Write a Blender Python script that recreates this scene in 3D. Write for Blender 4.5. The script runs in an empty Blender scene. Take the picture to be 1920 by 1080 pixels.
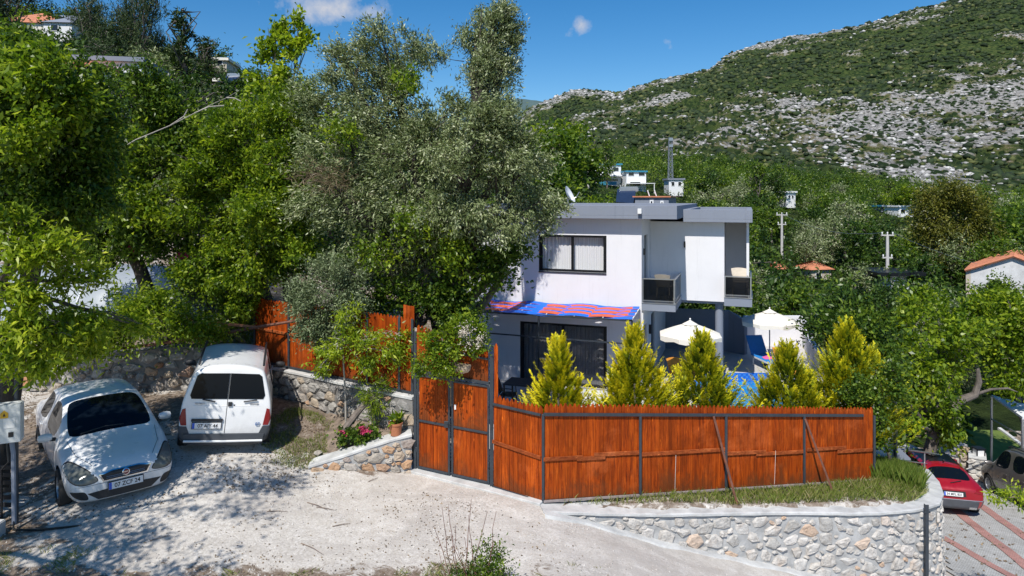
import bpy, bmesh, math, random
import numpy as np
from mathutils import Vector, Matrix
scene = bpy.context.scene
C = scene.collection
random.seed(7)
RNG = np.random.default_rng(7)
# ------------------------------------------------------------------ camera, sky, sun, exposure
CAMH, FPX, HOR = 5.7, 1280.0, 370.0
cam_d = bpy.data.cameras.new('camera'); cam = bpy.data.objects.new('camera', cam_d); C.objects.link(cam)
cam.location = (0, 0, CAMH); cam.rotation_euler = (math.radians(90), 0, 0)
cam_d.sensor_width = 36; cam_d.lens = 36 * FPX / 1920; cam_d.shift_y = -(540 - HOR) / 1920
cam_d.clip_start = 0.1; cam_d.clip_end = 12000
scene.camera = cam
SUN_EL = math.radians(52); SUN_DIR_XY = Vector((0.36, 0.933))      # direction the shadows fall
w = bpy.data.worlds.new("World"); scene.world = w; w.use_nodes = True
nt = w.node_tree; bg = nt.nodes['Background']
sky = nt.nodes.new('ShaderNodeTexSky'); sky.sky_type = 'NISHITA'; sky.sun_disc = False
sky.sun_elevation = SUN_EL
sky.sun_rotation = math.atan2(-SUN_DIR_XY.x, -SUN_DIR_XY.y) % (2 * math.pi)
sky.altitude = 600; sky.air_density = 1.0; sky.dust_density = 0.25; sky.ozone_density = 3.0
hs = nt.nodes.new('ShaderNodeHueSaturation'); hs.inputs['Saturation'].default_value = 1.38; hs.inputs['Value'].default_value = 1.36
nt.links.new(sky.outputs[0], hs.inputs['Color'])
# small fair-weather clouds, placed by direction
tc = nt.nodes.new('ShaderNodeTexCoord')
def wmath(op, a, b=None):
    n = nt.nodes.new('ShaderNodeMath'); n.operation = op; n.use_clamp = False
    for i, v in enumerate((a, b)):
        if v is None: continue
        if isinstance(v, (int, float)): n.inputs[i].default_value = v
        else: nt.links.new(v, n.inputs[i])
    return n.outputs[0]
wn = nt.nodes.new('ShaderNodeTexNoise'); wn.inputs['Scale'].default_value = 19; wn.inputs['Detail'].default_value = 8; wn.inputs['Roughness'].default_value = .62
nt.links.new(tc.outputs['Generated'], wn.inputs['Vector'])
msum = None
for (px, py, sx, sy, amp) in [(610, 14, 130, 42, 1.15), (1086, 50, 38, 30, 1.0), (1253, 78, 28, 20, .85), (560, 2, 60, 25, .9), (700, 26, 70, 36, .95)]:
    d = Vector(((px - 960) / FPX, 1, (HOR - py) / FPX)).normalized()
    vm = nt.nodes.new('ShaderNodeVectorMath'); vm.operation = 'SUBTRACT'
    nt.links.new(tc.outputs['Generated'], vm.inputs[0]); vm.inputs[1].default_value = d
    vs = nt.nodes.new('ShaderNodeVectorMath'); vs.operation = 'MULTIPLY'
    nt.links.new(vm.outputs[0], vs.inputs[0]); vs.inputs[1].default_value = (FPX / sx, FPX / sx, FPX / sy)
    vl = nt.nodes.new('ShaderNodeVectorMath'); vl.operation = 'LENGTH'; nt.links.new(vs.outputs[0], vl.inputs[0])
    t = wmath('SUBTRACT', 1.0, vl.outputs['Value']); t = wmath('MAXIMUM', t, 0.0); t = wmath('MULTIPLY', t, amp)
    msum = t if msum is None else wmath('MAXIMUM', msum, t)
nv = wmath('MULTIPLY', wmath('SUBTRACT', wn.outputs[0], 0.5), 4.2)
cm = wmath('SUBTRACT', wmath('ADD', wmath('MULTIPLY', msum, 1.5), wmath('MULTIPLY', nv, 1.0)), 0.62)
cm = wmath('MULTIPLY', cm, wmath('MINIMUM', wmath('MULTIPLY', msum, 5.0), 1.0)); cmn = nt.nodes.new('ShaderNodeMath'); cmn.operation = 'MULTIPLY'; cmn.use_clamp = True
nt.links.new(cm, cmn.inputs[0]); cmn.inputs[1].default_value = .8
mx = nt.nodes.new('ShaderNodeMix'); mx.data_type = 'RGBA'
nt.links.new(cmn.outputs[0], mx.inputs['Factor']); nt.links.new(hs.outputs[0], mx.inputs[6]); mx.inputs[7].default_value = (6.2, 6.6, 7.6, 1)
nt.links.new(mx.outputs[2], bg.inputs['Color']); bg.inputs['Strength'].default_value = 0.08
sun_d = bpy.data.lights.new('sun', 'SUN'); sun_d.energy = 4.7; sun_d.angle = math.radians(0.53); sun_d.color = (1, .955, .88)
sun = bpy.data.objects.new('sun', sun_d); C.objects.link(sun); sun.location = (0, -20, 40)
sd = Vector((SUN_DIR_XY.x, SUN_DIR_XY.y, -math.tan(SUN_EL))).normalized()
sun.rotation_euler = sd.to_track_quat('-Z', 'Y').to_euler()
vs_ = scene.view_settings
vs_.view_transform = 'Standard'; vs_.look = 'None'; vs_.exposure = 0.18; vs_.gamma = 1; vs_.use_curve_mapping = False
scene.cycles.max_bounces = 6; scene.cycles.diffuse_bounces = 3; scene.cycles.glossy_bounces = 3
scene.cycles.transmission_bounces = 5; scene.cycles.transparent_max_bounces = 8
scene.cycles.use_denoising = True

# ------------------------------------------------------------------ placing
def at(px, py, D): return Vector(((px - 960) / FPX * D, D, CAMH - (py - HOR) / FPX * D))
def atz(px, py, z):
    D = (CAMH - z) * FPX / (py - HOR); return Vector(((px - 960) / FPX * D, D, z))
def smooth(a, b, x):
    t = np.clip((x - a) / (b - a), 0, 1); return t * t * (3 - 2 * t)
# ------------------------------------------------------------------ numpy noise
_perm = np.random.default_rng(3).permutation(4096)
def _h(ix, iy): return _perm[(_perm[ix & 4095] + iy) & 4095] / 4095.0
def vnoise(x, y):
    ix = np.floor(x).astype(int); iy = np.floor(y).astype(int); fx = x - ix; fy = y - iy
    fx = fx * fx * (3 - 2 * fx); fy = fy * fy * (3 - 2 * fy)
    a = _h(ix, iy); b = _h(ix + 1, iy); c = _h(ix, iy + 1); d = _h(ix + 1, iy + 1)
    return a + (b - a) * fx + (c - a) * fy + (a - b - c + d) * fx * fy
def fbm(x, y, o=5, g=.5):
    s = 0; a = 1; t = 0
    for i in range(o):
        s = s + a * vnoise(x + 17.3 * i, y - 9.1 * i); t += a; a *= g; x = x * 2.03; y = y * 2.03
    return s / t
# ------------------------------------------------------------------ materials
def new_mat(name):
    m = bpy.data.materials.new(name); m.use_nodes = True
    return m, m.node_tree, m.node_tree.nodes['Principled BSDF']
def lk(nt, a, b): nt.links.new(a, b)
def noise(nt, scale, detail=4, rough=.55, vec=None, dist=0):
    n = nt.nodes.new('ShaderNodeTexNoise'); n.inputs['Scale'].default_value = scale; n.inputs['Detail'].default_value = detail
    n.inputs['Roughness'].default_value = rough; n.inputs['Distortion'].default_value = dist
    if vec is not None: lk(nt, vec, n.inputs['Vector'])
    return n.outputs[0]
def ramp(nt, fac, stops):
    r = nt.nodes.new('ShaderNodeValToRGB'); el = r.color_ramp.elements
    while len(el) < len(stops): el.new(.5)
    for e, (p, c) in zip(el, stops): e.position = p; e.color = (*c, 1) if len(c) == 3 else c
    lk(nt, fac, r.inputs[0]); return r.outputs[0]
def mixc(nt, fac, a, b, mode='MIX'):
    n = nt.nodes.new('ShaderNodeMix'); n.data_type = 'RGBA'; n.blend_type = mode
    for s, v in ((0, fac), (6, a), (7, b)):
        if isinstance(v, (int, float)): n.inputs[s].default_value = v
        elif isinstance(v, tuple): n.inputs[s].default_value = (*v, 1) if len(v) == 3 else v
        else: lk(nt, v, n.inputs[s])
    return n.outputs[2]
def bump(nt, h, strength=.3, dist=.02):
    b = nt.nodes.new('ShaderNodeBump'); b.inputs['Strength'].default_value = strength; b.inputs['Distance'].default_value = dist
    lk(nt, h, b.inputs['Height']); return b.outputs[0]
def objco(nt): return nt.nodes.new('ShaderNodeTexCoord').outputs['Object']
def geoco(nt): return nt.nodes.new('ShaderNodeNewGeometry').outputs['Position']
def simple(name, col, rough=.6, metal=0, var=.12, scale=6, bmp=0, spec=.5, coat=0, bscale=None):
    m, nt, p = new_mat(name)
    g = objco(nt)
    n = noise(nt, scale, 5, .6, g)
    dk = tuple(c * (1 - var) for c in col); lt = tuple(min(1, c * (1 + var)) for c in col)
    lk(nt, ramp(nt, n, [(.3, dk), (.7, lt)]), p.inputs['Base Color'])
    p.inputs['Roughness'].default_value = rough; p.inputs['Metallic'].default_value = metal
    p.inputs['Specular IOR Level'].default_value = spec; p.inputs['Coat Weight'].default_value = coat
    if bmp: lk(nt, bump(nt, noise(nt, bscale or scale * 8, 4, .6, g), bmp, .01), p.inputs['Normal'])
    return m
M = {}
def render_mat(name, col, streak):
    m, nt, p = new_mat(name); g = geoco(nt); base = ramp(nt, noise(nt, 1.1, 6, .65, g), [(.3, tuple(c * .93 for c in col)), (.7, col)])
    mp = nt.nodes.new('ShaderNodeMapping'); mp.inputs['Scale'].default_value = (4, 4, .35); lk(nt, g, mp.inputs[0]); s = noise(nt, 1.6, 6, .7, mp.outputs[0])
    lk(nt, mixc(nt, ramp(nt, s, [(.56, (0, 0, 0)), (.8, (streak,) * 3)]), base, tuple(c * .62 for c in col)), p.inputs['Base Color']); p.inputs['Roughness'].default_value = .88
    lk(nt, bump(nt, noise(nt, 55, 3, .6, g), .2, .008), p.inputs['Normal']); return m
M['white_wall'] = render_mat('white_render', (.74, .735, .76), .4)
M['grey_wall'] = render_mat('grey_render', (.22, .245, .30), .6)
M['steel'] = simple('dark_painted_steel', (.045, .055, .068), .45, .3, var=.2)
M['black'] = simple('black_metal', (.012, .013, .016), .35, .2)
M['plastic_black'] = simple('black_plastic', (.02, .021, .024), .55)
M['rubber'] = simple('tyre_rubber', (.02, .02, .02), .85)
M['concrete'] = simple('concrete', (.50, .50, .49), .9, var=.22, scale=3.5, bmp=.5, bscale=30)
M['mortar'] = simple('cement_mortar', (.38, .38, .375), .95, var=.25, scale=5, bmp=.7, bscale=28)
M['mortar_dark'] = simple('old_mortar', (.20, .19, .18), .95, var=.3, scale=4, bmp=.7, bscale=28)
M['chrome'] = simple('chrome', (.7, .7, .72), .15, 1, var=.02)
M['alu'] = simple('aluminium', (.45, .46, .48), .35, .8, var=.05)
M['white_plastic'] = simple('white_plastic', (.75, .75, .74), .4, var=.03)
M['canvas'] = simple('cream_canvas', (.78, .74, .66), .85, var=.04)
M['tile_floor'] = simple('pale_patio_tile', (.50, .48, .46), .6, var=.1, scale=2)
M['blue_sling'] = simple('blue_sling', (.02, .22, .62), .6, var=.08)
M['beige'] = simple('beige_plastic', (.50, .44, .36), .5)
M['terracotta'] = simple('terracotta', (.40, .15, .07), .8, var=.15, scale=10)
M['roof_tile'] = simple('clay_roof_tile', (.50, .19, .10), .8, var=.25, scale=3, bmp=.4)
M['deep_wood'] = simple('weathered_wood', (.16, .13, .11), .9, var=.3, scale=9, bmp=.6)
M['teal_paint'] = simple('teal_paint', (.03, .22, .34), .6)
M['white_paint'] = simple('white_paint', (.75, .76, .77), .7, var=.06)
M['pole_conc'] = simple('spun_concrete', (.50, .48, .46), .8, var=.1)
M['green_mesh'] = simple('dark_green_net', (.02, .07, .06), .8, var=.2)
M['red_plastic'] = simple('red_plastic', (.55, .03, .03), .4)
M['orange_plastic'] = simple('orange_fabric', (.60, .25, .03), .6)
M['blue_print'] = simple('blue_weave', (.01, .14, .68), .6, var=.1)
M['coral_weave'] = simple('coral_weave', (.62, .11, .05), .6, var=.12)
M['plate_white'] = simple('number_plate_white', (.72, .72, .72), .35, var=.02)
M['plate_blue'] = simple('number_plate_blue', (.02, .10, .55), .35, var=.02)
M['ink'] = simple('black_ink', (.012, .012, .014), .5)
M['yellow_sticker'] = simple('yellow_sticker', (.75, .42, .02), .5)
M['box_grey'] = simple('grey_enamel', (.58, .60, .60), .45, var=.05)
M['solar'] = simple('solar_glass', (.03, .05, .10), .15, .3)

def wood_mat(name, base, dark, light, grainaxis='Z'):
    m, nt, p = new_mat(name)
    oi = nt.nodes.new('ShaderNodeObjectInfo'); g = objco(nt)
    mp = nt.nodes.new('ShaderNodeMapping'); lk(nt, g, mp.inputs['Vector'])
    mp.inputs['Scale'].default_value = {'Z': (22, 22, 1.6), 'X': (1.6, 22, 22)}[grainaxis]
    add = nt.nodes.new('ShaderNodeVectorMath'); add.operation = 'ADD'; lk(nt, mp.outputs[0], add.inputs[0])
    mul = nt.nodes.new('ShaderNodeMath'); mul.operation = 'MULTIPLY'; mul.inputs[1].default_value = 97; lk(nt, oi.outputs['Random'], mul.inputs[0])
    lk(nt, mul.outputs[0], add.inputs[1])
    n = noise(nt, 1.0, 6, .65, add.outputs[0], 1.2)
    col = ramp(nt, n, [(.32, dark), (.5, base), (.7, light)])
    # knots
    mp2 = nt.nodes.new('ShaderNodeMapping'); lk(nt, g, mp2.inputs['Vector']); mp2.inputs['Scale'].default_value = (9, 9, 2.4) if grainaxis == 'Z' else (2.4, 9, 9)
    a2 = nt.nodes.new('ShaderNodeVectorMath'); a2.operation = 'ADD'; lk(nt, mp2.outputs[0], a2.inputs[0]); lk(nt, mul.outputs[0], a2.inputs[1])
    vo = nt.nodes.new('ShaderNodeTexVoronoi'); vo.inputs['Scale'].default_value = 1; lk(nt, a2.outputs[0], vo.inputs['Vector'])
    kn = ramp(nt, vo.outputs['Distance'], [(.04, (1, 1, 1)), (.11, (0, 0, 0))])
    col = mixc(nt, kn, col, tuple(min(1, c * 1.5) for c in light))
    v = ramp(nt, oi.outputs['Random'], [(0, (.80, .76, .74)), (.5, (1, .98, .95)), (1, (1.14, 1.18, 1.18))])
    col = mixc(nt, 1.0, col, v, 'MULTIPLY')
    # weathering: dark water stains, streaked along the boards
    gp = geoco(nt); mpw = nt.nodes.new('ShaderNodeMapping'); mpw.inputs['Scale'].default_value = (1, 1, .45) if grainaxis == 'Z' else (.5, .5, 1); lk(nt, gp, mpw.inputs[0]); d = noise(nt, 2.3, 7, .75, mpw.outputs[0], .6)
    mpv = nt.nodes.new('ShaderNodeMapping'); mpv.inputs['Scale'].default_value = (9, 9, .8); lk(nt, gp, mpv.inputs[0]); d2 = noise(nt, 1, 5, .7, mpv.outputs[0])
    col = mixc(nt, ramp(nt, d, [(.46, (0, 0, 0)), (.70, (.8, .8, .8))]), col, tuple(c * .36 for c in base))
    col = mixc(nt, ramp(nt, d2, [(.48, (0, 0, 0)), (.72, (.85, .85, .85))]), col, tuple(c * .38 for c in base))
    col = mixc(nt, ramp(nt, noise(nt, 1.1, 5, .7, gp), [(.55, (0, 0, 0)), (.75, (.45, .45, .45))]), col, tuple(min(1, c * 1.35 + .03) for c in light))
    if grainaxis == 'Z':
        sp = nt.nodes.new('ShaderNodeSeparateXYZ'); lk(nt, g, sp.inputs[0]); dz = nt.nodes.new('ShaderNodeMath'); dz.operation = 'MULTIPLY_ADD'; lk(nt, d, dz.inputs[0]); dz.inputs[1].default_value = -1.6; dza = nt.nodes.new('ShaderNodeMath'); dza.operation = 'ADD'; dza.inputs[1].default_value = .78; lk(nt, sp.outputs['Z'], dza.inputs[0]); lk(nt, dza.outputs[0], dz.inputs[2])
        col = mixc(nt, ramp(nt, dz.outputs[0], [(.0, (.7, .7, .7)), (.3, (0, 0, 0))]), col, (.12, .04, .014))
    lk(nt, col, p.inputs['Base Color']); p.inputs['Roughness'].default_value = .6; p.inputs['Specular IOR Level'].default_value = .15
    lk(nt, bump(nt, n, .5, .004), p.inputs['Normal'])
    return m
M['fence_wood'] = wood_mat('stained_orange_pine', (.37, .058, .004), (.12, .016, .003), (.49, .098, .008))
M['rail_wood'] = wood_mat('stained_rail_pine', (.36, .080, .02), (.16, .03, .01), (.48, .14, .04), 'X')
M['prop_wood'] = simple('reddish_prop_wood', (.17, .07, .045), .8, var=.3, scale=9)
M['beam_wood'] = simple('old_orange_beam', (.34, .14, .07), .8, var=.3, scale=9)

def stone_mat(name, cols, dirt=.35):
    m, nt, p = new_mat(name)
    oi = nt.nodes.new('ShaderNodeObjectInfo'); g = geoco(nt)
    col = ramp(nt, oi.outputs['Random'], cols)
    n = noise(nt, 9, 8, .7, g, .4)
    col = mixc(nt, 1, col, ramp(nt, n, [(.3, (dirt, dirt * .97, dirt * .95)), (.55, (1, 1, 1)), (.8, (1.12, 1.1, 1.08))]), 'MULTIPLY')
    n3 = noise(nt, 2.5, 4, .6, g)
    col = mixc(nt, ramp(nt, n3, [(.55, (0, 0, 0)), (.75, (.5, .5, .5))]), col, (.45, .30, .19))
    lk(nt, col, p.inputs['Base Color']); p.inputs['Roughness'].default_value = .9
    lk(nt, bump(nt, noise(nt, 22, 8, .75, g), .9, .03), p.inputs['Normal'])
    return m
M['stone_pale'] = stone_mat('pale_limestone', [(0, (.42, .40, .37)), (.3, (.60, .58, .55)), (.6, (.55, .515, .47)), (.9, (.64, .61, .575)), (.95, (.60, .44, .32)), (1, (.56, .42, .32))], .55)
M['stone_warm'] = stone_mat('warm_rubble', [(0, (.40, .36, .31)), (.4, (.50, .46, .41)), (.6, (.52, .40, .28)), (.8, (.50, .29, .16)), (1, (.36, .33, .31))], .55)
M['stone_dark'] = stone_mat('grey_rubble', [(0, (.26, .25, .24)), (.4, (.42, .40, .37)), (.7, (.34, .32, .30)), (.9, (.44, .36, .27)), (.95, (.48, .24, .12)), (1, (.30, .29, .28))], .5)

def glass_mat(name, tint=(.02, .025, .03), rough=.03, alpha=1.0, spec=.5):
    m, nt, p = new_mat(name)
    p.inputs['Base Color'].default_value = (*tint, 1); p.inputs['Roughness'].default_value = rough
    p.inputs['Specular IOR Level'].default_value = spec
    lk(nt, bump(nt, noise(nt, 1.5, 2, .5, objco(nt)), .05, .02), p.inputs['Normal'])
    if alpha < 1: p.inputs['Alpha'].default_value = alpha
    return m
M['car_glass'] = glass_mat('car_glass', (.004, .007, .012), spec=.14)
M['pane'] = glass_mat('window_glass', (.03, .035, .045), .04, .38)
M['rail_glass'] = glass_mat('smoked_rail_glass', (.006, .008, .011), .05, .82, .1)
M['pane_clear'] = glass_mat('clear_window_glass', (.03, .035, .045), .04, .08)
M['dark_pane'] = glass_mat('dark_window_glass', (.02, .025, .03), .06)
M['lamp_glass'] = glass_mat('headlamp_glass', (.13, .14, .13), .15)
M['tail_red'] = glass_mat('tail_lamp_red', (.22, .008, .01), .15)
def car_paint(name, col, rough=.3, metal=0):
    m, nt, p = new_mat(name); g = objco(nt)
    n = noise(nt, 3, 6, .7, g)
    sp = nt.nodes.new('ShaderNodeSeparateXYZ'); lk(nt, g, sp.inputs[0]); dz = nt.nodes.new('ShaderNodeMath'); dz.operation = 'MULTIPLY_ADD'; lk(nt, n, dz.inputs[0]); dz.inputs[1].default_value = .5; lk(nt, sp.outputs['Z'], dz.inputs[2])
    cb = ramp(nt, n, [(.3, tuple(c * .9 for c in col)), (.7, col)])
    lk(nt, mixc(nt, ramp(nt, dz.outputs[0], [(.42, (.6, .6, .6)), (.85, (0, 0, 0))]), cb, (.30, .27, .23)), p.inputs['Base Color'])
    lk(nt, ramp(nt, noise(nt, 5, 5, .6, g), [(.3, (rough * .8,) * 3), (.7, (rough * 1.5,) * 3)]), p.inputs['Roughness'])
    p.inputs['Metallic'].default_value = metal
    p.inputs['Coat Weight'].default_value = .6; p.inputs['Coat Roughness'].default_value = .08
    return m
M['paint_white'] = car_paint('white_car_paint', (.82, .82, .82))
M['paint_red'] = car_paint('red_car_paint', (.34, .006, .016), .3, .2)
M['paint_grey'] = car_paint('taupe_car_paint', (.19, .175, .165), .3, .5)
M['van_bumper'] = simple('grey_bumper', (.055, .06, .07), .6)

def curtain_mat():
    m, nt, p = new_mat('pleated_curtain'); g = objco(nt)
    wv = nt.nodes.new('ShaderNodeTexWave'); wv.inputs['Scale'].default_value = 4.3; wv.inputs['Distortion'].default_value = 1.5; wv.inputs['Detail'].default_value = 2
    mp = nt.nodes.new('ShaderNodeMapping'); mp.inputs['Scale'].default_value = (1, 1, .05); lk(nt, g, mp.inputs[0]); lk(nt, mp.outputs[0], wv.inputs[0])
    lk(nt, ramp(nt, wv.outputs[0], [(0, (.74, .75, .78)), (1, (.88, .88, .90))]), p.inputs['Base Color']); p.inputs['Roughness'].default_value = .9
    return m
M['curtain'] = curtain_mat()

def leaf_mat(name, stops, trans=.32, rough=.38, tcol=None):
    m, nt, p = new_mat(name)
    at_ = nt.nodes.new('ShaderNodeAttribute'); at_.attribute_name = 'tint'
    col = ramp(nt, at_.outputs['Fac'], stops)
    lk(nt, col, p.inputs['Base Color']); p.inputs['Roughness'].default_value = rough; p.inputs['Specular IOR Level'].default_value = .35
    tr = nt.nodes.new('ShaderNodeBsdfTranslucent')
    lk(nt, mixc(nt, 1, col, tcol or (1.5, 1.6, .8), 'MULTIPLY'), tr.inputs['Color'])
    mix = nt.nodes.new('ShaderNodeMixShader'); mix.inputs[0].default_value = trans
    lk(nt, p.outputs[0], mix.inputs[1]); lk(nt, tr.outputs[0], mix.inputs[2])
    lk(nt, mix.outputs[0], nt.nodes['Material Output'].inputs['Surface'])
    return m
M['leaf_bright'] = leaf_mat('bright_leaf', [(0, (.022, .055, .007)), (.45, (.12, .20, .012)), (1, (.40, .47, .03))], .4)
M['leaf_fresh'] = leaf_mat('fresh_ash_leaf', [(0, (.05, .11, .010)), (.45, (.22, .31, .018)), (1, (.54, .58, .05))], .42)
M['leaf_mid'] = leaf_mat('mid_green_leaf', [(0, (.016, .042, .008)), (.5, (.075, .14, .016)), (1, (.28, .36, .035))], .34)
M['leaf_dark'] = leaf_mat('dark_green_leaf', [(0, (.012, .03, .008)), (.5, (.04, .085, .014)), (1, (.14, .21, .03))], .25)
M['leaf_olive'] = leaf_mat('olive_leaf', [(0, (.04, .065, .02)), (.35, (.13, .175, .055)), (.7, (.32, .37, .18)), (1, (.66, .67, .46))], .18, .38, (1.2, 1.2, .8))
M['leaf_grey'] = leaf_mat('grey_green_leaf', [(0, (.05, .08, .035)), (.5, (.15, .20, .09)), (1, (.36, .41, .24))], .18, .5, (1.2, 1.2, .8))
M['leaf_pine'] = leaf_mat('pine_needles', [(0, (.012, .03, .010)), (.5, (.035, .065, .018)), (1, (.085, .115, .03))], .12, .6)
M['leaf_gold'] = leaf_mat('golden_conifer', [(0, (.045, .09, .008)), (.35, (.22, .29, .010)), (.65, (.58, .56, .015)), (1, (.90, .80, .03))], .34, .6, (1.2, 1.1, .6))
M['leaf_brown'] = leaf_mat('bronze_leaf', [(0, (.03, .045, .008)), (.5, (.13, .14, .022)), (1, (.33, .30, .055))], .3)
M['grass'] = leaf_mat('grass_blade', [(0, (.07, .12, .02)), (.5, (.15, .21, .035)), (.8, (.28, .30, .09)), (1, (.42, .36, .20))], .3)
M['dry'] = leaf_mat('dry_leaf', [(0, (.10, .07, .045)), (.5, (.20, .14, .085)), (1, (.34, .26, .17))], .1)
M['petal_pink'] = leaf_mat('pink_petal', [(0, (.45, .02, .12)), (1, (.75, .10, .22))], .3, .5, (1, .8, .9))
M['petal_white'] = leaf_mat('cream_petal', [(0, (.6, .5, .4)), (1, (.8, .74, .66))], .3, .5, (1, 1, 1))
M['bark'] = simple('grey_bark', (.13, .11, .095), .95, var=.4, scale=7, bmp=1, bscale=20)
M['bark_dark'] = simple('dark_bark', (.06, .05, .042), .95, var=.4, scale=7, bmp=1, bscale=20)
M['bark_pale'] = simple('pale_bark', (.36, .33, .29), .9, var=.25, scale=6, bmp=.5, bscale=20)
M['twig'] = simple('twig', (.20, .15, .12), .9, var=.3)

# ------------------------------------------------------------------ mesh helpers
def link(o, parent=None):
    C.objects.link(o)
    if parent is not None: o.parent = parent
    return o
def np_mesh(name, V, F, mat=None, tint=None, smooth_=False):
    """V (n,3); F (m,k) with one k"""
    me = bpy.data.meshes.new(name); V = np.asarray(V, np.float32); F = np.asarray(F, np.int32)
    me.vertices.add(len(V)); me.vertices.foreach_set('co', V.ravel())
    k = F.shape[1]; me.loops.add(F.size); me.loops.foreach_set('vertex_index', F.ravel())
    me.polygons.add(len(F)); me.polygons.foreach_set('loop_start', np.arange(0, F.size, k, dtype=np.int32))
    me.polygons.foreach_set('loop_total', np.full(len(F), k, np.int32))
    if smooth_: me.polygons.foreach_set('use_smooth', np.ones(len(F), bool))
    me.update(calc_edges=True)
    if tint is not None:
        a = me.attributes.new('tint', 'FLOAT', 'POINT'); a.data.foreach_set('value', np.asarray(tint, np.float32))
    if mat: me.materials.append(mat)
    return me
def prop(o, label=None, cat=None, group=None, kind=None):
    if label: o['label'] = label
    if cat: o['category'] = cat
    if group: o['group'] = group
    if kind: o['kind'] = kind
    return o
def empty(name, loc=(0, 0, 0), label=None, cat=None, group=None, rz=0):
    o = bpy.data.objects.new(name, None); o.location = loc; o.rotation_euler = (0, 0, rz); o.empty_display_size = .2
    C.objects.link(o); return prop(o, label, cat, group)
class MB:
    def __init__(s): s.v = []; s.f = []
    def add(s, vs, fs):
        b = len(s.v); s.v += [tuple(p) for p in vs]; s.f += [tuple(b + i for i in f) for f in fs]; return s
    def box(s, x0, x1, y0, y1, z0, z1):
        return s.add([(x0, y0, z0), (x1, y0, z0), (x1, y1, z0), (x0, y1, z0), (x0, y0, z1), (x1, y0, z1), (x1, y1, z1), (x0, y1, z1)],
                     [(0, 3, 2, 1), (4, 5, 6, 7), (0, 1, 5, 4), (1, 2, 6, 5), (2, 3, 7, 6), (3, 0, 4, 7)])
    def beam(s, a, b, w, h, up=(0, 0, 1)):
        a = Vector(a); b = Vector(b); d = (b - a).normalized(); up = Vector(up)
        if abs(d.dot(up)) > .99: up = Vector((0, 1, 0))
        sd = d.cross(up).normalized(); u = sd.cross(d).normalized(); P = []
        for c in (a, b):
            for (i, j) in ((-1, -1), (1, -1), (1, 1), (-1, 1)): P.append(c + sd * (i * w / 2) + u * (j * h / 2))
        return s.add(P, [(3, 2, 1, 0), (4, 5, 6, 7), (0, 1, 5, 4), (1, 2, 6, 5), (2, 3, 7, 6), (3, 0, 4, 7)])
    def tube(s, pts, r, k=8, caps=True):
        pts = [Vector(p) for p in pts]; n = len(pts); rr = r if isinstance(r, (list, tuple)) else [r] * n; P = []; up = None
        for i, p in enumerate(pts):
            d = (pts[min(i + 1, n - 1)] - pts[max(i - 1, 0)]).normalized()
            if up is None: up = Vector((0, 0, 1)) if abs(d.z) < .9 else Vector((1, 0, 0))
            a = d.cross(up)
            if a.length < 1e-4: a = d.cross(Vector((0, 1, 0)))
            a.normalize(); b = a.cross(d).normalized(); up = b
            for j in range(k):
                t = 2 * math.pi * j / k; P.append(p + a * math.cos(t) * rr[i] + b * math.sin(t) * rr[i])
        F = [(i * k + j, i * k + (j + 1) % k, (i + 1) * k + (j + 1) % k, (i + 1) * k + j) for i in range(n - 1) for j in range(k)]
        if caps: F += [tuple(range(k))[::-1], tuple((n - 1) * k + j for j in range(k))]
        return s.add(P, F)
    def lathe(s, prof, c=(0, 0, 0), k=24, axis='z'):
        P = []
        for (r, z) in prof:
            for j in range(k):
                t = 2 * math.pi * j / k; x, y = r * math.cos(t), r * math.sin(t)
                P.append((c[0] + x, c[1] + y, c[2] + z) if axis == 'z' else (c[0] + x, c[1] + z, c[2] + y))
        n = len(prof)
        F = [(i * k + j, i * k + (j + 1) % k, (i + 1) * k + (j + 1) % k, (i + 1) * k + j) for i in range(n - 1) for j in range(k)]
        return s.add(P, F)
    def prism(s, poly, z0, z1):
        n = len(poly); P = [(x, y, z0) for x, y in poly] + [(x, y, z1) for x, y in poly]
        return s.add(P, [tuple(range(n))[::-1], tuple(range(n, 2 * n))] + [(i, (i + 1) % n, n + (i + 1) % n, n + i) for i in range(n)])
    def build(s, name, mat, parent=None, sm=False, bevel=0, xf=None, **kw):
        me = bpy.data.meshes.new(name)
        vs = [xf @ Vector(v) for v in s.v] if xf is not None else s.v
        me.from_pydata(vs, [], s.f); me.materials.append(mat)
        bm = bmesh.new(); bm.from_mesh(me); bmesh.ops.recalc_face_normals(bm, faces=bm.faces)
        if bevel: bmesh.ops.bevel(bm, geom=bm.edges[:], offset=bevel, segments=1 if bevel < .012 else 2, affect='EDGES', clamp_overlap=True)
        bm.to_mesh(me); bm.free()
        if sm:
            me.polygons.foreach_set('use_smooth', [True] * len(me.polygons)); me.update()
            try: me.set_sharp_from_angle(angle=math.radians(38))
            except Exception: pass
        o = bpy.data.objects.new(name, me); link(o, parent); prop(o, **kw); return o
def text_obj(s, size, mat, parent, mtx, name='lettering', extrude=.002, align='CENTER'):
    cu = bpy.data.curves.new(name, 'FONT'); cu.body = s; cu.size = size; cu.extrude = extrude; cu.offset = size * .018; cu.align_x = align; cu.align_y = 'CENTER'
    o = bpy.data.objects.new(name, cu); C.objects.link(o); dg = bpy.context.evaluated_depsgraph_get()
    me = bpy.data.meshes.new_from_object(o.evaluated_get(dg)); bpy.data.objects.remove(o); bpy.data.curves.remove(cu)
    me.materials.clear(); me.materials.append(mat); me.transform(mtx)
    o = bpy.data.objects.new(name, me); return link(o, parent)
def copy_thing(src, loc, rz=None, label=None):
    r = src.copy(); C.objects.link(r); r.location = loc
    if rz is not None: r.rotation_euler = (0, 0, rz)
    if label: r['label'] = label
    for ch in list(src.children):
        c = ch.copy(); C.objects.link(c); c.parent = r
        for g in ch.children:
            d = g.copy(); C.objects.link(d); d.parent = c
    return r
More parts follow.
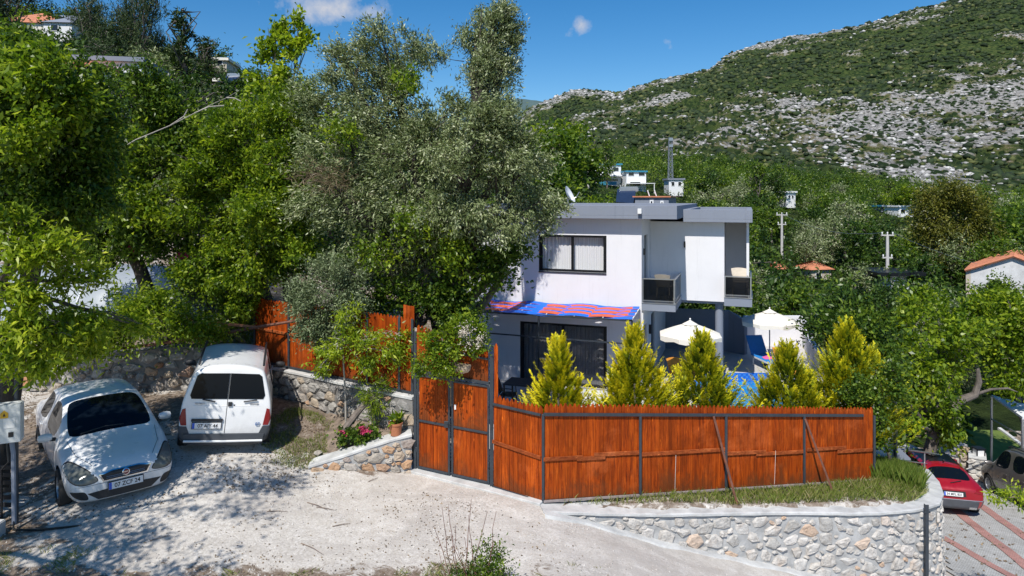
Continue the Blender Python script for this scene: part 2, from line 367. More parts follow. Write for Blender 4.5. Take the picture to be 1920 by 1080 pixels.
# ------------------------------------------------------------------ terrain heights
def rbf(pts):
    P = np.array([(a, b) for a, b, c in pts], float); Z = np.array([c for a, b, c in pts], float); n = len(P)
    d = np.linalg.norm(P[:, None] - P[None], axis=2)
    A = np.zeros((n + 3, n + 3)); A[:n, :n] = d + np.eye(n) * .02; A[:n, n] = 1; A[:n, n + 1:] = P; A[n, :n] = 1; A[n + 1:, :n] = P.T
    wv = np.linalg.solve(A, np.r_[Z, 0, 0, 0])
    def f(x, y):
        x = np.asarray(x, float); y = np.asarray(y, float)
        r = wv[n] + wv[n + 1] * x + wv[n + 2] * y
        for i in range(n): r = r + wv[i] * np.hypot(x - P[i, 0], y - P[i, 1])
        return r
    return f
front_h = rbf([(-2.0, 14.2, 0), (-.4, 13.4, 0), (.58, 12.7, -.02), (.6, 12.0, -.06), (-5.6, 13.6, .6), (-8, 12.4, .28), (-6.8, 13.9, .74), (-4.9, 13.9, .50), (-4.5, 15.5, .75),
    (-7, 16.5, .95), (-11, 15, .7), (-10.5, 12, .15), (-8, 10, .05), (-4, 10, 0), (-1, 10, -.05), (-3, 12.5, .03), (-4.2, 13.6, .18), (-2.2, 14.05, .0), (-14, 16.8, 1.0),
    (-3, 7, 0), (-8, 7, .1), (-14, 10, .2), (1, 10, -.15), (2.9, 12.3, -.82), (2.5, 10.5, -.55), (4.5, 12.3, -1.25), (6.1, 12.7, -1.72), (4.5, 10, -1.0), (3, 8, -.5), (7.7, 13.2, -2.2), (9.4, 14.2, -2.75),
    (7, 10.5, -1.9), (10, 12, -2.6), (12, 14.5, -3.25), (11.5, 17, -3.55), (14, 17, -3.65), (13.9, 21, -4.15), (12.5, 21, -4.1), (14.5, 24, -4.5), (17, 22, -4.4), (17, 24, -4.7), (20, 20, -4.3), (19, 28, -5.1), (24, 30, -5.2),
    (16, 30, -5.3), (20, 12, -3.2), (14, 9, -2.5)])
back_h = rbf([(-16, 17.3, 1.8), (-6, 17.5, 1.45), (-3.2, 15.9, 1.25), (-12, 18, 1.9), (-7, 19, 1.75), (-4, 17.7, 1.3), (-1.95, 14.42, .0), (-1.2, 14.05, .0), (-.5, 13.7, .0), (-1.5, 15.5, .0), (0, 14, -.05), (.6, 13, -.03), (3, 13.4, -.22), (5, 13.9, -.4),
    (7.2, 14.3, -.52), (8.8, 15.2, -.68), (9.4, 16.6, -1.1), (10.3, 18.5, -2), (11, 21, -3), (12.4, 25, -3.6), (0, 17, -.9), (0, 18.5, -1.2), (4, 18, -1.3), (6, 17.5, -1.4), (8, 18, -1.4), (8, 22, -1.4), (0, 22, -1.2), (4, 24, -1.3), (-12, 25, 3.8), (-5, 25, 1.5), (-5, 30, 3), (5, 28, -.9), (9, 28, -1.4), (14, 29, -4), (-22, 28, 6), (-25, 18, 3)])
UP = [(-40, 17.25), (-6.1, 17.35), (-2.15, 14.75), (-2.0, 14.32), (-.4, 13.48), (.58, 12.82), (.75, 12.62), (2.95, 13.05), (5.1, 13.5), (7.2, 13.85), (8.3, 14.2), (9.1, 14.9), (9.6, 16), (10.4, 17.6), (11, 19.5), (12.6, 22), (14, 26), (15, 31), (15, 60), (-40, 60)]
def in_poly(x, y, poly):
    ins = np.zeros(np.shape(x), bool); n = len(poly)
    for i in range(n):
        (x0, y0), (x1, y1) = poly[i], poly[(i + 1) % n]
        c = ((y0 > y) != (y1 > y)) & (x < (x1 - x0) * (y - y0) / ((y1 - y0) or 1e-9) + x0); ins ^= c
    return ins
PXT = np.array([-700, -300, 0, 200, 400, 600, 850, 1100, 1400, 1650, 1920, 2300, 2700.])
DT = np.array([28, 45, 70, 110, 160, 300, 500, 900, 1300, 2500.])
FT = np.array([
    [7.5, 6.5, 5.0, 4.5, 3.8, 2.8, .6, -.6, -1.5, -4.6, -5.2, -5.4, -5.5],
    [14, 12, 10, 9.0, 7.0, 5, 2.0, .5, -1.5, -4.3, -2.7, -3, -3],
    [24, 22, 19, 16.5, 13.5, 9, 5, 3.0, -.5, -1.8, -1.2, -1, -1],
    [38, 36, 31, 28, 22.5, 15, 9, 6.5, 2, .5, 0, 2, 3],
    [55, 50, 42, 36, 26, 18, 12, 12, 9, 7, 6, 12, 16],
    [60, 54, 45, 36, 20, 16, 14, 24, 30, 33, 38, 60, 80],
    [60, 50, 40, 30, 18, 14, 16, 52, 75, 92, 108, 150, 190],
    [60, 50, 40, 30, 15, 12, 30, 143, 200, 240, 292, 350, 390],
    [50, 40, 30, 20, 10, 5, 20, 120, 190, 230, 280, 340, 380],
    [20, 10, 10, 5, 0, 0, 0, 30, 60, 80, 100, 120, 130]], float)
SKY = np.array([(960, 232), (985, 214), (1015, 196), (1045, 183), (1075, 170), (1110, 171), (1160, 178), (1200, 164), (1250, 150), (1330, 132), (1370, 103), (1420, 86), (1480, 72), (1540, 66), (1600, 55), (1660, 38), (1720, 18), (1760, 10), (1800, -5), (1900, -38), (2100, -70), (2700, -90)], float)
def far_h(px, D):
    # smooth (bilinear in px, log D)
    u = np.interp(px, PXT, np.arange(len(PXT))); v = np.interp(np.log(D), np.log(DT), np.arange(len(DT)))
    i = np.clip(u.astype(int), 0, len(PXT) - 2); j = np.clip(v.astype(int), 0, len(DT) - 2); fu = u - i; fv = v - j
    z = FT[j, i] * (1 - fu) * (1 - fv) + FT[j, i + 1] * fu * (1 - fv) + FT[j + 1, i] * (1 - fu) * fv + FT[j + 1, i + 1] * fu * fv
    # pin the skyline of the mountain at D = 900 to its profile
    zs = CAMH - (np.interp(px, SKY[:, 0], SKY[:, 1]) - HOR) * 900 / FPX
    zt = FT[7, i] * (1 - fu) + FT[7, i + 1] * fu
    wgt = smooth(500, 900, D) * smooth(950, 990, px)
    return z + (zs - zt) * wgt
def ground_h(x, y):
    x = np.asarray(x, float); y = np.asarray(y, float)
    up = in_poly(x, y, UP); z = np.where(up, back_h(x, y), front_h(x, y))
    z = z + .035 * (fbm(x * 1.1, y * 1.1, 4) - .5) * 2 * np.where(up, 1, 1) + .012 * (fbm(x * 6, y * 6, 3) - .5)
    f = far_h(960 + x / np.maximum(y, 1) * FPX, np.maximum(y, 20)); t = smooth(23.5, 29.5, y)
    return z * (1 - t) + f * t
def gz(x, y): return float(ground_h(np.array([x]), np.array([y]))[0])
# ------------------------------------------------------------------ ground sheet near the camera
def grid_mesh(name, X, Y, Z, mat, mask=None):
    ny, nx = X.shape; V = np.stack([X, Y, Z], -1).reshape(-1, 3)
    a = np.arange(ny * nx).reshape(ny, nx); F = np.stack([a[:-1, :-1], a[:-1, 1:], a[1:, 1:], a[1:, :-1]], -1).reshape(-1, 4)
    if mask is not None: F = F[np.asarray(mask).ravel()]
    me = np_mesh(name, V, F, mat, smooth_=True); return me
def ground_mat():
    m, nt, p = new_mat('pale_gravel_ground'); g = geoco(nt)
    vo = nt.nodes.new('ShaderNodeTexVoronoi'); vo.inputs['Scale'].default_value = 26; lk(nt, g, vo.inputs['Vector'])
    vo2 = nt.nodes.new('ShaderNodeTexVoronoi'); vo2.inputs['Scale'].default_value = 60; lk(nt, g, vo2.inputs['Vector'])
    n1 = noise(nt, .55, 7, .65, g, .4); n2 = noise(nt, 4, 6, .7, g); n3 = noise(nt, 30, 4, .7, g)
    peb = ramp(nt, vo.outputs['Color'], [(.1, (.40, .37, .34)), (.5, (.56, .53, .49)), (.9, (.68, .65, .62))])
    dust = ramp(nt, n2, [(.25, (.45, .40, .345)), (.42, (.58, .54, .49)), (.7, (.70, .67, .63))])
    gr = mixc(nt, ramp(nt, n1, [(.45, (0, 0, 0)), (.62, (.8, .8, .8))]), dust, peb)
    gr = mixc(nt, 1, gr, ramp(nt, n3, [(.3, (.72, .70, .68)), (.6, (1, 1, 1))]), 'MULTIPLY')
    gr = mixc(nt, ramp(nt, noise(nt, .8, 7, .7, g, 1.2), [(.46, (0, 0, 0)), (.66, (.7, .7, .7))]), gr, (.40, .365, .33))
    mpt = nt.nodes.new('ShaderNodeMapping'); mpt.inputs['Scale'].default_value = (.18, 1.7, 1); mpt.inputs['Rotation'].default_value = (0, 0, .12); lk(nt, g, mpt.inputs[0]); gr = mixc(nt, ramp(nt, noise(nt, 1.2, 5, .6, mpt.outputs[0], .3), [(.50, (0, 0, 0)), (.62, (.5, .5, .5))]), gr, (.42, .385, .35))
    gr = mixc(nt, ramp(nt, noise(nt, 2.2, 8, .8, g, .8), [(.55, (0, 0, 0)), (.70, (.6, .6, .6))]), gr, (.34, .30, .26))
    # soil: masks stored on the mesh
    so = nt.nodes.new('ShaderNodeAttribute'); so.attribute_name = 'soil'
    sm_ = nt.nodes.new('ShaderNodeMath'); sm_.operation = 'ADD'; lk(nt, so.outputs['Fac'], sm_.inputs[0])
    nn = nt.nodes.new('ShaderNodeMath'); nn.operation = 'MULTIPLY_ADD'; lk(nt, noise(nt, 2.6, 8, .72, g, .6), nn.inputs[0]); nn.inputs[1].default_value = 2.6; nn.inputs[2].default_value = -1.42
    lk(nt, nn.outputs[0], sm_.inputs[1])
    soil = ramp(nt, noise(nt, 11, 6, .75, g), [(.3, (.10, .075, .055)), (.5, (.20, .155, .12)), (.72, (.36, .31, .26))])
    col = mixc(nt, ramp(nt, sm_.outputs[0], [(.42, (0, 0, 0)), (.62, (1, 1, 1))]), gr, soil)
    lk(nt, col, p.inputs['Base Color']); p.inputs['Roughness'].default_value = .95; p.inputs['Specular IOR Level'].default_value = .2
    hh = mixc(nt, .5, ramp(nt, vo.outputs['Distance'], [(0, (1, 1, 1)), (.6, (0, 0, 0))]), ramp(nt, vo2.outputs['Distance'], [(0, (1, 1, 1)), (.6, (0, 0, 0))]))
    lk(nt, bump(nt, mixc(nt, .5, hh, n2), .6, .02), p.inputs['Normal'])
    return m
M['ground'] = ground_mat()
xs = np.concatenate([np.arange(-34, -14, .8), np.arange(-14, 15, .11), np.arange(15, 34, .8)]); ys = np.concatenate([np.arange(-6, 7, 1.0), np.arange(7, 19.5, .11), np.arange(19.5, 31, .5)])
X, Y = np.meshgrid(xs, ys); Z = ground_h(X, Y)
me = grid_mesh('ground', X, Y, Z, M['ground'])
def soil_mask(x, y):
    up = in_poly(x, y, UP)
    s = np.where(up, .75, .0)
    def blob(cx, cy, rx, ry, a=0):
        dx = x - cx; dy = y - cy; c, s_ = math.cos(a), math.sin(a); u = (dx * c + dy * s_) / rx; v = (-dx * s_ + dy * c) / ry
        return np.clip(1.4 - np.sqrt(u * u + v * v), 0, 1)
    for b in [(-4.4, 14.9, 2.2, 1.2, .1), (-6.6, 15.8, 4.5, 1.5, -.1), (-9.5, 14.6, 2.5, 3.2), (-9.3, 11, 2.0, 1.3), (-3.6, 9.9, 2.2, .75), (-1.0, 9.9, 2.4, .85), (-7.2, 9.9, 2.6, .6), (-3.4, 14.2, 1.3, .5), (2.0, 9.8, 1.0, .8)]:
        s = np.maximum(s, blob(*b))
    road = smooth(10.2, 11, x) * (~up); s = s * (1 - road)
    s = np.where((y > 24) & ~up, .8, s)
    return s
a = me.attributes.new('soil', 'FLOAT', 'POINT'); a.data.foreach_set('value', soil_mask(X, Y).ravel().astype(np.float32))
o = bpy.data.objects.new('ground', me); link(o); prop(o, kind='structure')
# ------------------------------------------------------------------ far hillside and mountain (polar grid, real relief)
def hill_mat():
    m, nt, p = new_mat('rocky_scrub_hillside'); g = geoco(nt)
    rk = nt.nodes.new('ShaderNodeAttribute'); rk.attribute_name = 'rock'
    n1 = noise(nt, .35, 8, .75, g, .3); n2 = noise(nt, .07, 8, .7, g)
    rock = ramp(nt, n1, [(.28, (.08, .075, .07)), (.42, (.26, .25, .235)), (.54, (.41, .395, .375)), (.70, (.56, .54, .52))])
    earth = ramp(nt, n2, [(.35, (.25, .19, .12)), (.5, (.15, .15, .07)), (.7, (.30, .24, .17))])
    green = ramp(nt, noise(nt, .12, 8, .75, g), [(.3, (.022, .040, .014)), (.5, (.056, .084, .024)), (.66, (.10, .12, .035)), (.85, (.19, .175, .07))])
    add = nt.nodes.new('ShaderNodeMath'); add.operation = 'MULTIPLY_ADD'; mpl = nt.nodes.new('ShaderNodeMapping'); mpl.inputs['Scale'].default_value = (.5, .8, 1.9); mpl.inputs['Rotation'].default_value = (0, .25, 0); lk(nt, g, mpl.inputs[0]); lk(nt, noise(nt, .11, 11, .82, mpl.outputs[0], .5), add.inputs[0]); add.inputs[1].default_value = 1.7; add.inputs[2].default_value = -.85
    s = nt.nodes.new('ShaderNodeMath'); s.operation = 'ADD'; lk(nt, rk.outputs['Fac'], s.inputs[0]); lk(nt, add.outputs[0], s.inputs[1])
    col = mixc(nt, ramp(nt, s.outputs[0], [(.40, (0, 0, 0)), (.46, (1, 1, 1))]), green, earth)
    col = mixc(nt, ramp(nt, s.outputs[0], [(.50, (0, 0, 0)), (.56, (1, 1, 1))]), col, rock)
    vo = nt.nodes.new('ShaderNodeTexVoronoi'); vo.inputs['Scale'].default_value = .38; mpv = nt.nodes.new('ShaderNodeMapping'); mpv.inputs['Scale'].default_value = (1, .8, 1.2); lk(nt, g, mpv.inputs[0]); lk(nt, mpv.outputs[0], vo.inputs[0])
    vsub = nt.nodes.new('ShaderNodeMath'); vsub.operation = 'SUBTRACT'; lk(nt, noise(nt, .09, 5, .7, g), vsub.inputs[0]); lk(nt, vo.outputs['Distance'], vsub.inputs[1])
    col = mixc(nt, ramp(nt, vsub.outputs[0], [(.0, (0, 0, 0)), (.12, (1, 1, 1))]), col, (.022, .042, .014))
    lk(nt, col, p.inputs['Base Color']); p.inputs['Roughness'].default_value = .95; p.inputs['Specular IOR Level'].default_value = .1
    lk(nt, bump(nt, n1, 1.0, 2.5), p.inputs['Normal'])
    return m
M['hill'] = hill_mat()
pxs = np.concatenate([np.linspace(-700, 900, 90)[:-1], np.linspace(900, 2050, 500)[:-1], np.linspace(2050, 2700, 40)])
Ds = np.concatenate([np.linspace(28.5, 60, 40)[:-1], np.linspace(60, 130, 50)[:-1], np.exp(np.linspace(math.log(130), math.log(960), 250))[:-1], np.linspace(960, 2500, 12)])
PX, DD = np.meshgrid(pxs, Ds); X = (PX - 960) / FPX * DD; Y = DD; Z = far_h(PX, DD)
def rock_field(x, y, px, D):
    r = fbm(x / 26, y / 34, 6, .68)
    band = fbm(x / 130 + 5, (y + x * .4) / 34, 5, .62)
    low = smooth(1150, 1750, px) * (1 - smooth(260, 420, D + (px - 1500) * -.15)) * smooth(120, 160, D)     # stony lower slope on the right
    ridge = smooth(640, 860, D) * (1 - smooth(880, 900, D)) * .2 * (1 - smooth(1450, 1750, px))
    return .56 * r + .38 * band + .15 * low + ridge + .012
rf = rock_field(X, Y, PX, DD)
amp = smooth(120, 260, DD)
cl = smooth(.50, .62, rf)
rough_ = (fbm(X / 9, Y / 9, 5, .6) - .5)
relief = amp * (9 * (fbm(X / 70, Y / 70, 5, .55) - .5) + cl * 5.5 * (.4 + fbm(X / 14 + 4, Y / 10, 4, .6)) + (1.2 + 5 * cl) * rough_ * .9 + (2.2 * cl + .5) * (fbm(X / 3.5, Y / 3.5, 3, .6) - .5))
relief *= 1 - .55 * smooth(600, 900, DD) * (DD < 905) 
Z = Z + relief + (DD < 140) * 0
me = grid_mesh('hillside', X, Y, Z, M['hill'])
a = me.attributes.new('rock', 'FLOAT', 'POINT'); rfm = np.where(DD < 135, .0, .5 + (rf - .610) * 3.6); a.data.foreach_set('value', rfm.ravel().astype(np.float32))
o = bpy.data.objects.new('mountain', me); link(o); prop(o, kind='structure')
HZ = Z
def hill_z(px, D):
    u = np.interp(px, pxs, np.arange(len(pxs))); v = np.interp(D, Ds, np.arange(len(Ds)))
    i = np.clip(u.astype(int), 0, len(pxs) - 2); j = np.clip(v.astype(int), 0, len(Ds) - 2); fu = u - i; fv = v - j
    return HZ[j, i] * (1 - fu) * (1 - fv) + HZ[j, i + 1] * fu * (1 - fv) + HZ[j + 1, i] * (1 - fu) * fv + HZ[j + 1, i + 1] * fu * fv
# far blue-green ridge behind
t = np.linspace(-2200, 3400, 160); rows = np.linspace(0, 1, 14); TX, RR = np.meshgrid(t, rows)
top = 520 + 150 * np.exp(-((TX - 60) / 420) ** 2) + 60 * (fbm(TX / 300, TX * 0 + 3, 5) - .5) - 200 * smooth(300, 1500, TX) - 260 * smooth(-300, -1500, TX)
me = grid_mesh('far_ridge', TX, 3600 + RR * 900, RR ** .8 * (top) * 1.0 - 40 + 25 * fbm(TX / 120, RR * 9, 4) * RR, simple('far_forest_slope', (.06, .10, .10), .95, var=.3, scale=.01))
o = bpy.data.objects.new('far_ridge', me); link(o); prop(o, kind='structure')

# ------------------------------------------------------------------ stones and rubble walls
def stone_proto(k, mat, seed):
    r = random.Random(seed); n = r.choice((5, 6, 7, 8)); P = []
    ang = [2 * math.pi * (i + r.uniform(-.36, .36)) / n for i in range(n)]; rad = [r.uniform(.74, 1.2) for _ in range(n)]
    for lvl, (s, h) in enumerate(((1.0, -.35), (.98, .35), (.80, .9), (.42, 1.0))):
        for a_, q in zip(ang, rad): P.append((q * s * math.cos(a_) + r.uniform(-.04, .04), -h + r.uniform(-.28, .28) * (lvl > 1), q * s * math.sin(a_) + r.uniform(-.05, .05)))
    P.append((r.uniform(-.1, .1), -1.12, r.uniform(-.1, .1))); F = []
    for l in range(3):
        for i in range(n): F.append((l * n + i, l * n + (i + 1) % n, (l + 1) * n + (i + 1) % n, (l + 1) * n + i))
    for i in range(n): F.append((3 * n + i, 3 * n + (i + 1) % n, 4 * n))
    me = bpy.data.meshes.new('stone'); me.from_pydata(P, [], F)
    bm = bmesh.new(); bm.from_mesh(me); bmesh.ops.recalc_face_normals(bm, faces=bm.faces); bm.to_mesh(me); bm.free()
    me.materials.append(mat)
    me.polygons.foreach_set('use_smooth', [False] * len(me.polygons)); return me
def path_len(path):
    s = [0]
    for a_, b_ in zip(path, path[1:]): s.append(s[-1] + math.hypot(b_[0] - a_[0], b_[1] - a_[1]))
    return s
def rubble_wall(name, label, path, ztop, zbot, thick, mat_st, mat_m, parent_extra=None, rmin=.06, rmax=.2, gap=.02, squash=.75, maxn=290, seed=1, s_range=None, proud=.05, cap=None, batter=0.0, cat='stone wall', prefer=None):
    """path: front top edge, left to right as seen; the wall's body lies behind it. ztop, zbot: functions of x,y"""
    root = empty(name, (path[0][0], path[0][1], zbot(*path[0])), label, cat)
    off = Vector(root.location); S = path_len(path); L = S[-1]
    def pt(s):
        for i in range(len(path) - 1):
            if s <= S[i + 1] or i == len(path) - 2:
                q = (s - S[i]) / (S[i + 1] - S[i]); d = Vector((path[i + 1][0] - path[i][0], path[i + 1][1] - path[i][1], 0)).normalized()
                return path[i][0] + q * (path[i + 1][0] - path[i][0]), path[i][1] + q * (path[i + 1][1] - path[i][1]), Vector((d.y, -d.x, 0))
    ns = max(2, int(L / .22)); P = []; nh = 7
    rr = random.Random(seed)
    cols = []
    for i in range(ns + 1):
        x, y, n = pt(L * i / ns); zt = ztop(x, y); zb = zbot(x, y) - .25; ring = []
        for j in range(nh + 1):
            z = zb + (zt - zb) * j / nh; o_ = batter * (zt - z) + rr.uniform(-.012, .012)
            ring.append((x + n.x * o_, y + n.y * o_, z))
        ring.append((x - n.x * thick, y - n.y * thick, zt)); ring.append((x - n.x * thick, y - n.y * thick, zb)); cols.append(ring)
    m_ = len(cols[0]); V = [Vector(p) - off for r_ in cols for p in r_]; F = []
    for i in range(ns):
        for j in range(m_): F.append((i * m_ + j, (i + 1) * m_ + j, (i + 1) * m_ + (j + 1) % m_, i * m_ + (j + 1) % m_))
    F += [tuple(range(m_)), tuple(ns * m_ + j for j in range(m_))[::-1]]
    MB().add(V, F).build('core', mat_m, root)
    if cap:
        cw, ch, oh = cap; V = []; F = []
        for i in range(ns + 1):
            x, y, n = pt(L * i / ns); zt = ztop(x, y) + .003; j1 = rr.uniform(-.01, .01)
            for (o_, h_) in ((oh + j1, 0), (oh + j1, ch * .8), (oh - .03 + j1, ch + rr.uniform(-.008, .008)), (-cw * .5, ch + rr.uniform(-.012, .012)), (-cw, ch + rr.uniform(-.01, .01)), (-cw, 0)):
                V.append(Vector((x + n.x * o_, y + n.y * o_, zt + h_)) - off)
        for i in range(ns):
            for j in range(6): F.append((i * 6 + j, (i + 1) * 6 + j, (i + 1) * 6 + (j + 1) % 6, i * 6 + (j + 1) % 6))
        F += [tuple(range(6)), tuple(ns * 6 + j for j in range(6))[::-1]]
        MB().add(V, F).build('coping', M['concrete'], root)
    protos = [stone_proto(k, mat_st, seed * 50 + k) for k in range(12)]
    placed = []; count = 0; s0, s1 = s_range or (0, L)
    sizes = sorted([rmin + (rmax - rmin) * rr.random() ** 1.6 for _ in range(9000)], reverse=True)
    cell = {}
    for k, r_ in enumerate(sizes):
        if count >= maxn: break
        s = rr.uniform(s0 + r_ * .5, s1 - r_ * .5); x, y, n = pt(s); zt = ztop(x, y) - .015; zb = zbot(x, y) - .03
        a_ = r_ * rr.uniform(.95, 1.25); b_ = r_ * squash * rr.uniform(.85, 1.15)
        if zt - zb < 2 * b_ : b_ = (zt - zb) * .5 * .95
        if b_ < rmin * .45: continue
        z = rr.uniform(zb + b_ * .7, max(zb + b_ * .71, zt - b_))
        ok = True
        ci, cj = int(s / .5), int(z / .5 + 40)
        for ii in (-1, 0, 1):
            for jj in (-1, 0, 1):
                for (s2, z2, a2, b2) in cell.get((ci + ii, cj + jj), ()):
                    if ((s - s2) / (a_ + a2 + gap)) ** 2 + ((z - z2) / (b_ + b2 + gap)) ** 2 < .86: ok = False; break
                if not ok: break
            if not ok: break
        if not ok: continue
        cell.setdefault((ci, cj), []).append((s, z, a_, b_)); count += 1
        o = bpy.data.objects.new('stone', protos[rr.randrange(12)]); link(o, root)
        o_ = batter * (zt - z)
        o.location = Vector((x + n.x * o_, y + n.y * o_, z)) - off
        ang = math.atan2(-n.x, n.y) + math.pi
        o.rotation_mode = 'QUATERNION'
        from mathutils import Quaternion
        o.rotation_quaternion = Quaternion((0, 0, 1), ang) @ Quaternion((0, 1, 0), rr.uniform(-.4, .4) + rr.choice((0, math.pi)))
        o.scale = (a_, proud * rr.uniform(.7, 1.3), b_)
    return root, pt, L
M['stone_pale'].node_tree
RW = [(.56, 12.43), (1.7, 12.66), (2.92, 12.9), (5.1, 13.34), (7.25, 13.66), (8.3, 13.95), (8.95, 14.35), (9.36, 14.9), (9.72, 15.6), (10.25, 16.9)]
rw_top_s = path_len(RW); rw_z = [0.02, -.12, -.25, -.42, -.58, -.64, -.69, -.73, -.78, -1.0]
def rw_top(x, y):
    d = [(x - a_) ** 2 + (y - b_) ** 2 for a_, b_ in RW]; i = int(np.argmin(d)); best = None
    for k in (i - 1, i):
        if 0 <= k < len(RW) - 1:
            ax, ay = RW[k]; bx, by = RW[k + 1]; q = ((x - ax) * (bx - ax) + (y - ay) * (by - ay)) / ((bx - ax) ** 2 + (by - ay) ** 2); qc = min(1, max(0, q))
            e = (ax + qc * (bx - ax) - x) ** 2 + (ay + qc * (by - ay) - y) ** 2
            if best is None or e < best[0]: best = (e, rw_z[k] + qc * (rw_z[k + 1] - rw_z[k]))
    return best[1] - .07
def fgz(x, y): return float(front_h(x, y))
rubble_wall('retaining_wall', 'curved pale rubble retaining wall with concrete coping below the orange fence', RW, rw_top, fgz, .42, M['stone_pale'], M['mortar'], rmin=.045, rmax=.175, gap=.0, maxn=299, seed=4, proud=.04, cap=(.46, .05, .05), batter=.03)
# footing strip along the wall
V = []; F = []; foot = RW[:8]; S = path_len(foot); n_ = 60
for i in range(n_ + 1):
    s = S[-1] * i / n_; k = max(j for j in range(len(foot) - 1) if S[j] <= s + 1e-6); q = (s - S[k]) / (S[k + 1] - S[k])
    x = foot[k][0] + q * (foot[k + 1][0] - foot[k][0]); y = foot[k][1] + q * (foot[k + 1][1] - foot[k][1])
    d = Vector((foot[k + 1][0] - foot[k][0], foot[k + 1][1] - foot[k][1], 0)).normalized(); n = Vector((d.y, -d.x, 0)); hgt = max(0, rw_top(x, y) - fgz(x, y)) * .03
    for (o_, h_) in ((hgt - .05, .05), (hgt + .02, .05), (hgt + .16 + .03 * math.sin(i), .03), (hgt + .2 + .03 * math.sin(i), -.06)):
        V.append((x + n.x * o_, y + n.y * o_, fgz(x, y) + h_))
for i in range(n_):
    for j in range(3): F.append((i * 4 + j, (i + 1) * 4 + j, (i + 1) * 4 + j + 1, i * 4 + j + 1))
o = MB().add(V, F).build('wall_footing', M['concrete'], sm=True); prop(o, kind='structure')
# steel angle on the wall
tt = empty('metal_post', (8.42, 13.86, -2.4), 'grey steel angle post fixed upright to the curved stone retaining wall', 'post')
MB().box(-.032, .032, -.02, 0, -.3, 1.86).box(-.032, -.02, 0, .05, -.3, 1.86).build('post_bar', M['steel'], tt)
MB().box(-.06, .06, -.03, -.021, 1.7, 1.74).build('bracket', M['steel'], tt)

# low wedge wall left of the gate, wall under back fence, wall behind cars
LW = [(-4.1, 13.75), (-3.3, 13.9), (-2.6, 14.05), (-2.08, 14.17)]
def lw_top(x, y): return float(np.interp(x, [-4.1, -3.4, -2.6, -2.08], [.24, .42, .64, .74]))
rubble_wall('low_stone_wall', 'low sloping rubble wall with warm brown stones left of the gate', LW, lw_top, lambda x, y: fgz(x, y) - .02, .3, M['stone_warm'], M['mortar'], rmin=.045, rmax=.15, gap=-.01, maxn=130, seed=7, proud=.05, cap=(.34, .05, .02))
MW = [(-6.15, 17.1), (-5.0, 16.35), (-4.0, 15.65), (-3.0, 15.0), (-2.1, 14.42)]
rubble_wall('garden_wall', 'grey rubble wall carrying the tall orange fence beside the white van', MW, lambda x, y: 1.42, lambda x, y: max(fgz(x, y), float(np.interp(x, [-6.1, -3.2, -2.7], [.8, .72, .62]))), .4, M['stone_dark'], M['mortar_dark'], rmin=.07, rmax=.17, gap=-.005, maxn=170, seed=11, proud=.05, cap=(.45, .06, .03))
EW = [(-2.095, 14.42), (-2.06, 14.27)]
CW = [(-15.5, 17.1), (-12, 17.0), (-9, 17.05), (-6.2, 17.12)]
rubble_wall('parking_wall', 'shaded rubble wall along the garden behind the two parked white vehicles', CW, lambda x, y: 1.9 + .06 * math.sin(x * 2.1), fgz, .4, M['stone_dark'], M['mortar_dark'], rmin=.08, rmax=.2, gap=-.01, maxn=200, seed=13, proud=.07)
# soil behind the wedge wall
xs2 = np.linspace(-4.4, -2.14, 40); V = []; F = []
for i, x in enumerate(xs2):
    y0 = float(np.interp(x, [-4.4, -4.1, -2.08], [13.95, 13.9, 14.3])); y1 = float(np.interp(x, [-6.15, -5.0, -4.0, -3.0, -2.1], [17.1, 16.35, 15.65, 15.0, 14.42])) - .02
    for j in range(12):
        q = j / 11; y = y0 + (y1 - y0) * q; zt = lw_top(x, 0) - .03 if x > -4.1 else .1
        z = zt * (1 - q) + q * .72 + .03 * math.sin(x * 9 + j) * (0 < j < 11); z = z if x > -4.25 else min(z, gz(x, y) - .03)
        V.append((x, y, max(z, gz(x, y) - .05)))
for i in range(39):
    for j in range(11): F.append((i * 12 + j, (i + 1) * 12 + j, (i + 1) * 12 + j + 1, i * 12 + j + 1))
soilm = simple('garden_soil', (.20, .155, .12), .95, var=.5, scale=7, bmp=.8)
o = MB().add(V, F).build('garden_bed', soilm, sm=True); prop(o, kind='structure')

# ------------------------------------------------------------------ fences and gate
def board_mesh(w, h, top, t=.022, seed=0):
    """board with its base at 0, centred in x, facing -y. top: 'peak' or 'flat'"""
    r = random.Random(seed); j = r.uniform(-.004, .004)
    poly = [(-w / 2, 0), (w / 2, 0), (w / 2, h - (.07 if top == 'peak' else 0)), (w * .12 + j, h), (-w * .12 + j, h), (-w / 2, h - (.07 if top == 'peak' else 0))] if top == 'peak' else [(-w / 2, 0), (w / 2, 0), (w / 2, h), (-w / 2, h)]
    n = len(poly); e = .003
    mb = MB(); P = [(x, t, z) for x, z in poly] + [(x, e, z) for x, z in poly] + [(x * .94, 0, z if z == 0 else z - e) for x, z in poly]
    F = [tuple(range(n)), tuple(range(2 * n, 3 * n))[::-1]] + [(l * n + i, l * n + (i + 1) % n, (l + 1) * n + (i + 1) % n, (l + 1) * n + i) for l in (0, 1) for i in range(n)]
    mb.add(P, F); me = bpy.data.meshes.new('board'); me.from_pydata(mb.v, [], mb.f)
    bm = bmesh.new(); bm.from_mesh(me); bmesh.ops.recalc_face_normals(bm, faces=bm.faces); bm.to_mesh(me); bm.free(); me.materials.append(M['fence_wood']); return me
